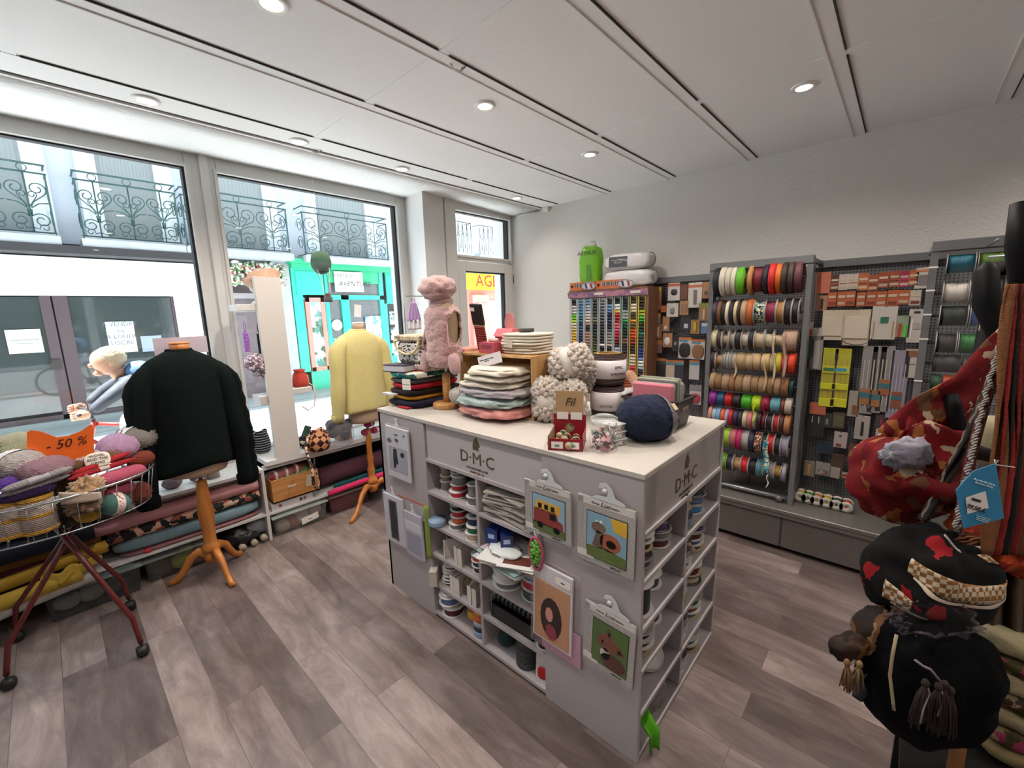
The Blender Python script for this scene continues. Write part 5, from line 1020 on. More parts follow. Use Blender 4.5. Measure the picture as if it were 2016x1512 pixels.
t, w, h = pack('embroidery pack with a black framed pattern strip, lower left of the counter', [(757, 965), (797, 988), (800, 1085), (762, 1050)], SKT, [('frame', [(-.22, -.42), (.18, -.42), (.2, .4), (-.2, .4)], '#4a4856'), ('inner', [(-.18, -.39), (.14, -.39), (.16, .37), (-.16, .37)], '#b9b7c2'), ('lettering_strip', [(-.1, -.34), (.07, -.34), (.09, .32), (-.08, .32)], '#5a4a58')], tilt=-2)
t, w, h = pack('folded cross stitch chart pack with lilac sheets, beside the framed strip', [(802, 1005), (838, 1022), (832, 1105), (798, 1080)], M('#b4b2c0', .6), [('band', [(-.45, .1), (.45, .1), (.45, .3), (-.45, .3)], '#d0cfd8'), ('print', [(-.4, -.42), (.4, -.42), (.4, .05), (-.4, .05)], '#9492a4')], tilt=-2)
obj('red_zip', MB().box((.0, -.004, h*.5+.075), (w*1.5, .003, .006), rot=(0, .0, 0)), M('#c04a48', .5), t); obj('bag_top', MB().box((.0, -.002, h*.5+.03), (w*1.5, .003, .09)), film('#e6e6ee', .1), t)
tag(obj('green_cloth', MB().grid(lambda u, v: (CX0-.012-.008*math.sin(u*6), 1.755-.03*u, .64-.30*v), 6, 10), cloth('#8a9a4c'), solid=.004), 'narrow olive green cloth hanging at the edge of the end panel', 'fabric')
# =====================================================================
# ON THE COUNTER
# =====================================================================
TZ = CH_+.001
def T(px, py, z=TZ): return P(px, py, z=z)
# pile of folded fabrics at the far left
g_ = 'folded fabrics piled at the left end of the counter'
st = [('navy blue folded fabric at the bottom of the pile', '#12152c', .040, .40, .44, 6, None), ('mustard yellow folded fabric above the navy one', '#a8741a', .026, .37, .36, 3, None), ('black brown folded fabric in the pile', '#211a1a', .034, .38, .38, -3, None),
 ('bright red folded fabric with a white price tag', '#a3182a', .036, .36, .36, 2, None), ('grey folded fabric above the red one', '#4f484c', .030, .37, .36, -2, None), ('teal tropical leaf printed folded fabric', None, .036, .38, .37, 4, ['#1f7a72', '#2a9a86', '#c9d6c4', '#c4584c', '#14505a', '#e0ddd0'])]
z = TZ
for lb, c, h, w, d, rz, pt in st:
    bolt(lb, (1.50, 2.085, z), (w, d*.66, h), cloth(c) if c else pat('cells', pt, 26), R(rz), g_); z += h*.97
t = thing('fabric_price_tag', 'white price tag hanging from the red fabric fold', 'price tag', P(800, 757, x=1.29)); obj('card', MB().box((0, 0, 0), (.002, .055, .06), rot=(0, 0, .3)), LAB, t); obj('frame_line', MB().box((-.0015, 0, 0), (.001, .045, .003), rot=(0, 0, .3)), M('#7a7674', .7), t)
t = thing('white_ruler', 'white plastic ruler end poking out of the fabric pile', 'ruler', (1.30, 2.16, TZ+.068), R(5)); obj('ruler', MB().box((0, 0, 0), (.03, .11, .010)), M('#cfcdd2', .4), t)
tag(obj('red_cloth_corner', MB().box((1.34, 2.03, TZ+.006), (.10, .10, .010), ch=.004), cloth('#9a2430')), 'red folded cloth corner under the navy fabric', 'fabric')
bolt('floral printed book like fabric roll with pink sprigs', (1.55, 2.06, z), (.28, .26, .045), pat('cells', ['#c9b8b8', '#9a6a74', '#d9cfca', '#b08a8a', '#e0d9d6'], 70), R(3), g_)
t = thing('fabric_book', 'boxed white notebook with black outline lying on the pile', 'book', (1.36, 2.13, z), R(12)); obj('pages', MB().box((0, 0, .02), (.10, .16, .036), ch=.003), M('#c9c6d0', .6), t); obj('cover', MB().box((0, 0, .04), (.105, .165, .004)).box((0, 0, .001), (.105, .165, .004)), M('#3a3440', .6), t)
z += .043
DASH = pat('dots', ['#2b2628', '#dcd5d0'], 62, thr=[0, .42], stretch=(1, 1, 1.6))
sb_ = thing('sewing_basket', 'square sewing basket with black dashes print, beige lid and cream handle', 'sewing box', (1.50, 2.10, z), R(8))
obj('basket', MB().box((0, 0, .065), (.21, .22, .13), ch=.02), DASH, sb_); obj('lid', MB().box((0, 0, .145), (.225, .235, .035), ch=.014), pat('cells', ['#cbb79c', '#b9a488', '#d6c6b0', '#8a7a6a'], 60), sb_)
obj('handle', MB().tube([(-.112, .08+.0, .13), (-.13, .05, .10), (-.135, 0, .07), (-.13, -.05, .10)][0:1]+[(-.12, .10*math.cos(a), .13-.075*math.sin(a)) for a in [i*math.pi/10 for i in range(11)]], .007, 8), M('#d9c99a', .5), sb_)
# child bust with fluffy pink waistcoat and beret
b0 = T(877, 802); bx_, by_ = b0.x+.015, b0.y-.0
def zb(px, py): return P(px, py, y=by_).z
W1 = wood('#a87842', '#c2915a', .3, axis='X')
bu = thing('child_bust', 'small child sized bust on a round beech base on the counter', 'mannequin', (bx_, by_, TZ))
obj('base', MB().lathe([(0, 0), (.078, 0), (.080, .006), (.080, .024), (.074, .03), (0, .031)], seg=36), W1, bu)
obj('wooden_post', MB().lathe([(.022, .03), (.022, .135), (.019, .14), (.022, .145), (.020, .19), (.0, .192)], seg=20), W1, bu)
zt0 = P(868, 712, x=bx_).z-TZ; zt1 = P(858, 583, x=bx_).z-TZ
obj('steel_rod', MB().lathe([(.008, .18), (.008, zt0+.02)], seg=12), CHROME, bu)
H_ = zt1-zt0
rw = [(0, .075, .065), (.1, .088, .075), (.35, .086, .07), (.6, .095, .07), (.78, .098, .066), (.88, .075, .052), (.94, .04, .038), (1.0, .036, .036), (1.12, .036, .036)]
def rows_fn(rows, H, g=1):
    def f(u, v):
        V = v*rows[-1][0]; i = 0
        while i < len(rows)-2 and rows[i+1][0] < V: i += 1
        k = (V-rows[i][0])/(rows[i+1][0]-rows[i][0]); w_ = rows[i][1]*(1-k)+rows[i+1][1]*k; d_ = rows[i][2]*(1-k)+rows[i+1][2]*k; a = 2*math.pi*u
        return (d_*math.cos(a)*g, w_*math.sin(a)*g, V*H)
    return f
f_ = rows_fn(rw, H_)
mb = MB().grid(f_, 26, 22, wrap=True); mb.f.append(tuple(range(26))[::-1]); mb.s.append(False)
o_ = obj('torso', mb, cloth('#b39d82'), bu, (0, 0, zt0))
FUR = M('#c69a98', 1, bump=('noise', 160, 1), var=(60, .2), sheen=.8, name='pink_fleece')
ve = thing('fleece_waistcoat', 'fluffy dusty pink sleeveless fleece waistcoat on the child bust', 'clothing', (bx_, by_, TZ+zt0))
def vest(u, v):
    a = 2*math.pi*u; x, y, z_ = f_(u, v*.88/1.12); x *= 1.16; y *= 1.16
    n_ = noise.noise(Vector((x*70, y*70, z_*70)))*.006+noise.noise(Vector((x*25, y*25, z_*25)))*.006; k = 1+n_/.08
    return (x*k, y*k, z_-.02+.0*v)
mb = MB(); nu, nv = 96, 60
vs = [vest(i/nu, j/nv) for j in range(nv+1) for i in range(nu)]; fs = []
for j in range(nv):
    for i in range(nu):
        a = 2*math.pi*(i+.5)/nu; zf = (j+.5)/nv
        arm = min(abs(a-math.pi/2), abs(a-3*math.pi/2)); 
        if (arm/.62)**2+((zf-.66)/.27)**2 < 1: continue
        fs.append((j*nu+i, j*nu+(i+1) % nu, (j+1)*nu+(i+1) % nu, (j+1)*nu+i))
mb.add(vs, fs, True); obj('fleece', mb, FUR, ve, solid=.010)
obj('collar', MB().lathe([(.062, H_*.78), (.068, H_*.86), (.058, H_*.95), (.046, H_*.98)], seg=28, c=(0, 0, 0)), FUR, ve)
be = thing('fleece_beret', 'dusty pink fleece beret on top of the child bust', 'hat', (bx_-.01, by_+.012, TZ+zt0+H_*1.02), rot=(R(4), R(-10), 0))
obj('crown', MB().blob((0, 0, .035), (.098, .098, .062), 2.1, .2, 3, 2, (36, 18)), FUR, be); obj('brim_band', MB().lathe([(.055, -.02), (.075, -.012), (.085, .01)], seg=30), FUR, be)
mt = thing('fleece_mittens', 'pair of pink fleece mittens on a cord hung over the child bust', 'mittens', (bx_, by_, TZ+zt0))
for s in (-1, 1):
    obj('mitten', MB().blob((-.03 if s < 0 else -.045, s*.115, .0), (.028, .036, .058), 2.3, .1, 4, 3, rot=(s*.15, 0, 0)), FUR, mt)
    obj('cord', MB().tube([(0, s*.038, H_*.93), (-.045, s*.09, H_*.62), (-.06, s*.112, H_*.3), (-.04, s*.115, .05)], .0035, 6), M('#d0a9a4', .9), mt)
# crate on its side with quilts inside
k0 = T(1047, 828); kx = k0.x-.0; ky0 = k0.y; ky1 = ky0+.50; kz = P(1042, 702, x=kx).z; kd = .31
ck = thing('pine_crate', 'pale pine crate lying on its side and holding folded quilts', 'crate', (0, 0, 0)); th = .012
obj('side_board', MB().bx(kx, kx+kd, ky0-th, ky0, TZ, kz), wood('#a97f4c', '#c49c66', .6, axis='Z'), ck); obj('side_board', MB().bx(kx, kx+kd, ky1, ky1+th, TZ, kz), PINE, ck)
obj('top_board', MB().bx(kx, kx+kd*.48, ky0, ky1, kz-th, kz).bx(kx+kd*.52, kx+kd, ky0, ky1, kz-th, kz), PINE, ck); obj('bottom_board', MB().bx(kx+.01, kx+kd, ky0, ky1, TZ, TZ+.008), PINE, ck); obj('back_board', MB().bx(kx+kd-th, kx+kd, ky0, ky1, TZ+.01, kz-th), PINE, ck)
def quilt(lb, x, y, z, sx, sy, sz, m, rz, n=3.2, fringe=False):
    t = thing('folded_quilt', lb, 'quilt', (x, y, z), rz, 'quilts stacked in front of the crate')
    obj('cloth', MB().blob((0, 0, sz/2), (sx/2, sy/2, sz/2), n, .16, 3, random.randint(0, 50), (44, 16), fn=lambda d, ph, th_: 1+.03*math.sin(d.z*9)+.015*math.sin(ph*17)), m, t); return t
def satin(c): return M(c, .38, bump=('noise', 26, 1), var=(12, .12), sheen=.3, name='crinkled_satin')
random.seed(14); qx, qy = kx+.02, ky0+.225; z = TZ+.009
quilt('salmon pink crinkled quilt at the bottom of the stack', qx, qy, z, .36, .40, .055, satin('#c07a74'), R(-3)); z += .05
quilt('aqua crinkled quilt second from the bottom', qx, qy+.01, z, .36, .39, .05, satin('#a3b5b0'), R(2)); z += .046
quilt('grey lilac crinkled quilt under the white ones', qx+.02, qy, z, .36, .40, .048, satin('#a8a0a4'), R(-1)); z += .044
CRM = cloth('#d6ccbc'); 
for i, (lb, h) in enumerate((('cream fleece blanket, lower of the white folded ones', .034), ('cream fleece blanket, middle of the white folded ones', .034), ('cream fleece blanket draped on top of the stack', .038))):
    quilt(lb, qx+.02, qy+.02-.02*i, z, .34, .36-.02*i, h, CRM, R(4-3*i), 3.5); z += h*.92
tag(obj('grey_fur_roll', MB().blob((qx-.08, qy+.21, TZ+.085), (.07, .06, .045), 2.2, .25, 4, 3), M('#a8a29e', 1, bump=('noise', 90, 1))), 'small grey fluffy bundle at the left of the quilts', 'fabric')
q = P(972, 708, x=kx-.02)
t = thing('price_sign', 'white folded paper sign for organic cotton above the quilts', 'sign', (kx-.02, q.y+.03, q.z-.002), rot=(0, R(-14), FACE_X)); obj('paper', MB().box((0, 0, 0), (.17, .002, .055)), M('#d9d6da', .6), t); letters('sign', TXT, t, (-.02, -.002, .002), scale=(.75, 1, .75))
# on top of the crate
CT = kz+.001
def U(px, py): return P(px, py, z=CT)
nx, ny = kx+.13, ky0+.13
for i in range(7):
    hh = [.014, .016, .012, .016, .014, .012, .016][i]
    t = thing('folded_napkin', 'cream folded cotton napkin, %s in the pile on the crate' % ['lowest', 'second', 'third', 'fourth', 'fifth', 'sixth', 'topmost'][i], 'linen', (nx+random.uniform(-.01, .01), ny+random.uniform(-.01, .01), CT+.0145*i), R(random.uniform(-7, 7)), 'folded cream napkins'); obj('cloth', MB().blob((0, 0, .0075), (.10, .115, .0078), 5, .05, 4, i, (32, 8)), CRM, t)
t = thing('paper_tag', 'cream paper tag hanging on the front of the napkin pile', 'price tag', (nx-.108, ny+.03, CT+.055), rot=(0, R(8), FACE_X)); obj('card', MB().box((0, 0, 0), (.055, .002, .04)), M('#d0c6b4', .7), t)
t = thing('round_tin', 'low black round tin on the napkin pile', 'tin', (nx+.03, ny+.03, CT+.105)); obj('tin', MB().lathe([(0, 0), (.04, 0), (.042, .008), (.04, .016), (.036, .017), (0, .015)], seg=28), M('#231d1b', .3), t); obj('wall', MB().lathe([(.036, .004), (.043, .005), (.043, .008), (.036, .009)], seg=28), M('#4a3c36', .4), t)
q = U(958, 692); PKB = M('#b8505f', .6, name='pink_card')
t = thing('pink_display_box', 'small salmon pink cardboard display box standing at the front of the crate', 'box', (kx+.05, ky0+.30, CT), R(-6)); obj('box', MB().box((0, 0, .028), (.08, .125, .056)), PKB, t); obj('print', MB().box((-.041, 0, .034), (.001, .08, .02)), M('#8a3a48', .6), t); obj('cream_roll', MB().tube([(0, -.04, .065), (.0, .02, .068)], .011, 12), M('#d2c2b4', .7), t)
t = thing('pink_house_box', 'pink house shaped cardboard box with round flap behind the first', 'box', (kx+.17, ky0+.29, CT), R(-6)); obj('box', MB().box((0, 0, .04), (.10, .12, .08)), PKB, t); obj('slanted_top', MB().prism([(-.06, .08), (.06, .08), (.03, .12), (-.03, .12)], -.065, .065, 'XZ'), M('#cf7078', .6), t); obj('round_flap', MB().prism([(a, b+.15) for a, b in circ(0, 0, .04, .055, 20)], -.004, 0, 'YZ', c=(0, -.01, 0)), M('#d48a8a', .6), t)
q = U(925, 700)
t = thing('patterned_sock', 'red nordic patterned sock in a black band leaning against the crate', 'sock', (kx+.10, ky0+.42, CT), rot=(R(14), R(4), FACE_X)); obj('sock', MB().box((0, 0, .075), (.075, .016, .15), ch=.007), pat('stripes', ['#7a1c22', '#a8423a', '#c9b0a0', '#7a1c22'], 22, dirn='Z', thr=[0, .3, .52, .62], bump=.3), t); obj('card_band', MB().box((0, 0, .205), (.082, .020, .115), ch=.003), M('#17151a', .5), t); obj('cuff', MB().box((0, 0, .148), (.08, .019, .018), ch=.006), cloth('#c4a890'), t); obj('barcode', MB().box((-.02, -.011, .235), (.03, .001, .02)), LAB, t)
bolt('light rose fabric bundle on the crate behind the bust', (kx+.12, ky1+.02, CT-.03), (.2, .10, .05), cloth('#c98f84'))
# pompon yarn
POM = M('#c3b7ac', 1, bump=('noise', 90, .8), var=(30, .12), sheen=.5, name='chenille_pompon_yarn')
bobm = MB().blob((0, 0, 0), (1, 1, 1), 2, .35, 2.5, 3, (12, 8)).mesh('bobble')
def pompon(lb, c, r, h, rot=(0, 0, 0), band=True, n=150, seed=0):
    t = thing('pompon_yarn', lb, 'yarn', c, rot=rot); random.seed(seed); mb = MB()
    base = [tuple(v.co) for v in bobm.vertices]; fc = [tuple(p.vertices) for p in bobm.polygons]
    for i in range(n):
        z_ = -1+2*(i+.5)/n; a = i*2.39996; ww = (1-abs(z_)**4)**.5*.99; nrm = Vector((math.cos(a)*ww*r, math.sin(a)*ww*r, z_*h/2))
        if band and abs(z_) < .26: continue
        s_ = r*random.uniform(.15, .22); mb.add([Vector(b)*s_+nrm*random.uniform(.86, 1.0) for b in base], fc, True)
    mb.blob((0, 0, 0), (r*.9, r*.9, h*.46), 2.6); obj('yarn', mb, POM, t)
    if band: obj('paper_band', MB().lathe([(r*.97, -h*.15), (r*1.0, 0), (r*.97, h*.15)], seg=30), M('#cbc3bc', .6), t); 
    return t
p = T(1080, 831); q1 = (p.x+.03, p.y+.02); t = pompon('bobbly beige pompon yarn with printed paper band standing at the left', (q1[0], q1[1], TZ+.105), .078, .21, seed=1); letters('pompon', M('#5a5450', .7), t, (-.045*1.55-.008, .033+.0, .0), (0, 0, FACE_X+R(25)*-1), scale=(.9, 1, 1))
p = T(1118, 832); q2 = (p.x+.03, p.y+.0); pompon('bobbly beige pompon yarn standing behind the red thread box', (q2[0], q2[1], TZ+.10), .07, .20, seed=2)
d_ = P(1112, 718, x=q2[0]); pompon('bobbly beige pompon yarn lying on top of the pile', (d_.x+.05, d_.y, d_.z), .085, .20, rot=(R(70), R(10), R(20)), band=True, seed=3)
d_ = P(1073, 735, x=q1[0]+.12); pompon('bobbly beige pompon yarn at the back left', (d_.x, d_.y, d_.z-.02), .075, .17, rot=(0, R(20), 0), band=False, seed=4)
d_ = P(1150, 735, x=q2[0]+.16); pompon('bobbly beige pompon yarn at the back right behind the glitter cake', (d_.x, d_.y, d_.z), .08, .18, rot=(R(30), 0, 0), band=False, seed=5)
d_ = P(1128, 800, x=q2[0]+.13); pompon('bobbly beige pompon yarn low between the pile and the glitter cakes', (d_.x, d_.y, TZ+.085), .062, .16, band=False, seed=6)
# yarn cakes
GLI = M('#4c3530', .6, bump=('wavez', 45, 1), var=(60, .5), name='glitter_yarn')
def cake(lb, x, y, z, r, h, m, top=None, text=None, tz=0):
    t = thing('yarn_cake', lb, 'yarn', (x, y, z)); obj('yarn', MB().lathe([(r*.2, h*.9), (r*.5, h*.99), (r*.8, h), (r*.98, h*.9), (r*1.02, h*.5), (r*.98, h*.1), (r*.9, 0), (0, 0)][::-1], seg=40), m, t)
    obj('top_layer', MB().lathe([(0, h*.93), (r*.3, h*.94), (r*.62, h*1.01), (r*.86, h*1.0)], seg=30), top or m, t)
    obj('paper_band', MB().lathe([(r*1.03, h*.22), (r*1.05, h*.5), (r*1.03, h*.80)], seg=40), M('#d6d0d2', .5), t)
    if text:
        for key, a, dz, s_ in text:
            an = math.atan2(-.668, -.725)+R(a); letters(key, TXT, t, (r*1.062*math.cos(an), r*1.062*math.sin(an), h*.5+dz), (0, 0, an+R(90)), scale=(s_, 1, s_))
    return t
p = T(1200, 822); cx, cy = p.x+.05, p.y+.04
cake('brown glitter yarn cake with white band at the bottom of the pair', cx, cy, TZ, .082, .155, GLI, text=[('glitter', -18, -.02, .8)])
cake('brown glitter yarn cake with gold crown on top of the pair', cx, cy, TZ+.157, .084, .15, GLI, M('#a8823a', .35, .4, bump=('noise', 120, 1)), text=[('dmcs', 22, .012, 1), ('revel', 20, -.018, .9)])
p = T(1250, 800); cake('orange yarn cake behind the brown pair', 1.93, 1.02, TZ, .075, .17, M('#b0502a', .7, bump=('wavez', 45, 1)))
# big navy ball
p = T(1287, 874); nb = yarn_ball('large navy blue mohair yarn ball with grey paper band', (p.x+.05, p.y+.055, TZ+.085), .108, '#101a33', m=M('#101a33', 1, bump=('noise', 40, 1), var=(25, .5), name='navy_mohair'), rot=(0, 0, R(-35)), sq=(1.1, 1, .84), ridges=14, name='navy_yarn_ball')
obj('paper_band', MB().grid(lambda u, v: (.119*(.42+v*.36), 1.09*math.sqrt(max(0, 1-(.42+v*.36)**2))*.108*math.cos(2*math.pi*u), 1.09*math.sqrt(max(0, 1-(.42+v*.36)**2))*.0907*math.sin(2*math.pi*u)), 40, 6, wrap=True), M('#6a6266', .4), nb, solid=.003)
obj('label_patch', MB().box((.076, -.072, .055), (.03, .002, .028), rot=(R(-38), 0, R(35))), M('#c9b894', .6), nb)
# black bin with fabrics
p = T(1352, 848); bn = thing('plastic_bin', 'dark grey plastic bin with handles holding folded fabric pieces', 'bin', (p.x+.03, p.y+.14, TZ), R(0))
def tub(w0, d0, w1, d1, h, t_=.004):
    mb = MB(); r4 = lambda w, d, z: [(-w/2, -d/2, z), (w/2, -d/2, z), (w/2, d/2, z), (-w/2, d/2, z)]
    vs = r4(w0, d0, 0)+r4(w1, d1, h)+r4(w1-2*t_, d1-2*t_, h)+r4(w0-2*t_, d0-2*t_, t_); fs = [(0, 3, 2, 1), (12, 13, 14, 15)]
    for a in (0, 4, 8):
        for i in range(4): j = (i+1) % 4; fs.append((a+i, a+j, a+4+j, a+4+i))
    return mb.add(vs, fs)
obj('tub', tub(.15, .20, .19, .25, .13), M('#3a3532', .5), bn); obj('rim', MB().box((0, -.125, .128), (.2, .012, .008)).box((0, .125, .128), (.2, .012, .008)).box((-.095, 0, .128), (.012, .26, .008)).box((.095, 0, .128), (.012, .26, .008)), M('#2e2a28', .5), bn)
obj('handle_slot', MB().box((0, -.119, .09), (.07, .002, .018), rot=(R(10), 0, 0)), M('#8a8078', .6), bn)
for i, (c, lbx, dx, h) in enumerate((('#c46a7a', 'pink', -.060, .125), ('#3a3434', 'black', -.025, .135), ('#5f7048', 'green', .005, .14), ('#8a8a7c', 'khaki', .035, .12))):
    t = thing('fabric_piece', '%s folded fabric piece in clear wrap standing in the plastic bin' % lbx, 'fabric', (bn.location.x+dx, bn.location.y, TZ+.05), 0, 'fabric pieces in the bin'); obj('cloth', MB().box((0, 0, h/2+.02), (.028, .18, h), ch=.01), cloth(c), t); obj('wrap', MB().box((0, 0, h/2+.021), (.031, .19, h+.006), ch=.008), film('#ffffff', .06, .05), t)
skein('peach tissue wrapped roll poking out behind the bin', (bn.location.x-.03, bn.location.y+.07, TZ+.15), (bn.location.x+.0, bn.location.y+.15, TZ+.23), .025, '#c99a80', None)
# red counter box of threads
p = T(1120, 888); rx_, ry_ = 1.315, .925
rbx = thing('thread_display_box', 'red cardboard counter box with green and dark thread spools and a tall kraft header', 'display box', (rx_, ry_, TZ), R(-62)); RED = M('#8c1424', .45)
w, d = .13, .15
obj('tray', MB().bx(-w/2, w/2, -d/2, -d/2+.003, 0, .045).bx(-w/2, w/2, d/2-.003, d/2, 0, .08).bx(-w/2, -w/2+.003, -d/2, d/2, 0, .055).bx(w/2-.003, w/2, -d/2, d/2, 0, .055).bx(-w/2, w/2, -d/2, d/2, 0, .003), RED, rbx)
obj('inner_wall', MB().bx(-w/2+.003, -w/2+.005, -d/2, d/2, 0, .06), M('#9a8468', .8), rbx)
hd = obj('header', MB().bx(-.055, .055, d/2-.006, d/2-.003, .04, .20), M('#b08e68', .7), rbx); obj('red_lower', MB().bx(-w/2, w/2, d/2-.009, d/2-.006, .0, .105), RED, rbx); letters('fil', TXT, hd, (0, d/2-.0075, .155), scale=(.9, 1, .9)); obj('price_sticker', MB().bx(-.05, -.005, d/2-.011, d/2-.010, .085, .115).bx(.005, .05, d/2-.011, d/2-.010, .085, .115), LAB, rbx); obj('round_stamp', MB().lathe([(0, 0), (.02, 0)], (0, d/2-.0105, .05), 'Y', 20), M('#c9b48c', .6), rbx)
for s_ in (-.03, .03): obj('barcode_label', MB().bx(s_-.022, s_+.022, -d/2-.001, -d/2, .008, .034), LAB, rbx); letters('bar', TXT, rbx, (s_, -d/2-.0015, .018), scale=(.45, 1, .8))
def spool(lb, loc, c, rot, group, r=.014, h=.045, name='thread_spool'):
    t = thing(name, lb, 'thread spool', loc, group=group, rot=rot); obj('core', cached(('spoolcore', r, h), lambda: MB().lathe([(r, 0), (r, .003), (r*.4, .004), (r*.4, h-.004), (r, h-.003), (r, h)], seg=16)), M('#b39a78', .6), t); obj('thread', cached(('spoolthr', r, h), lambda: MB().lathe([(r*.5, .004), (r*.93, .006), (r*.93, h-.006), (r*.5, h-.004)], seg=16)), M(c, .35, bump=('wavez', 200, .4)), t); return t
spf = [('bright green', '#0f7a34', -.035, -.03), ('dark brown green', '#16241a', .0, -.01), ('black', '#141212', .035, -.0), ('teal', '#3aa088', .03, -.045), ('forest green', '#0c4a24', -.02, .03), ('brown', '#2c1a14', .03, .035)]
for i, (nm, c, dx, dy) in enumerate(spf):
    v = Matrix.Rotation(R(-62), 3, 'Z') @ Vector((dx, dy, 0)); spool('%s thread spool lying in the red counter box' % nm, (rx_+v.x, ry_+v.y, TZ+.022+(.016 if i in (1, 4) else 0)), c, (R(90), 0, R(-62-20+random.uniform(-20, 20))), 'spools in the red box')
# glass jar of buttons
p = T(1195, 891); jx, jy = p.x+.03, p.y+.03
jr = thing('button_jar', 'round clip top glass jar filled with pink and pale buttons', 'jar', (jx, jy, TZ)); r = .052
random.seed(31); btn = cached('button', lambda: MB().lathe([(0, 0), (.0085, 0), (.009, .0015), (.009, .003), (.007, .0022), (0, .0022)], seg=12)); bc = ['#c98f98', '#d8c6c0', '#6a3a40', '#e0d4cc', '#8a4a52', '#b9a8a0', '#4a3034', '#7ea8a0', '#d8a0a4']
for i in range(95):
    a = random.random()*6.28; rr = (r*.86)*(.82+.18*random.random() if i % 3 else random.random()); zz = .007+.068*random.random(); rr *= min(1, .72+zz*7) 
    obj('button', btn, M(random.choice(bc), .35), jr, (rr*math.cos(a), rr*math.sin(a), zz), (R(90)+random.uniform(-.8, .8), random.uniform(-.5, .5), a+R(90)) if rr > r*.6 else (random.random(), random.random(), 0))
GLS = film('#f4f8f8', .05, .03)
obj('glass_body', MB().lathe([(0, 0), (r*.85, 0), (r*1.02, .012), (r*1.05, .045), (r*1.0, .072), (r*.86, .088), (r*.84, .104), (r*.88, .108)], seg=32), GLS, jr); obj('glass_lid', MB().lathe([(r*.9, .108), (r*.95, .112), (r*.93, .122), (r*.7, .128), (0, .13)], seg=32), GLS, jr)
obj('wire_clip', MB().tube([(r*.9*math.cos(a), r*.9*math.sin(a), .098) for a in [i*.4 for i in range(16)]], .0015, 5, closed=True).tube([(-r*.6, -r*.75, .115), (-r*.95, -r*1.0, .09), (-r*1.05, -r*1.1, .06), (-r*.8, -r*.95, .075)], .0018, 5), CHROME, jr)
# stacked clear boxes
for i in range(3):
    t = thing('clear_box', 'small clear plastic button box, %s of the three stacked beside the jar' % ['bottom', 'middle', 'top'][i], 'box', (jx+.075, jy-.005+.004*i, TZ+.028*i), R(-20+3*i), 'small clear boxes'); obj('contents', MB().box((0, 0, .010), (.058, .05, .014)), pat('cells', ['#6a5a50', '#b9a79a', '#3a302c', '#c9c0b8'], 120), t); obj('box', MB().box((0, 0, .013), (.068, .058, .024), ch=.003), film('#d9dcdc', .18), t); obj('lid', MB().box((0, 0, .0255), (.072, .062, .003)), film('#e0e2e2', .4), t)
# =====================================================================
# RIGHT WALL: THREAD CABINET, PEGBOARDS, RIBBON RACKS
# =====================================================================
STEEL = M('#737476', .4, .25, var=(3, .04), name='grey_painted_metal')
def pegmat():
    m, nt, b = newmat('perforated_metal'); L = nt.links; co = _coord(nt, (1, 1, 1))
    v = nt.nodes.new('ShaderNodeVectorMath'); v.operation = 'SCALE'; v.inputs['Scale'].default_value = 55; L.new(co, v.inputs[0])
    fr = nt.nodes.new('ShaderNodeVectorMath'); fr.operation = 'FRACTION'; L.new(v.outputs[0], fr.inputs[0])
    sp = nt.nodes.new('ShaderNodeSeparateXYZ'); L.new(fr.outputs[0], sp.inputs[0]); ms = []
    for ax in ('X', 'Z'):
        g_ = nt.nodes.new('ShaderNodeMath'); g_.operation = 'COMPARE'; g_.inputs[1].default_value = .5; g_.inputs[2].default_value = .22; L.new(sp.outputs[ax], g_.inputs[0]); ms.append(g_)
    mu = nt.nodes.new('ShaderNodeMath'); mu.operation = 'MULTIPLY'; L.new(ms[0].outputs[0], mu.inputs[0]); L.new(ms[1].outputs[0], mu.inputs[1])
    mx = nt.nodes.new('ShaderNodeMix'); mx.data_type = 'RGBA'; mx.inputs[6].default_value = lin('#66666a'); mx.inputs[7].default_value = lin('#1a1a1d'); L.new(mu.outputs[0], mx.inputs[0]); L.new(mx.outputs[2], b.inputs['Base Color']); b.inputs['Roughness'].default_value = .5; return m
PEG = pegmat()
bu_ = thing('base_cabinet', 'long low grey metal base cabinet under the racks on the right wall', 'cabinet', (0, 0, 0))
obj('body', MB().bx(3.10, WX, -1.0, 1.50, .03, .27), STEEL, bu_); obj('top', MB().bx(3.06, WX, -1.0, 1.5, .27, .298, ch=.004).bx(3.066, 3.075, -1.0, 1.5, .245, .27), M('#6f6b66', .3, .3), bu_)
for i, (a, b) in enumerate(((.475, 1.49), (-.62, .465), (-1.0, -.63))): obj('drawer', MB().bx(3.078, 3.10, a, b, .035, .243, ch=.003), M('#5f5a56', .45, .1), bu_)
obj('plinth', MB().bx(3.13, WX, -1.0, 1.5, 0, .03), M('#151413', .8), bu_)
def pegboard(lb, y0, y1, zt, x=3.6):
    t = thing('pegboard', lb, 'pegboard', (x, y1, 0), FACE_X); w = y1-y0
    obj('panel', MB().bx(0, w, 0, .008, .30, zt-.05), PEG, t); obj('top_rail', MB().bx(-.01, w+.01, -.03, .02, zt-.045, zt), STEEL, t); obj('upright', MB().bx(-.012, .0, -.02, .02, .30, zt-.045).bx(w, w+.012, -.02, .02, .30, zt-.045), STEEL, t); return t
pegboard('grey pegboard of small packs between the thread cabinet and the ribbon rack', 1.13, 1.61, 1.865)
pegboard('grey pegboard of knitting needles and packs right of the ribbon rack', -.10, .50, 1.895); pegboard('grey pegboard behind the ribbon rack', .51, 1.12, 1.865)
pegboard('grey pegboard behind the right hand reel rack', -.72, -.11, 1.895)
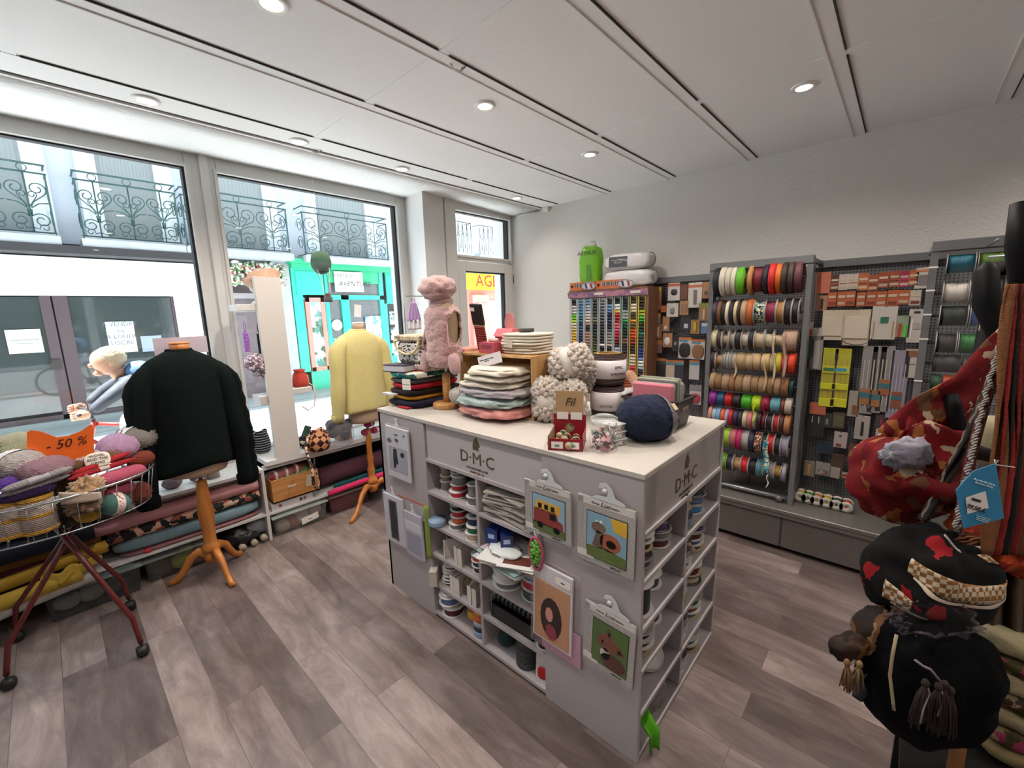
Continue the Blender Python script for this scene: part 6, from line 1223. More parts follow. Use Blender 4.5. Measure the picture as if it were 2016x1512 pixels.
# ---- packs on hooks ----
def pkg(lb, x0, y0, x1, y1, card, parts=(), x=3.50, name='haberdashery_pack', film_=True, hook=True):
    a = P(x0, y0, x=x); b = P(x1, y1, x=x); w = abs(a.y-b.y)*.92; h = abs(a.z-b.z)*.97
    t = thing(name, lb, 'pack', (x, (a.y+b.y)/2, (a.z+b.z)/2), FACE_X)
    obj('card', MB().box((0, 0, 0), (w, .006, h), ch=.0015), M(card, .6) if isinstance(card, str) else card, t)
    for nm, (u0, v0, u1, v1), c, d in parts:
        mm = M(c, .5) if isinstance(c, str) else c; cx_, cz_ = (u0+u1)/2*w-w/2, h/2-(v0+v1)/2*h; sw, sh = (u1-u0)*w, (v1-v0)*h
        if nm.startswith('oval'): obj(nm[5:] or 'patch', MB().blob((cx_, -.004, cz_), (sw/2, .004+d, sh/2), 2.5, seg=(18, 8)), mm, t)
        else: obj(nm, MB().box((cx_, -.003-d/2, cz_), (sw, .001+d, sh), ch=.0008), mm, t)
    if film_: obj('clear_cover', MB().grid(lambda u, v: (-w*.52+u*w*1.04, -.014-.003*math.sin(u*5+v*7), -h*.5+h*.92*v), 6, 6), film('#e8e4e0', .03, .12), t)
    if hook: obj('hook', MB().tube([(0, 3.6-x, h*.5-.004), (0, -.02, h*.5-.004), (0, -.028, h*.5+.006)], .0018, 5), CHROME, t)
    return t
HD = [('header', (.0, .0, 1, .2), '#c07840', .001)]
P1 = [('brown pack with small scissors, top left of the first pegboard', 1288, 565, 1302, 610, '#96653e', [('header', (0, 0, 1, .18), '#b5a24a', .001), ('tool', (.35, .3, .6, .9), '#2a2628', .006)]),
 ('white pack with a black magnet, top row of the first pegboard', 1315, 557, 1339, 592, '#cfcac6', [('header', (0, .05, 1, .2), '#c0623a', .001), ('oval_magnet', (.25, .35, .8, .7), '#1e1c20', .006)]),
 ('large white card of grey beads under an orange band', 1355, 556, 1382, 606, '#cfc8c0', [('header', (0, .1, 1, .2), '#c8683c', .001), ('beads', (.42, .3, .62, .88), '#6e6a68', .008)]),
 ('tan pack at the top right of the first pegboard', 1383, 555, 1397, 588, '#a87850', [('oval_snap', (.3, .5, .7, .75), '#5a4a40', .005)]),
 ('dark brown pack half hidden in the top row', 1340, 560, 1354, 590, '#6a3e2c', []),
 ('white pack with a metal ring below the magnet pack', 1312, 597, 1336, 624, '#c9c5c0', [('oval_ring', (.3, .3, .7, .8), '#8a8888', .005)]),
 ('tan pack with yellow edge in the second row', 1338, 592, 1356, 620, '#a97e4c', [('window', (.15, .2, .85, .85), '#8a6a50', .003)]),
 ('tan and olive pack with a small tool in the second row', 1376, 596, 1397, 632, '#a4744a', [('header', (0, 0, 1, .25), '#8a8a3a', .001), ('tool', (.4, .35, .6, .9), '#c9b9a4', .005)]),
 ('tiny orange pack beside the scissors', 1301, 602, 1312, 615, '#b8582c', []),
 ('pack with yellow header at the left edge', 1287, 617, 1301, 637, '#8a7a68', [('header', (0, 0, 1, .35), '#b0a03c', .001)]),
 ('tan pack with a white tool at the left edge', 1289, 638, 1303, 667, '#9a6c46', [('tool', (.4, .2, .6, .85), '#d6cfc6', .005)]),
 ('tan pack with two silver snaps', 1304, 623, 1318, 653, '#a5774e', [('oval_snap', (.3, .6, .75, .95), '#c9c9c9', .008)]),
 ('tan pack with a round white tape measure', 1305, 655, 1324, 684, '#a5774e', [('oval_tape', (.15, .3, .8, .9), '#d4d2ce', .008)]),
 ('mauve pack with orange and yellow header', 1286, 668, 1304, 696, '#7f5a66', [('header', (0, 0, 1, .35), '#b57a3a', .001)]),
 ('navy iron on patch pack with a white shirt motif', 1340, 625, 1360, 650, '#1f2438', [('motif', (.35, .5, .75, .85), '#c4c8cc', .003)]),
 ('pack with lime yellow centre beside the patches', 1360, 629, 1378, 658, '#a3773f', [('oval_tool', (.3, .15, .7, .9), '#b8b83a', .005)]),
 ('light blue pack at the right edge of the first pegboard', 1380, 634, 1397, 657, '#5d83a8', [('label', (.1, .1, .9, .35), '#c9d4dc', .002)]),
 ('narrow black pack left of the oval patches', 1324, 660, 1336, 692, '#17161a', [('label', (.3, .4, .7, .6), '#8a8a86', .002)]),
 ('black oval elbow patch pack with orange and blue header', 1336, 663, 1361, 707, '#cfc9c4', [('header', (0, 0, 1, .12), '#c4703c', .002), ('label', (.05, .14, .7, .22), '#3f8fb4', .002), ('oval_patch', (.04, .25, .96, .97), '#101014', .004)]),
 ('tan oval elbow patch pack with orange and blue header', 1361, 667, 1388, 709, '#cfc9c4', [('header', (0, 0, 1, .12), '#c4703c', .002), ('label', (.05, .14, .7, .22), '#3f8fb4', .002), ('oval_patch', (.04, .25, .96, .97), '#8e6342', .004)]),
 ('black lace pack, first in the lower row', 1290, 704, 1311, 743, '#3a3430', [('header', (0, 0, 1, .15), '#a8683c', .002), ('lace', (.08, .3, .92, .95), '#141214', .005)]),
 ('cream elastic pack, second in the lower row', 1311, 708, 1328, 746, '#cdb9a4', [('header', (0, 0, 1, .25), '#b8743c', .002), ('label', (.1, .12, .9, .25), '#3f8fb4', .003)]),
 ('navy elastic pack, third in the lower row', 1328, 708, 1346, 749, '#2c3040', [('header', (0, 0, 1, .2), '#b8743c', .002), ('label', (.1, .12, .9, .25), '#3f8fb4', .003)]),
 ('white elastic pack, last in the lower row', 1357, 708, 1377, 749, '#c4c0be', [('header', (0, 0, 1, .2), '#b8743c', .002), ('label', (.1, .12, .9, .25), '#3f8fb4', .003)]),
 ('coral pink oval patch pack above the counter corner', 1357, 756, 1381, 798, '#bdb8ba', [('oval_patch', (.06, .42, .94, .96), '#b83c4c', .004), ('header', (0, 0, 1, .3), '#8a868c', .002)]),
 ('clear pack with dark clips behind the plastic bin', 1328, 755, 1350, 775, '#6a6462', [])]
for r_ in P1: pkg(*r_)
# second pegboard
def needles(n, c='#b8a58a'): return [('needle', (.2+.6*i/max(1, n-1)-.03, .2, .2+.6*i/max(1, n-1)+.03, .9), c, .004) for i in range(n)]
xsA = [(1636, 541, 1651, 572, 'dark brown', '#5a2c22'), (1652, 540, 1669, 571, 'white', '#c4bcb4'), (1670, 539, 1689, 569, 'white', '#c4bcb4'), (1690, 538, 1709, 572, 'orange', '#b5602e'), (1710, 541, 1728, 573, 'dark orange', '#9a4420'), (1730, 536, 1749, 567, 'rust orange', '#9a4420'), (1752, 534, 1771, 565, 'orange', '#a04a22'), (1772, 534, 1789, 565, 'magenta and white', '#b01c50'), (1790, 532, 1808, 562, 'orange', '#b8622c')]
for i, (a, b, c, d, nm, col) in enumerate(xsA): pkg('%s needle pack in the top row, %s from the left' % (nm, ['first', 'second', 'third', 'fourth', 'fifth', 'sixth', 'seventh', 'eighth', 'ninth'][i]), a, b, c, d, col, [('stripe', (.1, .28, .9, .42), '#c9b8a4', .002), ('stripe', (.1, .55, .9, .62), '#7a2c18' if i > 2 else '#b5602e', .002), ('stripe', (.1, .74, .9, .9), '#c0ab94', .002)])
xsB = [(1630, 575, 1646, 604), (1649, 574, 1664, 604), (1665, 573, 1683, 603), (1687, 575, 1703, 604), (1706, 574, 1724, 603), (1726, 573, 1744, 603), (1747, 571, 1767, 604), (1768, 571, 1790, 600), (1792, 571, 1812, 602)]
for i, (a, b, c, d) in enumerate(xsB): pkg('%s needle pack in the second row, %s from the left' % ('orange' if i < 8 else 'white', ['first', 'second', 'third', 'fourth', 'fifth', 'sixth', 'seventh', 'eighth', 'ninth'][i]), a, b, c, d, '#b0582a' if i < 8 else '#bab2aa', [('stripe', (.12, .25, .9, .42), '#c6b49e', .002), ('stripe', (.12, .68, .9, .88), '#bba690' if i % 2 else '#7a3018', .002)])
P2 = [('coral card pack at the top left of the second pegboard', 1608, 536, 1634, 578, '#c06a50', []), ('large white pack at the top right corner of the second pegboard', 1804, 527, 1829, 568, '#c2bab2', [('header', (0, .1, 1, .2), '#c8783c', .002), ('window', (.25, .35, .9, .85), '#77726e', .003)]),
 ('tan pack with a black clip under the coral one', 1607, 582, 1628, 612, '#a9785a', [('clip', (.4, .2, .65, .9), '#1c1a1e', .006)]),
 ('large cream pack of circular needles in shiny film', 1619, 610, 1660, 671, '#cdbfa9', [('window', (.06, .2, .94, .85), '#d6cab6', .006)]),
 ('large cream pack with a black cable loop at the bottom', 1662, 609, 1710, 682, '#c9bba6', [('window', (.04, .18, .96, .8), '#d4c8b6', .006)]),
 ('large white pack with green star design and wooden needles', 1717, 602, 1763, 670, '#c5beb6', [('star', (.36, .32, .68, .5), '#1c6a50', .004), ('needle', (.1, .45, .15, .92), '#b98c58', .004), ('needle', (.85, .45, .9, .92), '#b98c58', .004)]),
 ('pack of green and red plastic needles', 1766, 621, 1790, 665, '#8f9a84', [('green_needle', (.55, .4, .75, .98), '#5cc82c', .006), ('red_needle', (.15, .35, .35, .98), '#b83020', .006)]),
 ('white hanging pack of crochet hooks at the right', 1790, 608, 1815, 676, '#bfb8b2', [('slot', (.3, .06, .7, .12), '#2a2826', .002), ('tool', (.2, .3, .3, .9), '#e2dedc', .004), ('label', (.4, .4, .8, .6), '#a9a29c', .002)]),
 ('yellow pack of bamboo needles with green label', 1621, 683, 1642, 803, '#b7b52c', [('label', (.05, .3, .95, .42), '#cfcf2c', .006), ('brand', (.1, .33, .8, .39), '#2c7a4a', .007), ('band', (.0, .6, 1, .7), '#d2d22a', .010), ('band', (.0, .86, 1, 1), '#d2d22a', .010)]+needles(3, '#b99040')),
 ('yellow pack of bamboo needles with blue label', 1644, 684, 1667, 804, '#b7b52c', [('label', (.05, .3, .95, .42), '#cfcf2c', .006), ('brand', (.1, .33, .8, .39), '#3a9ab8', .007), ('band', (.0, .6, 1, .7), '#d2d22a', .010), ('band', (.0, .86, 1, 1), '#d2d22a', .010)]+needles(3, '#b99040')),
 ('long clear pack of steel needles, first of the four', 1699, 679, 1716, 818, '#8f8a88', needles(3, '#c4c0be')+[('label', (.1, .62, .9, .86), '#a06a34', .006), ('brand', (.1, .68, .9, .76), '#2c6a74', .007)]),
 ('long clear pack of steel needles, second of the four', 1719, 679, 1733, 816, '#8f8a8a', needles(3, '#c4c0be')+[('label', (.1, .66, .9, .9), '#a06a34', .006), ('brand', (.1, .72, .9, .8), '#2c6a74', .007)]),
 ('long clear pack of steel needles, third of the four', 1735, 679, 1749, 814, '#8f8a8a', needles(3, '#c4c0be')+[('label', (.1, .5, .9, .74), '#a0582c', .006), ('brand', (.1, .56, .9, .64), '#2c6a74', .007)]),
 ('long lilac tinted pack of needles, last of the four', 1757, 687, 1778, 828, '#908a9a', needles(4, '#b5b0be')+[('label', (.2, .6, .8, .84), '#8a4a2c', .006), ('brand', (.2, .66, .8, .72), '#2c6a74', .007)]),
 ('white printed card hanging at the right edge', 1783, 686, 1808, 746, '#bfb4ac', [('spools', (.2, .05, .85, .25), '#8a5a3c', .004), ('text', (.3, .5, .7, .54), '#6a625e', .001)]),
 ('dark navy pack of long needles below the white card', 1784, 748, 1808, 816, '#14141e', [('needle', (.2, 0, .28, .95), '#5a4a58', .003), ('needle', (.6, 0, .68, .95), '#5a4a58', .003), ('foot', (.0, .93, 1, 1), '#b8b0a8', .004)]),
 ('small white and red pack beside the rack post', 1589, 634, 1600, 662, '#bdb4ae', [('print', (.2, .5, .9, .95), '#b0402c', .002)]),
 ('tall clear pack of white rulers beside the rack post', 1600, 644, 1617, 730, '#8f8a86', [('strip', (.25, .3, .75, .97), '#bab6b2', .005), ('header', (0, 0, 1, .2), '#c0bcb8', .003)]),
 ('dark green coil behind the rack post', 1587, 668, 1600, 706, '#0e4a2a', []),
 ('coral folded card pack with black needle ends', 1594, 790, 1622, 862, '#17161a', [('coral_card', (.0, .0, 1, .34), '#c0644a', .006), ('needle', (.2, .4, .26, .6), '#b9b5b0', .004), ('needle', (.6, .4, .66, .6), '#b9b5b0', .004)]),
 ('small white and brown pack left of the long needles', 1672, 768, 1690, 822, '#a29a92', [('label', (.4, .55, .9, .9), '#8a5230', .004)]),
 ('dark picture pack below the yellow needles', 1640, 810, 1662, 845, '#4a4234', [('photo', (.1, .2, .9, .9), '#5f5c38', .002)]), ('dark pack of buttons beside the picture pack', 1624, 812, 1638, 843, '#2f2c2a', [('button', (.2, .4, .5, .8), '#8a8884', .003)]),
 ('tall white pack with a black handled tool', 1684, 816, 1710, 868, '#aaa29c', [('tool', (.42, .25, .6, .82), '#15131a', .006)]),
 ('small dark pack with pink thread at the right', 1724, 816, 1742, 842, '#35302e', [('thread', (.5, .3, .7, .8), '#b0244c', .004)]), ('small white hook pack above the floral bag', 1724, 843, 1744, 872, '#b9b2ac', [('slot', (.25, .1, .75, .25), '#3a3634', .002)]),
 ('white card with two red buttons', 1642, 848, 1667, 884, '#bdb0aa', [('button', (.2, .75, .6, .9), '#8a3a2c', .004), ('dot', (.4, .2, .55, .3), '#2a2422', .003)]),
 ('dark blue pouch pack low on the pegboard', 1610, 868, 1641, 895, '#17314a', []), ('brown kraft pack with white label', 1671, 872, 1702, 906, '#6a4630', [('label', (.6, .7, .85, .8), '#c9c4be', .002)]),
 ('small tan and white pack at the bottom left', 1584, 905, 1603, 940, '#8a7a6c', [('tool', (.35, .2, .6, .85), '#c99a5a', .005)]), ('white card with colourful beads at the bottom', 1606, 907, 1634, 939, '#a39c98', [('beads', (.15, .55, .9, .85), pat('cells', ['#b0505a', '#5a8a6a', '#8a7a9a', '#c4b8b0'], 90), .004)]),
 ('brown pack over a white box at the bottom', 1638, 892, 1658, 944, '#4f382a', [('white_box', (.0, .55, .8, .98), '#a8a09a', .014)]), ('small white and red label pack at the bottom right', 1656, 928, 1676, 944, '#a8a09c', [('red_stripe', (.1, .4, .9, .7), '#9a2a24', .002)])]
for r_ in P2: pkg(*r_)
t = thing('cable_loop', 'black circular needle cable hanging out of the cream pack', 'cable', P(1686, 665, x=3.48)); obj('loop', MB().tube([(0, -.075*math.cos(a), -.045*math.sin(a)) for a in [i*.26 for i in range(13)]], .0025, 6), M('#1c1a1a', .4), t)
# spools of cord lying on the base top
random.seed(2)
for i, (px, py, c, nm) in enumerate(((1583, 961, '#b8a83c', 'yellow'), (1598, 965, '#3f9a30', 'green'), (1615, 969, '#c87a3c', 'orange'), (1633, 974, '#b8a030', 'mustard'), (1651, 980, '#14382c', 'dark green'), (1670, 984, '#b83a2c', 'red'))):
    q = P(px, py, z=.34); x_ = 3.27; s_ = x_/q.x; reel('%s cord reel lying on the base cabinet, %s in the row' % (nm, ORD[i] if i else 'first'), (3.34, q.y*(3.34/q.x) if False else q.y+.0, .298+.037), .036, .075, c, rot=(0, R(-90), 0), fl=M('#b9b2aa', .4), fill=.72, group='cord reels on the base cabinet')
q = P(1570, 978, z=.31)
ch_ = thing('chain_pile', 'small heap of silver chain in a clear pouch beside the ribbon rack foot', 'chain', (3.32, .40, .298)); random.seed(4)
mb = MB()
for i in range(70): c = Vector((random.gauss(0, .03), random.gauss(0, .035), .006+random.random()*.05)); mb.tube([c+Vector((.008*math.cos(a), .005*math.sin(a), .003*math.sin(a*2))) for a in (0, 1.05, 2.1, 3.14, 4.2, 5.25)], .0016, 4, closed=True)
tag(obj('links', mb, CHROME, ch_), kind='stuff')
# ---- ribbon rack ----
def rod_rack(lb, x, y0, y1, z0, zt, rods, castor=True):
    t = thing('ribbon_rack', lb, 'rack', (x, y1, 0), FACE_X); w = y1-y0
    obj('post', MB().bx(-.03, .0, -.03, .03, z0, zt-.05), STEEL, t); obj('post', MB().bx(w, w+.03, -.03, .03, z0, zt-.05), STEEL, t)
    obj('top_beam', MB().bx(-.03, w+.03, -.035, .035, zt-.05, zt, ch=.003), STEEL, t); obj('arm', MB().bx(-.03, -.005, .03, .38, zt-.04, zt-.015).bx(w+.005, w+.03, .03, .38, zt-.04, zt-.015), STEEL, t)
    obj('rear_post', MB().bx(-.02, 0, .10, .12, z0+.02, zt-.05).bx(w, w+.02, .10, .12, z0+.02, zt-.05), STEEL, t)
    for z in rods: obj('rod', MB().tube([(-.005, 0, z), (w+.005, 0, z)], .007, 10), CHROME, t)
    if castor:
        obj('bottom_bar', MB().tube([(0, -.01, z0+.035), (w, -.01, z0+.035)], .014, 10), CHROME, t)
        for xx in (.02, w-.05): obj('castor', MB().lathe([(0, -.012), (.016, -.012), (.022, 0), (.016, .012), (0, .012)], (xx, -.02, z0+.024), 'Y', 16), M('#77736f', .3, .5), t)
    return t
RX_ = 3.20
zr = [P(px, py, x=RX_).z for px, py in ((1581, 545), (1577, 613), (1572, 671), (1567, 716), (1565, 763), (1559, 800), (1555, 836), (1552, 879), (1549, 931))]
rod_rack('tall grey metal rack on castors with nine rods of ribbon', RX_, .462, .995, .300, 1.905, zr)
RW = [
 (.098, [('black', '#14151c', 1.3), ('cream', '#c9c3b4', 1.2), ('cream', '#c4bcae', 1.1), ('cream', '#ccc5b6', 1.0), ('lime green', '#5fae24', 1.5), ('gold cord', '#7a5520', .8, .5), ('tan', '#b07a4c', .9), ('maroon', '#6a1220', 1.9, .8), ('midnight blue', '#0f1020', 1.1), ('scarlet', '#c01a1c', 1.2), ('orange', '#c8641c', 1.1), ('dark brown', '#2e2018', 1.1), ('brown glitter', '#3c2e24', 1.1), ('mauve glitter', '#5c3038', 1.3)], False),
 (.086, [('dark violet print', '#2c2238', 1.1), ('bronze print', '#6a4524', 1.0), ('black', '#15110f', .9), ('cream', '#c9bfa8', .9), ('navy', '#141626', .9), ('cream', '#c9b894', .9), ('dark brown', '#2a1414', .7), ('beige', '#a88a6c', 1.3), ('orange', '#b05a28', 1.4), ('multicoloured print', 'PRINT', 2.4, .78), ('burgundy', '#7a1c3c', 2.2, .78), ('tan satin', '#a8763f', 1.5, .8), ('black satin', '#121214', 1.5, .95), ('black satin', '#141416', 1.4, .9)], (9, 10, 11, 12, 13)),
 (.072, [('pale green', '#b9b88a', 1.2), ('brown', '#3a2218', .9), ('cream', '#b7a585', 1.5, .5), ('grey', '#8a8684', 1.3, .7), ('black', '#141318', 1.2), ('white lace', '#b7aaa2', 1.5, .7), ('black', '#15121a', 1.0), ('cream lace', '#b9a888', 1.9, .7), ('cream lace', '#c4b698', 1.7, .6), ('cream lace', '#c0ae8a', 1.8, .5), ('pink lace', '#a88c78', 2.4, .95)], (0, 2, 3, 5, 7, 8, 9)),
 (.066, [('tribal print', '#2a1c24', 1.0), ('tan lace', '#a8865c', 1.9, .55), ('pale grey cord', '#8f8a88', .7), ('pale grey cord', '#98938f', .7), ('pale grey cord', '#8f8a88', .7), ('pale grey cord', '#9a948f', .8), ('beige trim', '#a58a68', 2.0, .9), ('sand trim', '#b79a6c', 1.6, .9), ('sand trim', '#b99a6e', 1.8, .9), ('sand trim', '#bfa273', 1.9, .9), ('cream lace', '#b0a078', 1.1), ('yellow', '#c0a82c', 1.3), ('coral', '#b84a50', 1.2), ('orange red', '#c83a1c', 1.4)], (1, 7, 8)),
 (.060, [('jute', '#a08466', 1.2), ('jute check', '#8a6a4c', 1.5), ('jute', '#a2856a', 1.6), ('jute check', '#9a6f50', 1.3), ('jute', '#967a58', 1.6), ('jute', '#a58a72', 1.6), ('jute dotted', '#94775a', 1.5), ('jute', '#9a7c5e', 1.8), ('jute print', '#8f6e50', 1.2), ('jute', '#9e8062', 1.3), ('jute dotted', '#8a5f44', 1.5), ('dark teal', '#0f3038', .8)], False),
 (.052, [('purple', '#7a1478', 1.6), ('petrol blue', '#0c4468', 1.7), ('red', '#a80e18', 1.7), ('dark brown', '#22100e', 1.8), ('green', '#3f9a1a', 2.1), ('lime yellow', '#a8c41a', 1.8), ('crimson', '#8a0e34', 1.7), ('light blue', '#5a93a0', 2.0), ('brown print', '#6e3a24', .7), ('white', '#b9a89c', 1.3)], False),
 (.062, [('salmon', '#b87a6c', 1.0), ('pale blue', '#8aa9b4', 1.0), ('sky blue', '#6a8fb0', 1.1), ('orange', '#c4562a', 1.0), ('lilac', '#a08aa6', 1.0), ('red', '#a81424', 1.0), ('violet', '#2c1a40', 1.2), ('charcoal', '#23232c', 1.0), ('cream', '#b8b092', 1.1), ('pink', '#b8686c', 1.2), ('white', '#b0a49c', .9), ('dark brown', '#2c1414', 1.1), ('brown', '#34181c', 1.0), ('black', '#141216', 1.5), ('red', '#9a181c', 1.3), ('rust', '#4a1c18', 1.0), ('tan', '#a06c44', 1.3)], (13, 14)),
 (.074, [('black', '#100e10', 1.6), ('black', '#121012', .8), ('emerald green', '#0e5a34', 1.3), ('lime', '#8aa81e', 1.7), ('rose', '#a85a60', 1.4), ('magenta', '#a80e5a', 1.1), ('pale grey', '#97928e', 1.5), ('navy print', '#141c3a', 1.2), ('floral print', 'FLOR', 1.4), ('black', '#101012', 1.2), ('red', '#a8101a', 1.4), ('black', '#121014', 1.3), ('lilac', '#77758a', 1.4)], (1, 3, 6, 9, 10, 11, 12)),
 (.062, [('dark brown', '#2a1610', 1.6), ('pale blue', '#8794a4', 1.7, .6), ('lime green', '#5a9418', 1.1), ('charcoal', '#20242a', 1.4), ('tan', '#a8875c', 1.6, .7), ('red', '#b8141c', 1.5), ('black', '#121012', 1.7), ('turquoise print', '#3a7a8a', .9), ('pale cream', '#9a947c', 1.3, .8), ('grey', '#8a8688', 1.0), ('gold', '#a8843f', 1.4, .6), ('lilac grey', '#8a8694', .8)], (1, 3, 4, 5, 6, 8, 9, 10))]
PRN = pat('cells', ['#2a4450', '#b9b86a', '#141a20', '#6a8a9a', '#d0cfc0'], 90); FLR = pat('cells', ['#3a2420', '#a87a64', '#7a3a34', '#c9a890'], 110)
rn = ['first', 'second', 'third', 'fourth', 'fifth', 'sixth', 'seventh', 'eighth', 'ninth', 'tenth', 'eleventh', 'twelfth', 'thirteenth', 'fourteenth', 'fifteenth', 'sixteenth', 'seventeenth']
random.seed(6)
for ri, (r, its, fls) in enumerate(RW):
    tot = sum(i[2] for i in its); W_ = .505; yy = .985
    for k, it in enumerate(its):
        h = W_*it[2]/tot; c = it[1]; fl = (fls and k in fls); rr = r*(random.uniform(.93, 1.04) if not fl else 1)
        m = PRN if c == 'PRINT' else FLR if c == 'FLOR' else None
        reel('%s ribbon roll, %s on the %s rod of the rack' % (it[0], rn[k], rn[ri]), (RX_, yy, zr[ri]-rr*.0), rr, h*.96, c if not m else '#555555', rot=(R(90), 0, 0), fl=M('#a19d9a', .4) if fl else None, fill=it[3] if len(it) > 3 else (.9 if fl else 1), group='ribbon rolls on the tall rack', m=m or (M(c, .9, bump=('noise', 180, .8), name='jute') if 'jute' in it[0] else None)); yy -= h
# ribbon tails hanging
def tail(lb, px, py0, py1, w, c, x=3.13, name='ribbon_end'):
    a = P(px, py0, x=x); b = P(px-3, py1, x=x); n = 12
    tag(obj(name, MB().grid(lambda u, v: (x-.004*math.sin(v*9), a.y+(b.y-a.y)*v+(u-.5)*w+.006*math.sin(v*7), a.z+(b.z-a.z)*v), 2, n), M(c, .7) if isinstance(c, str) else c, solid=.0012), lb, 'ribbon')
tail('cream ribbon end hanging between the third and fifth rods', 1449, 700, 745, .012, '#b39a7c'); tail('lace ribbon end hanging from the third rod in the middle', 1525, 660, 760, .012, '#b8a68c'); tail('pink lace end hanging at the right of the third rod', 1546, 655, 745, .016, '#a88478'); tail('narrow sand ribbon end below the fourth rod', 1508, 705, 770, .010, '#b79a70'); tail('lime pompom trim end hanging below the sixth rod', 1486, 798, 832, .010, '#a4c01c'); tail('crimson trim end hanging below the sixth rod', 1505, 790, 835, .009, '#8a1034')
tail('turquoise printed ribbon end hanging in front of the lowest rolls', 1509, 868, 935, .030, pat('cells', ['#2f7f96', '#5aa8b4', '#b5b284', '#1f5a78', '#c9cfc0'], 90)); tail('white narrow ribbon end curling at the bottom', 1512, 935, 960, .006, '#c9c4c0')
tag(obj('white_bucket', MB().lathe([(0, 0), (.055, 0), (.062, .13), (.058, .13), (.052, .01), (0, .01)], (3.42, .80, .299), seg=24), M('#a39e9c', .4)), 'white plastic bucket standing behind the lowest ribbon rolls', 'bucket')
# ---- right hand reel rack ----
R3 = 3.10; zr3 = [P(1852, py, x=R3).z for py in (522, 578, 622, 675, 715, 752, 786)]
rk = rod_rack('grey metal reel rack at the far right with labelled post', R3, -.62, -.10, .300, 1.905, zr3, castor=False)
for py in (527, 572, 619, 667, 750, 812): q = P(1835, py, x=R3); obj('shelf_label', MB().box((-.015, -.0315, q.z), (.034, .001, .008)), LAB, rk)
obj('clear_dispenser', MB().grid(lambda u, v: (.04+.40*u, -.14, 1.05+.72*v), 2, 2), film('#c9c9c4', .06, .08), rk)
RW3 = [(.045, [('teal', '#0c5a70', 1.6), ('olive green', '#4a6a1a', 1.7), ('pink', '#b8707a', 1.6), ('pale grey', '#8a8680', 1.8)], True), (.048, [('white', '#c0b8b0', 1.5), ('dark brown', '#3a1410', 1.3), ('black', '#0c0c0c', 1.2)], True), (.05, [('dark green', '#0c2018', 1.6), ('cornflower blue', '#4a6ab0', 1.6), ('white', '#9a948c', 1)], True), (.05, [('charcoal', '#26221f', 1.2), ('green', '#0c6a2c', 1.8), ('yellow', '#9a8a3a', .8), ('black', '#181614', 1)], True), (.045, [('charcoal', '#2c2a2c', 1.6), ('grey', '#55504c', 1.4)], False), (.04, [('dark green', '#123c2a', .8), ('orange', '#c04a20', 1), ('copper', '#a86a58', 1), ('red', '#a81c1c', 1), ('blue', '#2c6a90', 1), ('crimson', '#7a1c24', .8), ('navy', '#1c1c40', .8)], False), (.042, [('gold', '#9a6c24', 1), ('dark gold', '#6e4a18', .9), ('crimson', '#6a1420', .8), ('copper', '#a86040', .9)], False)]
for ri, (r, its, fl) in enumerate(RW3):
    tot = 7 if ri < 5 else 7.5; yy = -.13
    for k, it in enumerate(its):
        h = .46*it[2]/tot*(1 if ri < 5 else .9); reel('%s cord reel, %s on the %s rod of the far right rack' % (it[0], rn[k], rn[ri]), (R3, yy, zr3[ri]), r*(1.25 if fl else 1), h*.95, it[1], rot=(R(90), 0, 0), fl=M('#a8a6a2', .3) if fl else None, fill=.78 if fl else 1, group='cord reels on the far right rack'); yy -= h
# zips hanging at the rack
for i in range(9):
    q = P(1958+6*i, 515, x=2.75); c = ['#b9b2aa', '#141214', '#1a181a', '#5a5648', '#8a8a7c', '#2a2622', '#6f6a5c', '#b0a894', '#1f1d1c'][i]
    t = thing('zip_fastener', '%s zip fastener hanging from the rail, %s from the left' % (['white', 'black', 'jet black', 'olive', 'khaki', 'dark brown', 'taupe', 'cream', 'charcoal'][i], rn[i]), 'zip', (2.75, q.y, q.z), FACE_X)
    L_ = .55 if i != 3 else .4; obj('tape', MB().grid(lambda u, v: (-.015+.03*u-.03*v*math.sin(i), -.012*math.sin(v*8+i), -L_*v), 2, 14), M(c, .8), t, solid=.002); obj('card_label', MB().box((0, -.006, -.03), (.026, .002, .055)), M('#b5aca2', .6), t)
zr_ = thing('zip_rail', 'chrome rail with prongs carrying the zips at the far right', 'rail', (2.75, P(1958, 515, x=2.75).y, 0), FACE_X); obj('rail', MB().tube([(-.02, .0, P(1958, 505, x=2.75).z+.0), (.32, 0, P(1958, 505, x=2.75).z+.0)], .005, 8).tube([(-.0, .0, 1.86), (.0, .36, 1.86)], .005, 6).tube([(.3, .0, 1.86), (.3, .36, 1.86)], .005, 6), CHROME, zr_)
# ---- thread cabinet ----
TX = 3.31; ty1, ty0 = 2.285, 1.545; tz1 = 1.775; tz0 = .30
tcb = thing('thread_cabinet', 'tall open brown wooden thread cabinet with ten columns of spools', 'cabinet', (TX, ty1, 0), FACE_X); w = ty1-ty0
BW = wood('#6f4a34', '#8a6044', .5, axis='Z'); obj('side_panel', MB().bx(w-.004, w+.014, -.0, .30, 0, tz1), BW, tcb); obj('side_panel', MB().bx(-.014, 0, 0, .30, 0, tz1), M('#c9b9b4', .5), tcb)
obj('back_panel', MB().bx(0, w, .05, .06, tz0, tz1), M('#c4c6c8', .6), tcb); obj('top_panel', MB().bx(-.014, w+.014, -.01, .30, tz1, tz1+.014), BW, tcb); obj('lower_panel', MB().bx(0, w, .0, .02, 0, .98), M('#b9958a', .5), tcb)
hd = obj('header_strip', MB().box((w/2, -.02, tz1-.028), (w+.03, .004, .05), rot=(.25, 0, 0)), pat('blotch', ['#a8707e', '#b98494', '#8a6a88', '#c9a0a8'], 16), tcb)
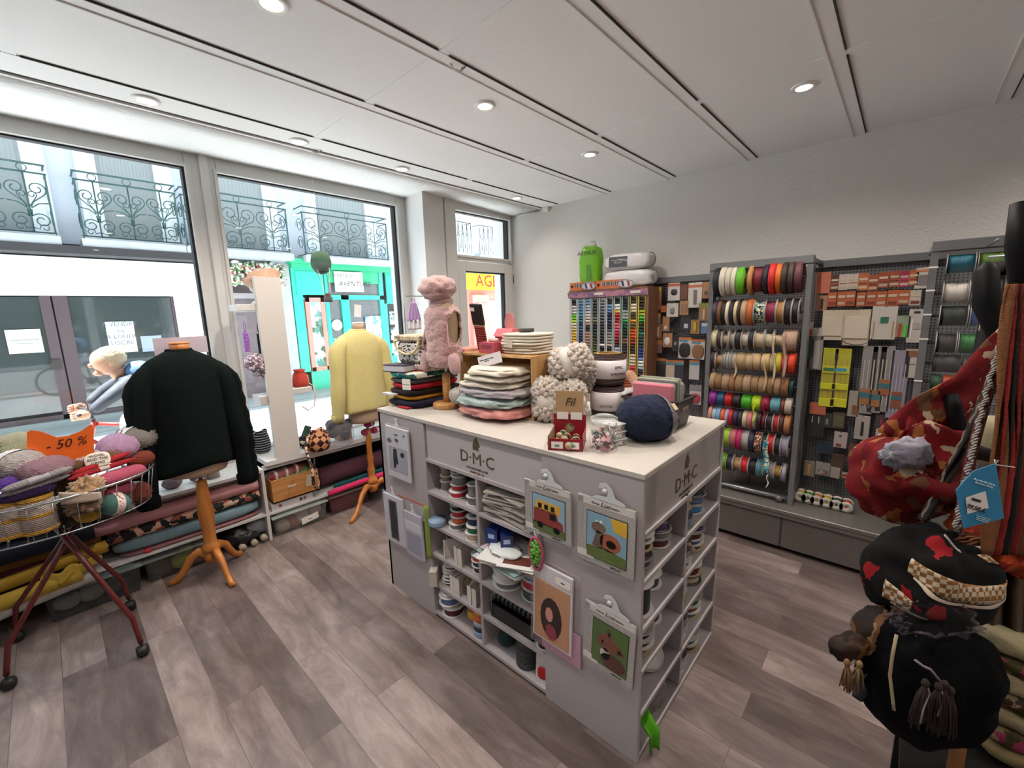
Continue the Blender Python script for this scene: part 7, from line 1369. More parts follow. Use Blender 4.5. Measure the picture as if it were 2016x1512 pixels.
for u in (.42, .88): obj('white_label', MB().box((w*u, -.026, tz1-.026), (.09, .002, .02), rot=(.25, 0, 0)), LAB, tcb)
GRAD = [['#1a1a1c', '#cfcfcf', '#d6d6d4', '#6fc01c', '#a8d030', '#d9d2b4', '#c9b060', '#d8b83c', '#d8a828', '#d89a50', '#cf8a30', '#d07a20', '#c86a24', '#d05a18', '#c8401c', '#b83418'], ['#5a8ab0', '#4a7aa8', '#3f8fae', '#1f6a7c', '#14304a', '#3a5a80', '#24406a', '#1c2f60', '#1a2c64', '#2c5a9a', '#2a62a8', '#20366a', '#1c2438', '#8fa4c0'], ['#6f98b8', '#a3c0d0', '#d4d0ca', '#d9c0a8', '#b89478', '#3a2a22', '#b88468', '#a87860', '#9a6a50', '#7a4034', '#6a3a30', '#a87868', '#5a4a44', '#4a2c28'], ['#3f4436', '#2f3a34', '#3a4a3c', '#6a6e52', '#2a2c1c', '#1c2414', '#23301c', '#34381c', '#4a4a24', '#5a5a2c', '#7a7a3a', '#8fae2c', '#b0b02c', '#3c4a1c'], ['#7f8488', '#70767c', '#6a6e70', '#5a5c60', '#4a4c52', '#33363c', '#2a2c34', '#1f222c', '#16181f', '#e0e0dc', '#141414', '#d8c060', '#d8a83c', '#d88a2c', '#c8702c', '#c88a5a'], ['#2c2020', '#6a9ac0', '#5a6a90', '#1c2440', '#20264a', '#1f2030', '#4a4654', '#7f7f78', '#8a8a84', '#b8a8a8', '#1c1a1a', '#161414', '#141312', '#6a6658', '#3a342c', '#2a2622'], ['#151515', '#e0e0e0', '#d8b848', '#b8202a', '#a01c24', '#d0566a', '#d04a6a', '#c01c38', '#7a1424', '#4a1420', '#b0a8c8', '#3a2a5a', '#24244a', '#c4d8e0', '#9ac8d8', '#6aa0c8'], ['#1c1c22', '#1a1c24', '#8a9098', '#a8acb0', '#1f8a4a', '#0c4a2c', '#101c14', '#12201a', '#7a4a34', '#3a1c1c', '#2c1414', '#5a241c', '#8a3a24', '#6a3424', '#3a1c18', '#1c1818'], ['#241818', '#d8cfc0', '#c8b8a0', '#3a3028', '#d88a1c', '#5a4634', '#d0521c', '#d04418', '#8a2a20', '#3c1414', '#301414', '#c9b89c', '#c9c0b8', '#d8b0a8', '#c8304a', '#a81c34'], ['#2a2824', '#1c1a1a', '#2f2a20', '#a8a834', '#4ab83c', '#1a8a34', '#16301c', '#1c2c34', '#10706c', '#1c3a44', '#1c1c44', '#202048', '#183a8a', '#1c3c8a', '#6a8ac8', '#d0d8e0', '#8aa8c8', '#28184a', '#1c1428']]
CNM = [('black', (0, 0, 0)), ('white', (1, 1, 1)), ('grey', (.5, .5, .5)), ('red', (.65, .1, .12)), ('orange', (.8, .4, .1)), ('yellow', (.85, .7, .25)), ('lime', (.55, .75, .15)), ('green', (.1, .5, .25)), ('dark green', (.1, .17, .1)), ('teal', (.1, .45, .45)), ('sky blue', (.45, .62, .75)), ('blue', (.15, .3, .6)), ('navy', (.1, .12, .28)), ('purple', (.25, .15, .35)), ('pink', (.8, .4, .5)), ('brown', (.4, .25, .18)), ('dark brown', (.2, .1, .09)), ('beige', (.75, .65, .5)), ('olive', (.35, .35, .15))]
def cname(c):
    c = [int(c[i:i+2], 16)/255 for i in (1, 3, 5)]; return min(CNM, key=lambda q: sum((a-b)**2 for a, b in zip(q[1], c)))[0]
SR, SLN = .0129, .044
spm = MB().lathe([(0, 0), (SR, 0), (SR, .003), (SR*.82, .005), (SR*.82, SLN-.005), (SR, SLN-.003), (SR, SLN), (0, SLN)], (-SLN/2, 0, 0), 'X', 12).mesh('thread_spool')
ordn = rn+['eighteenth', 'nineteenth', 'twentieth', 'twenty first', 'twenty second', 'twenty third', 'twenty fourth', 'twenty fifth']
NR = 25; dz = .0262
RAILC = ['#c4c8cc', '#c4c8cc', '#b4bcc4', '#b4bcc4', '#c8ccd0', '#c8ccd0', '#a4c0b4', '#a4c0b4', '#c8b458', '#c8b458']
for k in range(10):
    xx = (k+.55)*w/10.1; obj('column_rail', MB().bx(xx-.032, xx-.026, -.006, .03, tz0+.6, tz1-.06).bx(xx+.026, xx+.030, -.006, .03, tz0+.6, tz1-.06).bx(xx-.03, xx+.03, .03, .034, tz0+.6, tz1-.06), M(RAILC[k], .5), tcb)
    g_ = GRAD[k]
    for j in range(NR):
        c = g_[min(len(g_)-1, int(j*len(g_)/NR))]; z = tz1-.078-j*dz
        o = obj('thread_spool', spm, M(c, .35), None, (TX+.008, ty1-xx, z), (0, 0, FACE_X)); tag(o, '%s thread spool, %s down in the %s column of the thread cabinet' % (cname(c), ordn[j], rn[k]), 'thread spool', 'thread spools in the cabinet')
# on top of the cabinet
zt = tz1+.015; q = P(1165, 553, x=3.32)
for i, (a, b) in enumerate(((1127, 1178), (1178, 1235))):
    A = P(a, 560, x=3.36); B = P(b, 560, x=3.36); t = thing('thread_set_box', 'orange box of assorted threads on the thread cabinet, %s one' % ['left', 'right'][i], 'box', (3.36, (A.y+B.y)/2, zt), FACE_X); ww = A.y-B.y
    obj('box', MB().box((0, 0, .035), (ww*.96, .10, .07)), M('#c06a3c', .5), t); obj('window', MB().box((0, -.051, .04), (ww*.55, .002, .03)), pat('stripes', ['#1c1a1c', '#b8a890', '#3a5a8a', '#2a2420', '#c9b8a0'], 9, dirn='X'), t); obj('round_logo', MB().lathe([(0, 0), (.010, 0)], (-ww*.38, -.0515, .035), 'Y', 14), M('#d89a6a', .5), t)
for i, (px, py) in enumerate(((1158, 563), (1231, 551))):
    q = P(px, py, x=3.27); t = thing('oval_sign', 'oval card sign with blue white and red stripes on the cabinet edge, %s one' % ['left', 'right'][i], 'sign', (3.275, q.y, zt+.03), rot=(R(15), 0, FACE_X))
    e = lambda a, b: [(a*math.cos(k*.3), b*math.sin(k*.3)) for k in range(21)]
    obj('plate', MB().prism(e(.075, .036), -.002, .002), M('#c9c4cc', .5), t); obj('rim', MB().tube([(a, -.003, b) for a, b in e(.070, .032)], .002, 5, closed=True), M('#4a4454', .5), t)
    for c, xx in (('#2a3048', -.028), ('#e0dcdc', -.002), ('#a03040', .024)): obj('stripe', MB().prism([(xx-.008, .02), (xx+.010, .022), (xx+.016, -.02), (xx, -.022)], -.0032, -.002), M(c, .5), t)
q = P(1161, 520, x=3.40); A = P(1143, 488, x=3.40); B = P(1180, 548, x=3.40)
t = thing('stuffing_bag', 'bright green printed bag of stuffing on top of the thread cabinet', 'bag', (3.42, (A.y+B.y)/2, zt), FACE_X); ww = A.y-B.y; hh = A.z-zt
obj('bag', MB().blob((0, 0, hh/2), (ww/2*1.05, .07, hh/2*1.02), 3.2, .12, 3, 3, (30, 18)), M('#6fb01f', .35, bump=('noise', 20, .5)), t); letters('arthur', M('#16240c', .6), t, (0, -.072, hh*.84)); obj('print', MB().box((.02, -.073, hh*.4), (.05, .001, hh*.35)), M('#4f8a18', .4), t)
obj('clear_top', MB().blob((.0, 0, hh*1.0), (.05, .03, .05), 2.2, .4, 4, 2), film('#dfe8dc', .25), t)
A = P(1193, 520, x=3.44); B = P(1291, 560, x=3.44); yc = (A.y+B.y)/2; lw = A.y-B.y
for i, (lb, z_, r_, ln) in enumerate((('white roll of quilt wadding lying directly on the thread cabinet', .075, .075, lw*.98), ('white wadding roll with grey printed label on top of the other roll', .215, .07, lw*.92))):
    t = thing('wadding_roll', lb, 'wadding', (3.44, yc+.01*i, zt+z_), FACE_X); obj('roll', MB().blob((0, 0, 0), (ln/2, .10, r_), 3.4, .08, 3, i+2, (34, 20)), M('#d2d0d0', .3, bump=('noise', 18, .6)), t)
    obj('rolled_end', MB().tube([(ln/2*.97, .006*k*math.cos(k*.6), .0045*k*math.sin(k*.6)) for k in range(2, 15)], .004, 5), M('#8f8b8a', .9), t)
    if i: obj('label', MB().box((-.05, -.101, .0), (.17, .002, .085), rot=(0, R(2), 0)), M('#4a4a50', .5), t); letters('ouatine', M('#c9c9cc', .6), t, (-.05, -.103, .005), (0, R(2), 0), scale=(.55, 1, .55))
# =====================================================================
# BAGS HANGING IN THE RIGHT FOREGROUND
# =====================================================================
def D(px, py, d): return Vector((0, 0, CAMZ))+(CR*((px-1008)/FPX)+CU*(-(py-756)/FPX)+_f)*d
BLK = M('#08080a', .6, spec=.2, name='black_lacquer'); NAVY = '#0c0d12'
base = D(2050, 1000, 1.0)
cs = thing('coat_stand', 'black coat stand with curved hooks carrying bags at the right edge', 'coat stand', (base.x, base.y, 0))
ov = Vector((base.x, base.y, 0)); G = lambda px, py, d: D(px, py, d)-ov
obj('pole', MB().lathe([(.02, 0), (.02, 1.9), (.014, 1.95), (0, 1.96)], seg=16), BLK, cs)
obj('foot', MB().lathe([(0, 0), (.2, 0), (.2, .012), (.03, .03), (0, .03)], seg=30), BLK, cs)
obj('hook', MB().tube([(0, 0, 1.50), G(2020, 640, .92), G(2010, 560, .86), G(2006, 480, .84), G(2008, 400, .84)], [.012, .014, .018, .020, .014], 10), BLK, cs)
obj('hook', MB().tube([(0, 0, 1.60), G(2000, 700, 1.0), G(1968, 655, 1.02), G(1943, 600, 1.02), G(1941, 535, 1.02), G(1948, 520, 1.02)], [.012, .018, .024, .026, .022, .012], 12), BLK, cs)
obj('hook', MB().tube([(0, 0, 1.2), G(1960, 900, .98), G(1905, 885, .96), G(1885, 850, .95), G(1876, 800, .95), G(1874, 775, .95)], [.010, .015, .018, .018, .015, .011], 12), BLK, cs)
# red floral bag
FLO = pat('cells', ['#620a10', '#5c0a10', '#6c0c14', '#a39078', '#600a0e', '#620a10', '#700c12', '#8a5228', '#5c0a10', '#5a3a24', '#660a10', '#620a10'], 42, rough=.8)
c = D(1797, 932, .97)
fb = thing('floral_bag', 'deep red cloth shoulder bag printed with cream and orange flowers', 'bag', c)
ax = CR.normalized(); 
def fold(d, ph, th): return 1+.07*math.sin(ph*3+d.z*4)+.05*math.sin(ph*7+d.z*9)
m_ = MB().blob((0, 0, 0), (.118, .085, .108), 2.3, .25, 2.2, 6, (56, 34), rot=(R(5), R(-20), R(-47)), fn=fold); obj('body', m_, FLO, fb)
obj('lining', MB().blob(D(1783, 893, .90)-c, (.048, .02, .030), 2.4, .5, 3, 3, (24, 14), rot=(0, R(-10), R(-47))), M('#85828f', .8, bump=('noise', 40, .8)), fb)
def ribbon(pts, w, m, name, parent, thick=.004, flat=None):
    n = len(pts); vs = []
    mb = MB()
    def fn(u, v):
        k = v*(n-1); i = min(int(k), n-2); f = k-i; p = pts[i]*(1-f)+pts[i+1]*f; t = (pts[i+1]-pts[i]).normalized(); s_ = t.cross(_f).normalized(); ww = w[i]*(1-f)+w[i+1]*f if isinstance(w, list) else w
        return p+s_*((u-.5)*ww)+_f*(.006*math.sin(u*6+v*9))
    mb.grid(fn, 6, 24); return obj(name, mb, m, parent, solid=thick)
ribbon([D(1760, 880, .97)-c, D(1840, 810, .96)-c, D(1900, 760, .95)-c, D(1975, 660, .93)-c], [.11, .10, .07, .03], FLO, 'strap', fb)
ribbon([D(1850, 960, .98)-c, D(1868, 850, .975)-c, D(1905, 760, .965)-c, D(1985, 650, .94)-c], [.10, .06, .05, .03], FLO, 'strap', fb)
# striped knitted scarf-like strap
SCF = M('#6a3416', .95, bump=('knit', 160, .6), sheen=.1)
s0 = D(2000, 800, .78); sc = thing('striped_strap', 'broad knitted strap striped rust, red and black hanging at the right edge', 'strap', s0)
for k, (o_, wd, col) in enumerate(((-24, .022, '#7a4a26'), (-10, .020, '#8e1c12'), (4, .018, '#0e0a0a'), (18, .020, '#7c1a12'), (34, .026, '#6e4020'), (50, .02, '#1a1210'))):
    ribbon([D(1996+o_*.25, 560, .80)-s0, D(1994+o_*.7, 680, .79)-s0, D(1990+o_, 850, .78)-s0, D(1982+o_*1.1, 1010, .78)-s0, D(1975+o_*1.1, 1090, .79)-s0], [wd*.4, wd*.8, wd*1.15, wd*1.25, wd*1.2], M(col, .95, bump=('knit', 160, .6)), 'stripe', sc)
t = thing('orange_knit', 'orange and red chunky knitted piece behind the blue tag', 'knitwear', D(1995, 1045, .86)); obj('knit', MB().blob((0, 0, 0), (.10, .07, .08), 2.4, .3, 3, 2, (40, 24), rot=(0, 0, R(-47))), pat('blotch', ['#5a160c', '#a8401a', '#7a2010', '#8a3a14'], 22, bump=.6), t)
obj('brown_fringe', MB().blob(D(1955, 1078, .84)-D(1995, 1045, .86), (.07, .02, .020), 2.3, .3, 3, 5, (28, 12), rot=(0, R(14), R(-47))), M('#6a3c1c', .9, bump=('wave', 60, .8)), t)
# black bag with red and white crochet straps
c = D(1828, 1135, .86)
BWV = pat('cells', ['#060607', '#060607', '#060607', '#7a1016', '#060607', '#060607', '#08080a', '#060607', '#060607'], 34, rough=.95)
wb = thing('woven_black_bag', 'black woven bag with cream and brown key pattern band and red motifs', 'bag', c)
obj('body', MB().blob((0, 0, 0), (.105, .075, .095), 2.5, .16, 2.4, 8, (48, 28), rot=(0, R(12), R(-47)), fn=lambda d, ph, th: 1+.04*math.sin(ph*5)), BWV, wb)
BND = pat('checks', ['#b9ab98', '#80592f'], 110, bump=.3)
wr_ = (.105, .075, .095); wfn = lambda d, ph, th: 1+.04*math.sin(ph*5); wrt = (0, R(12), R(-47))
def band(ph0, ph1, thf, w, m): obj('pattern_band', MB().patch(wr_, 2.5, .16, 2.4, 8, wrt, wfn, R(ph0), R(ph1), thf, R(w)), m, wb, solid=.002)
band(205, 345, lambda u: R(72+16*math.sin(u*3.14)-10*u), 17, BND); band(285, 350, lambda u: R(40+8*u), 12, BND); band(190, 225, lambda u: R(104+8*u), 20, BND)
band(215, 335, lambda u: R(84+15*math.sin(u*3.14)-10*u), 2.5, M('#b9ab98', .9)); band(300, 345, lambda u: R(26+6*u), 6, M('#b9ab98', .9)); band(230, 262, lambda u: R(20+14*u), 4, M('#a9a49e', .9))
band(200, 340, lambda u: R(118+8*math.sin(u*3.14)), 2, M('#8f8a84', .9))
for k, ((a0, b0), (a1, b1), dd) in enumerate((((1990, 610), (1893, 1050), .80), ((1998, 640), (1885, 1045), .80))):
    pts = [D(a0+(a1-a0)*t_+14*math.sin(t_*2.8)*-1, b0+(b1-b0)*t_, dd) for t_ in [i/30 for i in range(31)]]
    obj('strap_edge', MB().tube([p-c+CR*(.0035*(-1)**i) for i, p in enumerate(pts)], .0042, 6), M('#a9a39e', .9, bump=('wave', 90, .8)), wb)
pts = [D(1995+(1889-1995)*t_-14*math.sin(t_*2.8), 625+(1047-625)*t_, .803) for t_ in [i/30 for i in range(31)]]
obj('strap', MB().tube([p-c for p in pts], .0075, 8), M('#5e1c16', .9, bump=('knit', 120, .8)), wb)
pts = [D(1960-135*t_, 760+265*t_, .88) for t_ in [i/20 for i in range(21)]]
for o_ in (-12, 2): obj('strap_edge', MB().tube([p-c+CR*(o_*.0011+.002*(-1)**i) for i, p in enumerate(pts)], .0028, 6), M('#6a6458', .9), wb)
ribbon([p-c-CR*.006 for p in pts[::4]], .016, M('#1c1612', .9), 'strap', wb)
# small brown bag with tassels
c = D(1712, 1262, .86)
sb2 = thing('brown_tassel_bag', 'small brown woven pouch with cord straps and tan tassels', 'bag', c)
BR = pat('cells', ['#241812', '#5a3c22', '#2e1e14', '#7a6040', '#1a120e'], 34, bump=.3)
obj('body', MB().blob(D(1725, 1245, .87)-c, (.040, .035, .055), 2.3, .2, 3, 3, (30, 18), rot=(0, R(25), R(-47))), BR, sb2); obj('flap', MB().blob(D(1672, 1272, .86)-c, (.036, .022, .022), 2.3, .3, 3, 5, (24, 14), rot=(0, R(-25), R(-47))), BR, sb2)
for a0, a1 in ((1768, 1732), (1780, 1742), (1792, 1752)): obj('cord', MB().tube([D(a0+(a1-a0)*i/8, 1175+95*i/8, .845)-c for i in range(9)], .0034, 6), M('#8a7a5e', .9, bump=('wave', 140, 1)), sb2)
ribbon([D(1752, 1150, .88)-c, D(1742, 1200, .87)-c, D(1725, 1235, .86)-c], .020, M('#1c0f0c', .9), 'strap', sb2)
def tassel(px, py, d, org, par, col, L=.055, n=26, sp=.014):
    mb = MB(); top = D(px, py, d)-org; random.seed(px)
    for i in range(n):
        a = random.random()*6.28; r = sp*random.random()**.5; mb.tube([top, top+Vector((r*.6*math.cos(a), r*.6*math.sin(a), -L*.35)), top+Vector((r*math.cos(a), r*math.sin(a), -L*random.uniform(.85, 1.05)))], .0012, 4)
    mb.blob(top, (.006, .006, .008), seg=(8, 6)); obj('tassel', mb, M(col, .9), par)
tassel(1668, 1305, .83, c, sb2, '#6a4c30'); tassel(1692, 1308, .83, c, sb2, '#7a6244')
# big black bag with long tassels
c = D(1822, 1330, .84)
bb = thing('large_black_bag', 'large black drawstring bag with long dark red and grey tassels', 'bag', c)
obj('body', MB().blob((0, 0, 0), (.105, .085, .125), 2.6, .12, 2.4, 4, (44, 28), rot=(0, R(4), R(-47)), fn=lambda d, ph, th: 1+.03*math.sin(ph*9)*(d.z > 0)), M('#050507', .85, bump=('noise', 60, .3), spec=.08), bb)
obj('shiny_wrap', MB().blob(D(1840, 1215, .80)-c, (.075, .03, .035), 2.3, .6, 3.5, 4, (34, 20), rot=(0, 0, R(-47))), film('#6a6268', .03, .08), bb)
for (px, py) in ((1822, 1345), (1848, 1352), (1872, 1360), (1860, 1348)): tassel(px, py, .735, c, bb, '#241014', .085, 34, .018)
obj('cord', MB().tube([D(a, b, .735)-c for a, b in ((1802, 1300), (1818, 1312), (1832, 1318), (1850, 1340))], .0022, 6).tube([D(a, b, .735)-c for a, b in ((1822, 1340), (1830, 1365), (1818, 1395), (1812, 1425))], .0016, 5).tube([D(a, b, .735)-c for a, b in ((1850, 1345), (1858, 1375), (1846, 1410))], .0016, 5), M('#7a7078', .8), bb)
obj('cord', MB().tube([D(a, b, .75)-c for a, b in ((1765, 1250), (1757, 1290), (1752, 1330), (1758, 1380), (1760, 1398))], .0028, 6), M('#8a7a60', .9), bb)
ribbon([D(1740, 1270, .86)-c, D(1715, 1330, .86)-c, D(1692, 1378, .86)-c], .030, M('#0a0a10', .6), 'strap', bb)
# blue tag
c = D(1940, 985, .74)
bt = thing('blue_hang_tag', 'blue cardboard hang tag with barcode price sticker on a white string', 'tag', c)
q = lambda px, py, d=.74: D(px, py, d)-c
obj('card', MB().add([q(1960, 912), q(1976, 1020), q(1897, 1040), q(1882, 965), q(1915, 928)], [(0, 1, 2, 3, 4)]), M('#1f6f96', .6), bt, solid=.0015)
obj('sticker', MB().add([q(1901, 980, .738), q(1940, 967, .738), q(1946, 1000, .738), q(1905, 1012, .738)], [(0, 1, 2, 3)]), M('#c9c4c0', .6), bt, solid=.0006)
M3 = Matrix((CR, -_f*-1, CU)).transposed(); 
def fronttext(key, px, py, d, m, par, s=1, tilt=-17):
    e = (Matrix((CR, _f, CU)).transposed() @ Matrix.Rotation(R(tilt)*-1, 3, 'Y')).to_euler(); return letters(key, m, par, D(px, py, d)-c, e, scale=(s, 1, s))
fronttext('bar', 1922, 985, .736, TXT, bt, .42); fronttext('price', 1922, 1001, .736, TXT, bt, .9); fronttext('tagtxt', 1938, 952, .737, M('#b9d0dc', .7), bt, .5); fronttext('lines', 1935, 1022, .737, M('#b9d0dc', .7), bt, .4)
obj('string', MB().tube([q(1958, 915), q(1966, 906), q(1958, 905), q(1960, 915), q(1998, 920)], .001, 5), M('#c9c4c0', .7), bt)
# bolster and stacked scarves behind
t = thing('cream_cushion', 'cream padded roll half hidden behind the black straps', 'cushion', D(1960, 870, 1.15)); obj('roll', MB().blob((0, 0, 0), (.05, .05, .07), 3), cloth('#8f8468'), t)
ssx = D(1990, 1360, .86)
TB = thing('black_display_table', 'small black display table with wooden leg under the hanging bags', 'table', (ssx.x+.04, ssx.y-.06, 0)); zt_ = D(1830, 1435, .95).z
obj('tabletop', MB().box((0.05, 0, zt_-.02), (.5, .42, .03)), BLK, TB)
for sx in (-1, 1):
    for sy_ in (-1, 1): obj('leg', MB().box((.05+sx*.22, sy_*.18, (zt_-.035)/2), (.03, .03, zt_-.035)), BLK, TB)
wl = D(1886, 1475, .86); obj('wrapped_post', MB().lathe([(.011, -.2), (.012, -.05), (.011, .08)], (wl.x-TB.location.x, wl.y-TB.location.y, wl.z), seg=14), M('#7a4c26', .5), TB)
bands = [((1930, 1250), (2030, 1330), '#8f8468', .05), ((1928, 1265), (2030, 1350), 'LEAF', .045), ((1926, 1300), (2030, 1385), '#8a7f64', .055), ((1928, 1340), (2030, 1420), 'LEAF', .05), ((1935, 1375), (2030, 1455), '#8a7f64', .06), ((1945, 1415), (2030, 1480), 'LEAF', .05), ((1955, 1450), (2030, 1490), '#6f6244', .03)]
LEAF = pat('cells', ['#2e2a14', '#4a4020', '#6a5a44', '#2a2412', '#8a6a60', '#3a3418', '#7a2a44'], 40)
sg = thing('floral_scarf_stack', 'folded cream and olive floral scarves draped at the lower right corner', 'scarf', ssx)
for k in range(7):
    m_ = LEAF if k % 2 else cloth(['#8f8468', '#8f8468', '#8a7f64', '#8a7f64', '#7f7458', '#6f6244', '#6f6244'][k]); cc = D(2010, 1268+34*k, .93)-ssx
    obj('fold', MB().blob(cc, (.12, .07, .024), 3, .12, 2.5, k, (34, 12), rot=(0, R(22), R(-47)), fn=lambda d, ph, th: 1+.05*math.sin(ph*4)), m_, sg)
t = thing('brown_towel', 'brown hanging towels above the floral scarves', 'towel', D(1975, 1180, .93)); oo = D(1975, 1180, .93)
obj('cloth', MB().grid(lambda u, v: D(1925+110*u, 1085+175*v+60*u*v, .93+.012*math.sin(u*16+v))-oo, 34, 12), cloth('#3c2c1c'), t, solid=.006)
obj('green_corner', MB().grid(lambda u, v: D(1906+26*u, 1090+45*v+10*u, .95)-oo, 3, 3), cloth('#3f5230'), t, solid=.004)
# =====================================================================
# CYCLIST IN THE STREET
# =====================================================================
YC = 4.85
def K(px, py, dy=0): return P(px, py, y=YC)+Vector((0, dy, 0))
def skin(name, nodes, edges, m, parent, org, sub=2):
    me = bpy.data.meshes.new(name); me.from_pydata([tuple(p-org) for p, r in nodes], edges, []); me.materials.append(m)
    o = bpy.data.objects.new(name, me); COL.objects.link(o); o.parent = parent
    md = o.modifiers.new('skin', 'SKIN'); md.use_smooth_shade = True
    for i, (p, r) in enumerate(nodes): sv = me.skin_vertices[0].data[i]; sv.radius = (r, r) if not isinstance(r, tuple) else r; sv.use_root = i == 0
    s_ = o.modifiers.new('sub', 'SUBSURF'); s_.levels = sub; s_.render_levels = sub; return o
org = K(290, 815)
pn = thing('person', 'person riding a bicycle leftwards in the sunny street, dark jacket and pale trousers', 'person', org)
hip = K(300, 812); ch = K(262, 765); nk = K(238, 742); 
JK = M('#3a3f4a', .7, bump=('noise', 20, .6), name='dark_jacket'); TR = M('#d9dde4', .8); SK = M('#c99a80', .55, name='skin')
shn = K(248, 752, -.16); elb = K(206, 782, -.19); wr = K(172, 808, -.17); shf = K(246, 752, .16); elf = K(204, 778, .19); wf = K(170, 804, .17)
skin('jacket', [(hip, .13), (K(282, 788), .125), (ch, .135), (nk, .06), (shn, .07), (elb, .052), (wr+Vector((.02, 0, .01)), .04), (shf, .07), (elf, .052), (wf+Vector((.02, 0, .01)), .04)], [(0, 1), (1, 2), (2, 3), (2, 4), (4, 5), (5, 6), (2, 7), (7, 8), (8, 9)], JK, pn, org)
knn = K(244, 818, -.10); ftn = K(262, 905, -.12); knf = K(252, 860, .10); ftf = K(275, 925, .12)
body = skin('body', [(hip, .11), (hip+Vector((0, -.09, -.02)), .09), (knn, .065), (ftn, .042), (ftn+Vector((-.11, 0, -.02)), .03), (hip+Vector((0, .09, -.02)), .09), (knf, .065), (ftf, .042), (ftf+Vector((-.11, 0, -.02)), .03)], [(0, 1), (1, 2), (2, 3), (3, 4), (0, 5), (5, 6), (6, 7), (7, 8)], TR, pn, org)
hc = K(212, 712); hd = thing('head_tmp', None, None, (0, 0, 0)); bpy.data.objects.remove(hd)
hm = MB(); hc_ = hc-org
hm.blob(hc_, (.10, .078, .115), 2.2, seg=(24, 18), rot=(0, R(-28), 0), fn=lambda d, ph, th: 1-.10*max(0, -d.z)*(1 if d.x > -.2 else .4))
hm.blob(hc_+Vector((-.103, 0, -.022)), (.020, .013, .020), seg=(10, 8)); hm.blob(hc_+Vector((-.068, 0, -.085)), (.035, .035, .028), seg=(12, 8))
for s in (-1, 1): hm.blob(hc_+Vector((.015, s*.078, -.01)), (.018, .010, .028), seg=(8, 6))
hm.tube([nk-org, hc_+Vector((.03, 0, -.06))], .052, 12); obj('head', hm, SK, pn)
em = MB()
for s in (-1, 1): em.blob(hc_+Vector((-.088, s*.032, .012)), (.008, .010, .007), seg=(8, 6))
obj('eye', em, M('#1c1a1a', .3), pn); obj('mouth', MB().blob(hc_+Vector((-.098, 0, -.065)), (.006, .022, .006), seg=(8, 6)), M('#8a4a44', .5), pn)
obj('hair', MB().blob(hc_+Vector((.022, 0, .03)), (.100, .084, .098), 2.2, .12, 5, 3, (24, 16), rot=(0, R(-20), 0)), M('#b8a48c', .8, bump=('noise', 60, .8)), pn)
for w0, s in ((wr, -1), (wf, 1)):
    w_ = w0-org; hb = MB(); hb.blob(w_+Vector((-.035, 0, -.01)), (.045, .02, .035), 2.3, seg=(12, 8)); 
    for i in range(4): b0_ = w_+Vector((-.055, s*.0, .018-.017*i)); hb.tube([b0_, b0_+Vector((-.035, s*-.008, -.004)), b0_+Vector((-.042-.003*(1 if i in (1, 2) else 0), s*-.028, -.006)), b0_+Vector((-.02, s*-.034, -.006))], [.0095, .009, .008, .007], 7)
    hb.tube([w_+Vector((-.02, s*-.01, .02)), w_+Vector((-.04, s*-.03, .022)), w_+Vector((-.06, s*-.03, .01))], [.011, .010, .008], 7); obj('hand', hb, SK, pn)
obj('backpack', MB().blob(K(285, 748)-org+Vector((.02, 0, .05)), (.15, .12, .10), 2.6, .1, 3, 4, (22, 14), rot=(0, R(28), 0)), M('#4a6a9a', .6), pn)
obj('shoe', MB().blob(ftn-org+Vector((-.07, 0, -.03)), (.12, .045, .04), 2.5).blob(ftf-org+Vector((-.07, 0, -.03)), (.12, .045, .04), 2.5), M('#3a3a40', .6), pn)
bk = thing('bicycle', 'red and grey bicycle ridden along the street behind the orange price card', 'bicycle', (org.x, YC, -.06))
bo = Vector((org.x, YC, -.06)); fw = K(150, 905); fw.z = -.06+.335; rw_ = fw+Vector((1.02, 0, 0)); bb_ = fw+Vector((.60, 0, -.06))
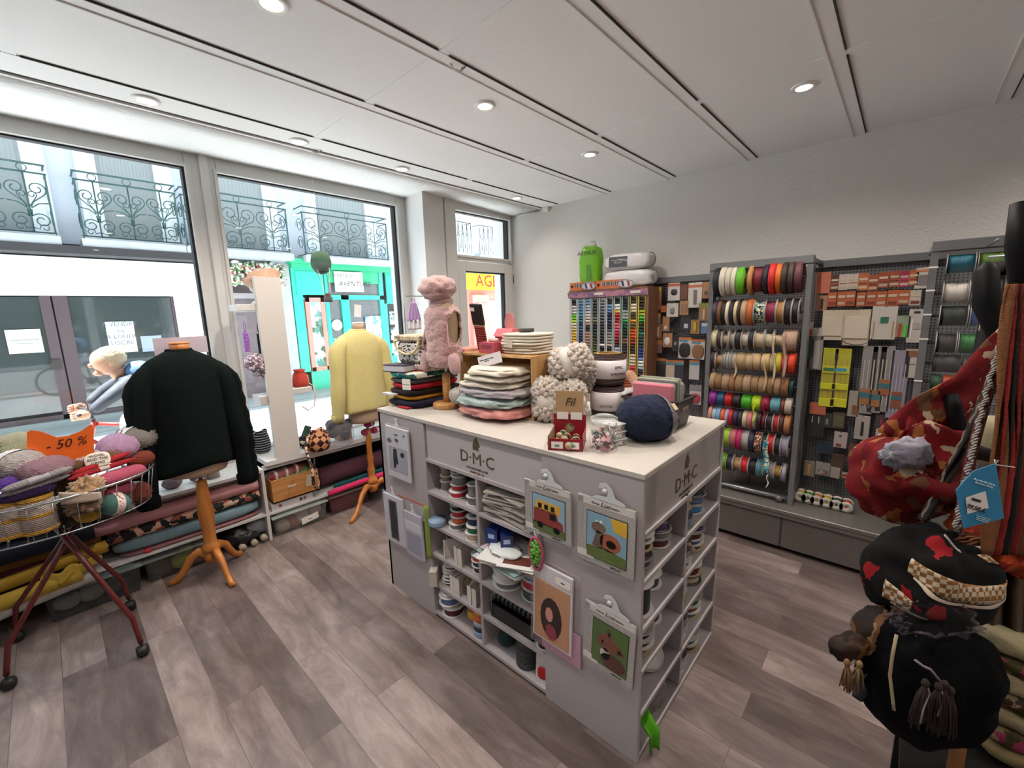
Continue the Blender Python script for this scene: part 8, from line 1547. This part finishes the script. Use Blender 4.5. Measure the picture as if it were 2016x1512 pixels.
for nm, cpt in (('wheel', fw), ('wheel', rw_)):
    wm = MB(); wm.tube([(.325*math.cos(a), 0, .325*math.sin(a)) for a in [i*math.pi/20 for i in range(40)]], .016, 8, closed=True); w1 = obj(nm, wm, M('#2a2a2c', .7), bk, cpt-bo)
    rm = MB().tube([(.30*math.cos(a), 0, .30*math.sin(a)) for a in [i*math.pi/20 for i in range(40)]], .009, 6, closed=True).lathe([(.018, -.035), (.018, .035)], axis='Y', seg=12)
    for i in range(24): a = i*math.pi/12; rm.tube([(0, .02*(-1)**i, 0), (.3*math.cos(a), 0, .3*math.sin(a))], .0012, 3)
    obj('spokes', rm, CHROME, w1)
hb0 = (wr+wf)/2+Vector((.0, 0, -.03)); hb0.y = YC; st_ = hip+Vector((.03, 0, -.12)); ht = hb0+Vector((.03, 0, -.07)); hb1 = fw+Vector((.10, 0, .40))
V_ = lambda *p: [q_-bo for q_ in p]
obj('frame', MB().tube(V_(ht, hb1), .019, 10).tube(V_(ht+Vector((.01, 0, -.03)), st_), .016, 10).tube(V_(hb1, bb_), .018, 10).tube(V_(st_, bb_), .015, 10).tube(V_(bb_, rw_+Vector((0, -.05, 0))), .009, 8).tube(V_(bb_, rw_+Vector((0, .05, 0))), .009, 8).tube(V_(st_, rw_+Vector((0, -.05, 0))), .008, 8).tube(V_(st_, rw_+Vector((0, .05, 0))), .008, 8), M('#a83a34', .35), bk)
obj('fork', MB().tube(V_(hb1, fw+Vector((.03, -.05, .1)), fw+Vector((0, -.045, 0))), .012, 8).tube(V_(hb1, fw+Vector((.03, .05, .1)), fw+Vector((0, .045, 0))), .012, 8), M('#b9bcc4', .3), bk)
obj('handlebar', MB().tube(V_(wr+Vector((-.06, -.03, 0)), wr+Vector((.0, .1, -.02)), hb0, wf+Vector((0, -.1, -.02)), wf+Vector((-.06, .03, 0))), .013, 8).tube(V_(hb0, ht), .015, 8), M('#2a2a2e', .4), bk)
obj('front_light', MB().lathe([(0, -.03), (.024, -.03), (.028, .02), (0, .02)], (hb0-bo)+Vector((-.06, 0, .0)), 'X', 12), M('#d0442c', .4), bk)
obj('saddle', MB().blob(hip-bo+Vector((.0, 0, -.13)), (.13, .06, .03), 2.3), M('#1c1c1e', .5), bk)
obj('pedal_crank', MB().lathe([(.09, -.003), (.09, .003)], bb_-bo, 'Y', 20).box(bb_-bo+Vector((-.08, -.08, -.05)), (.09, .06, .015)), M('#55565a', .4, .6), bk)
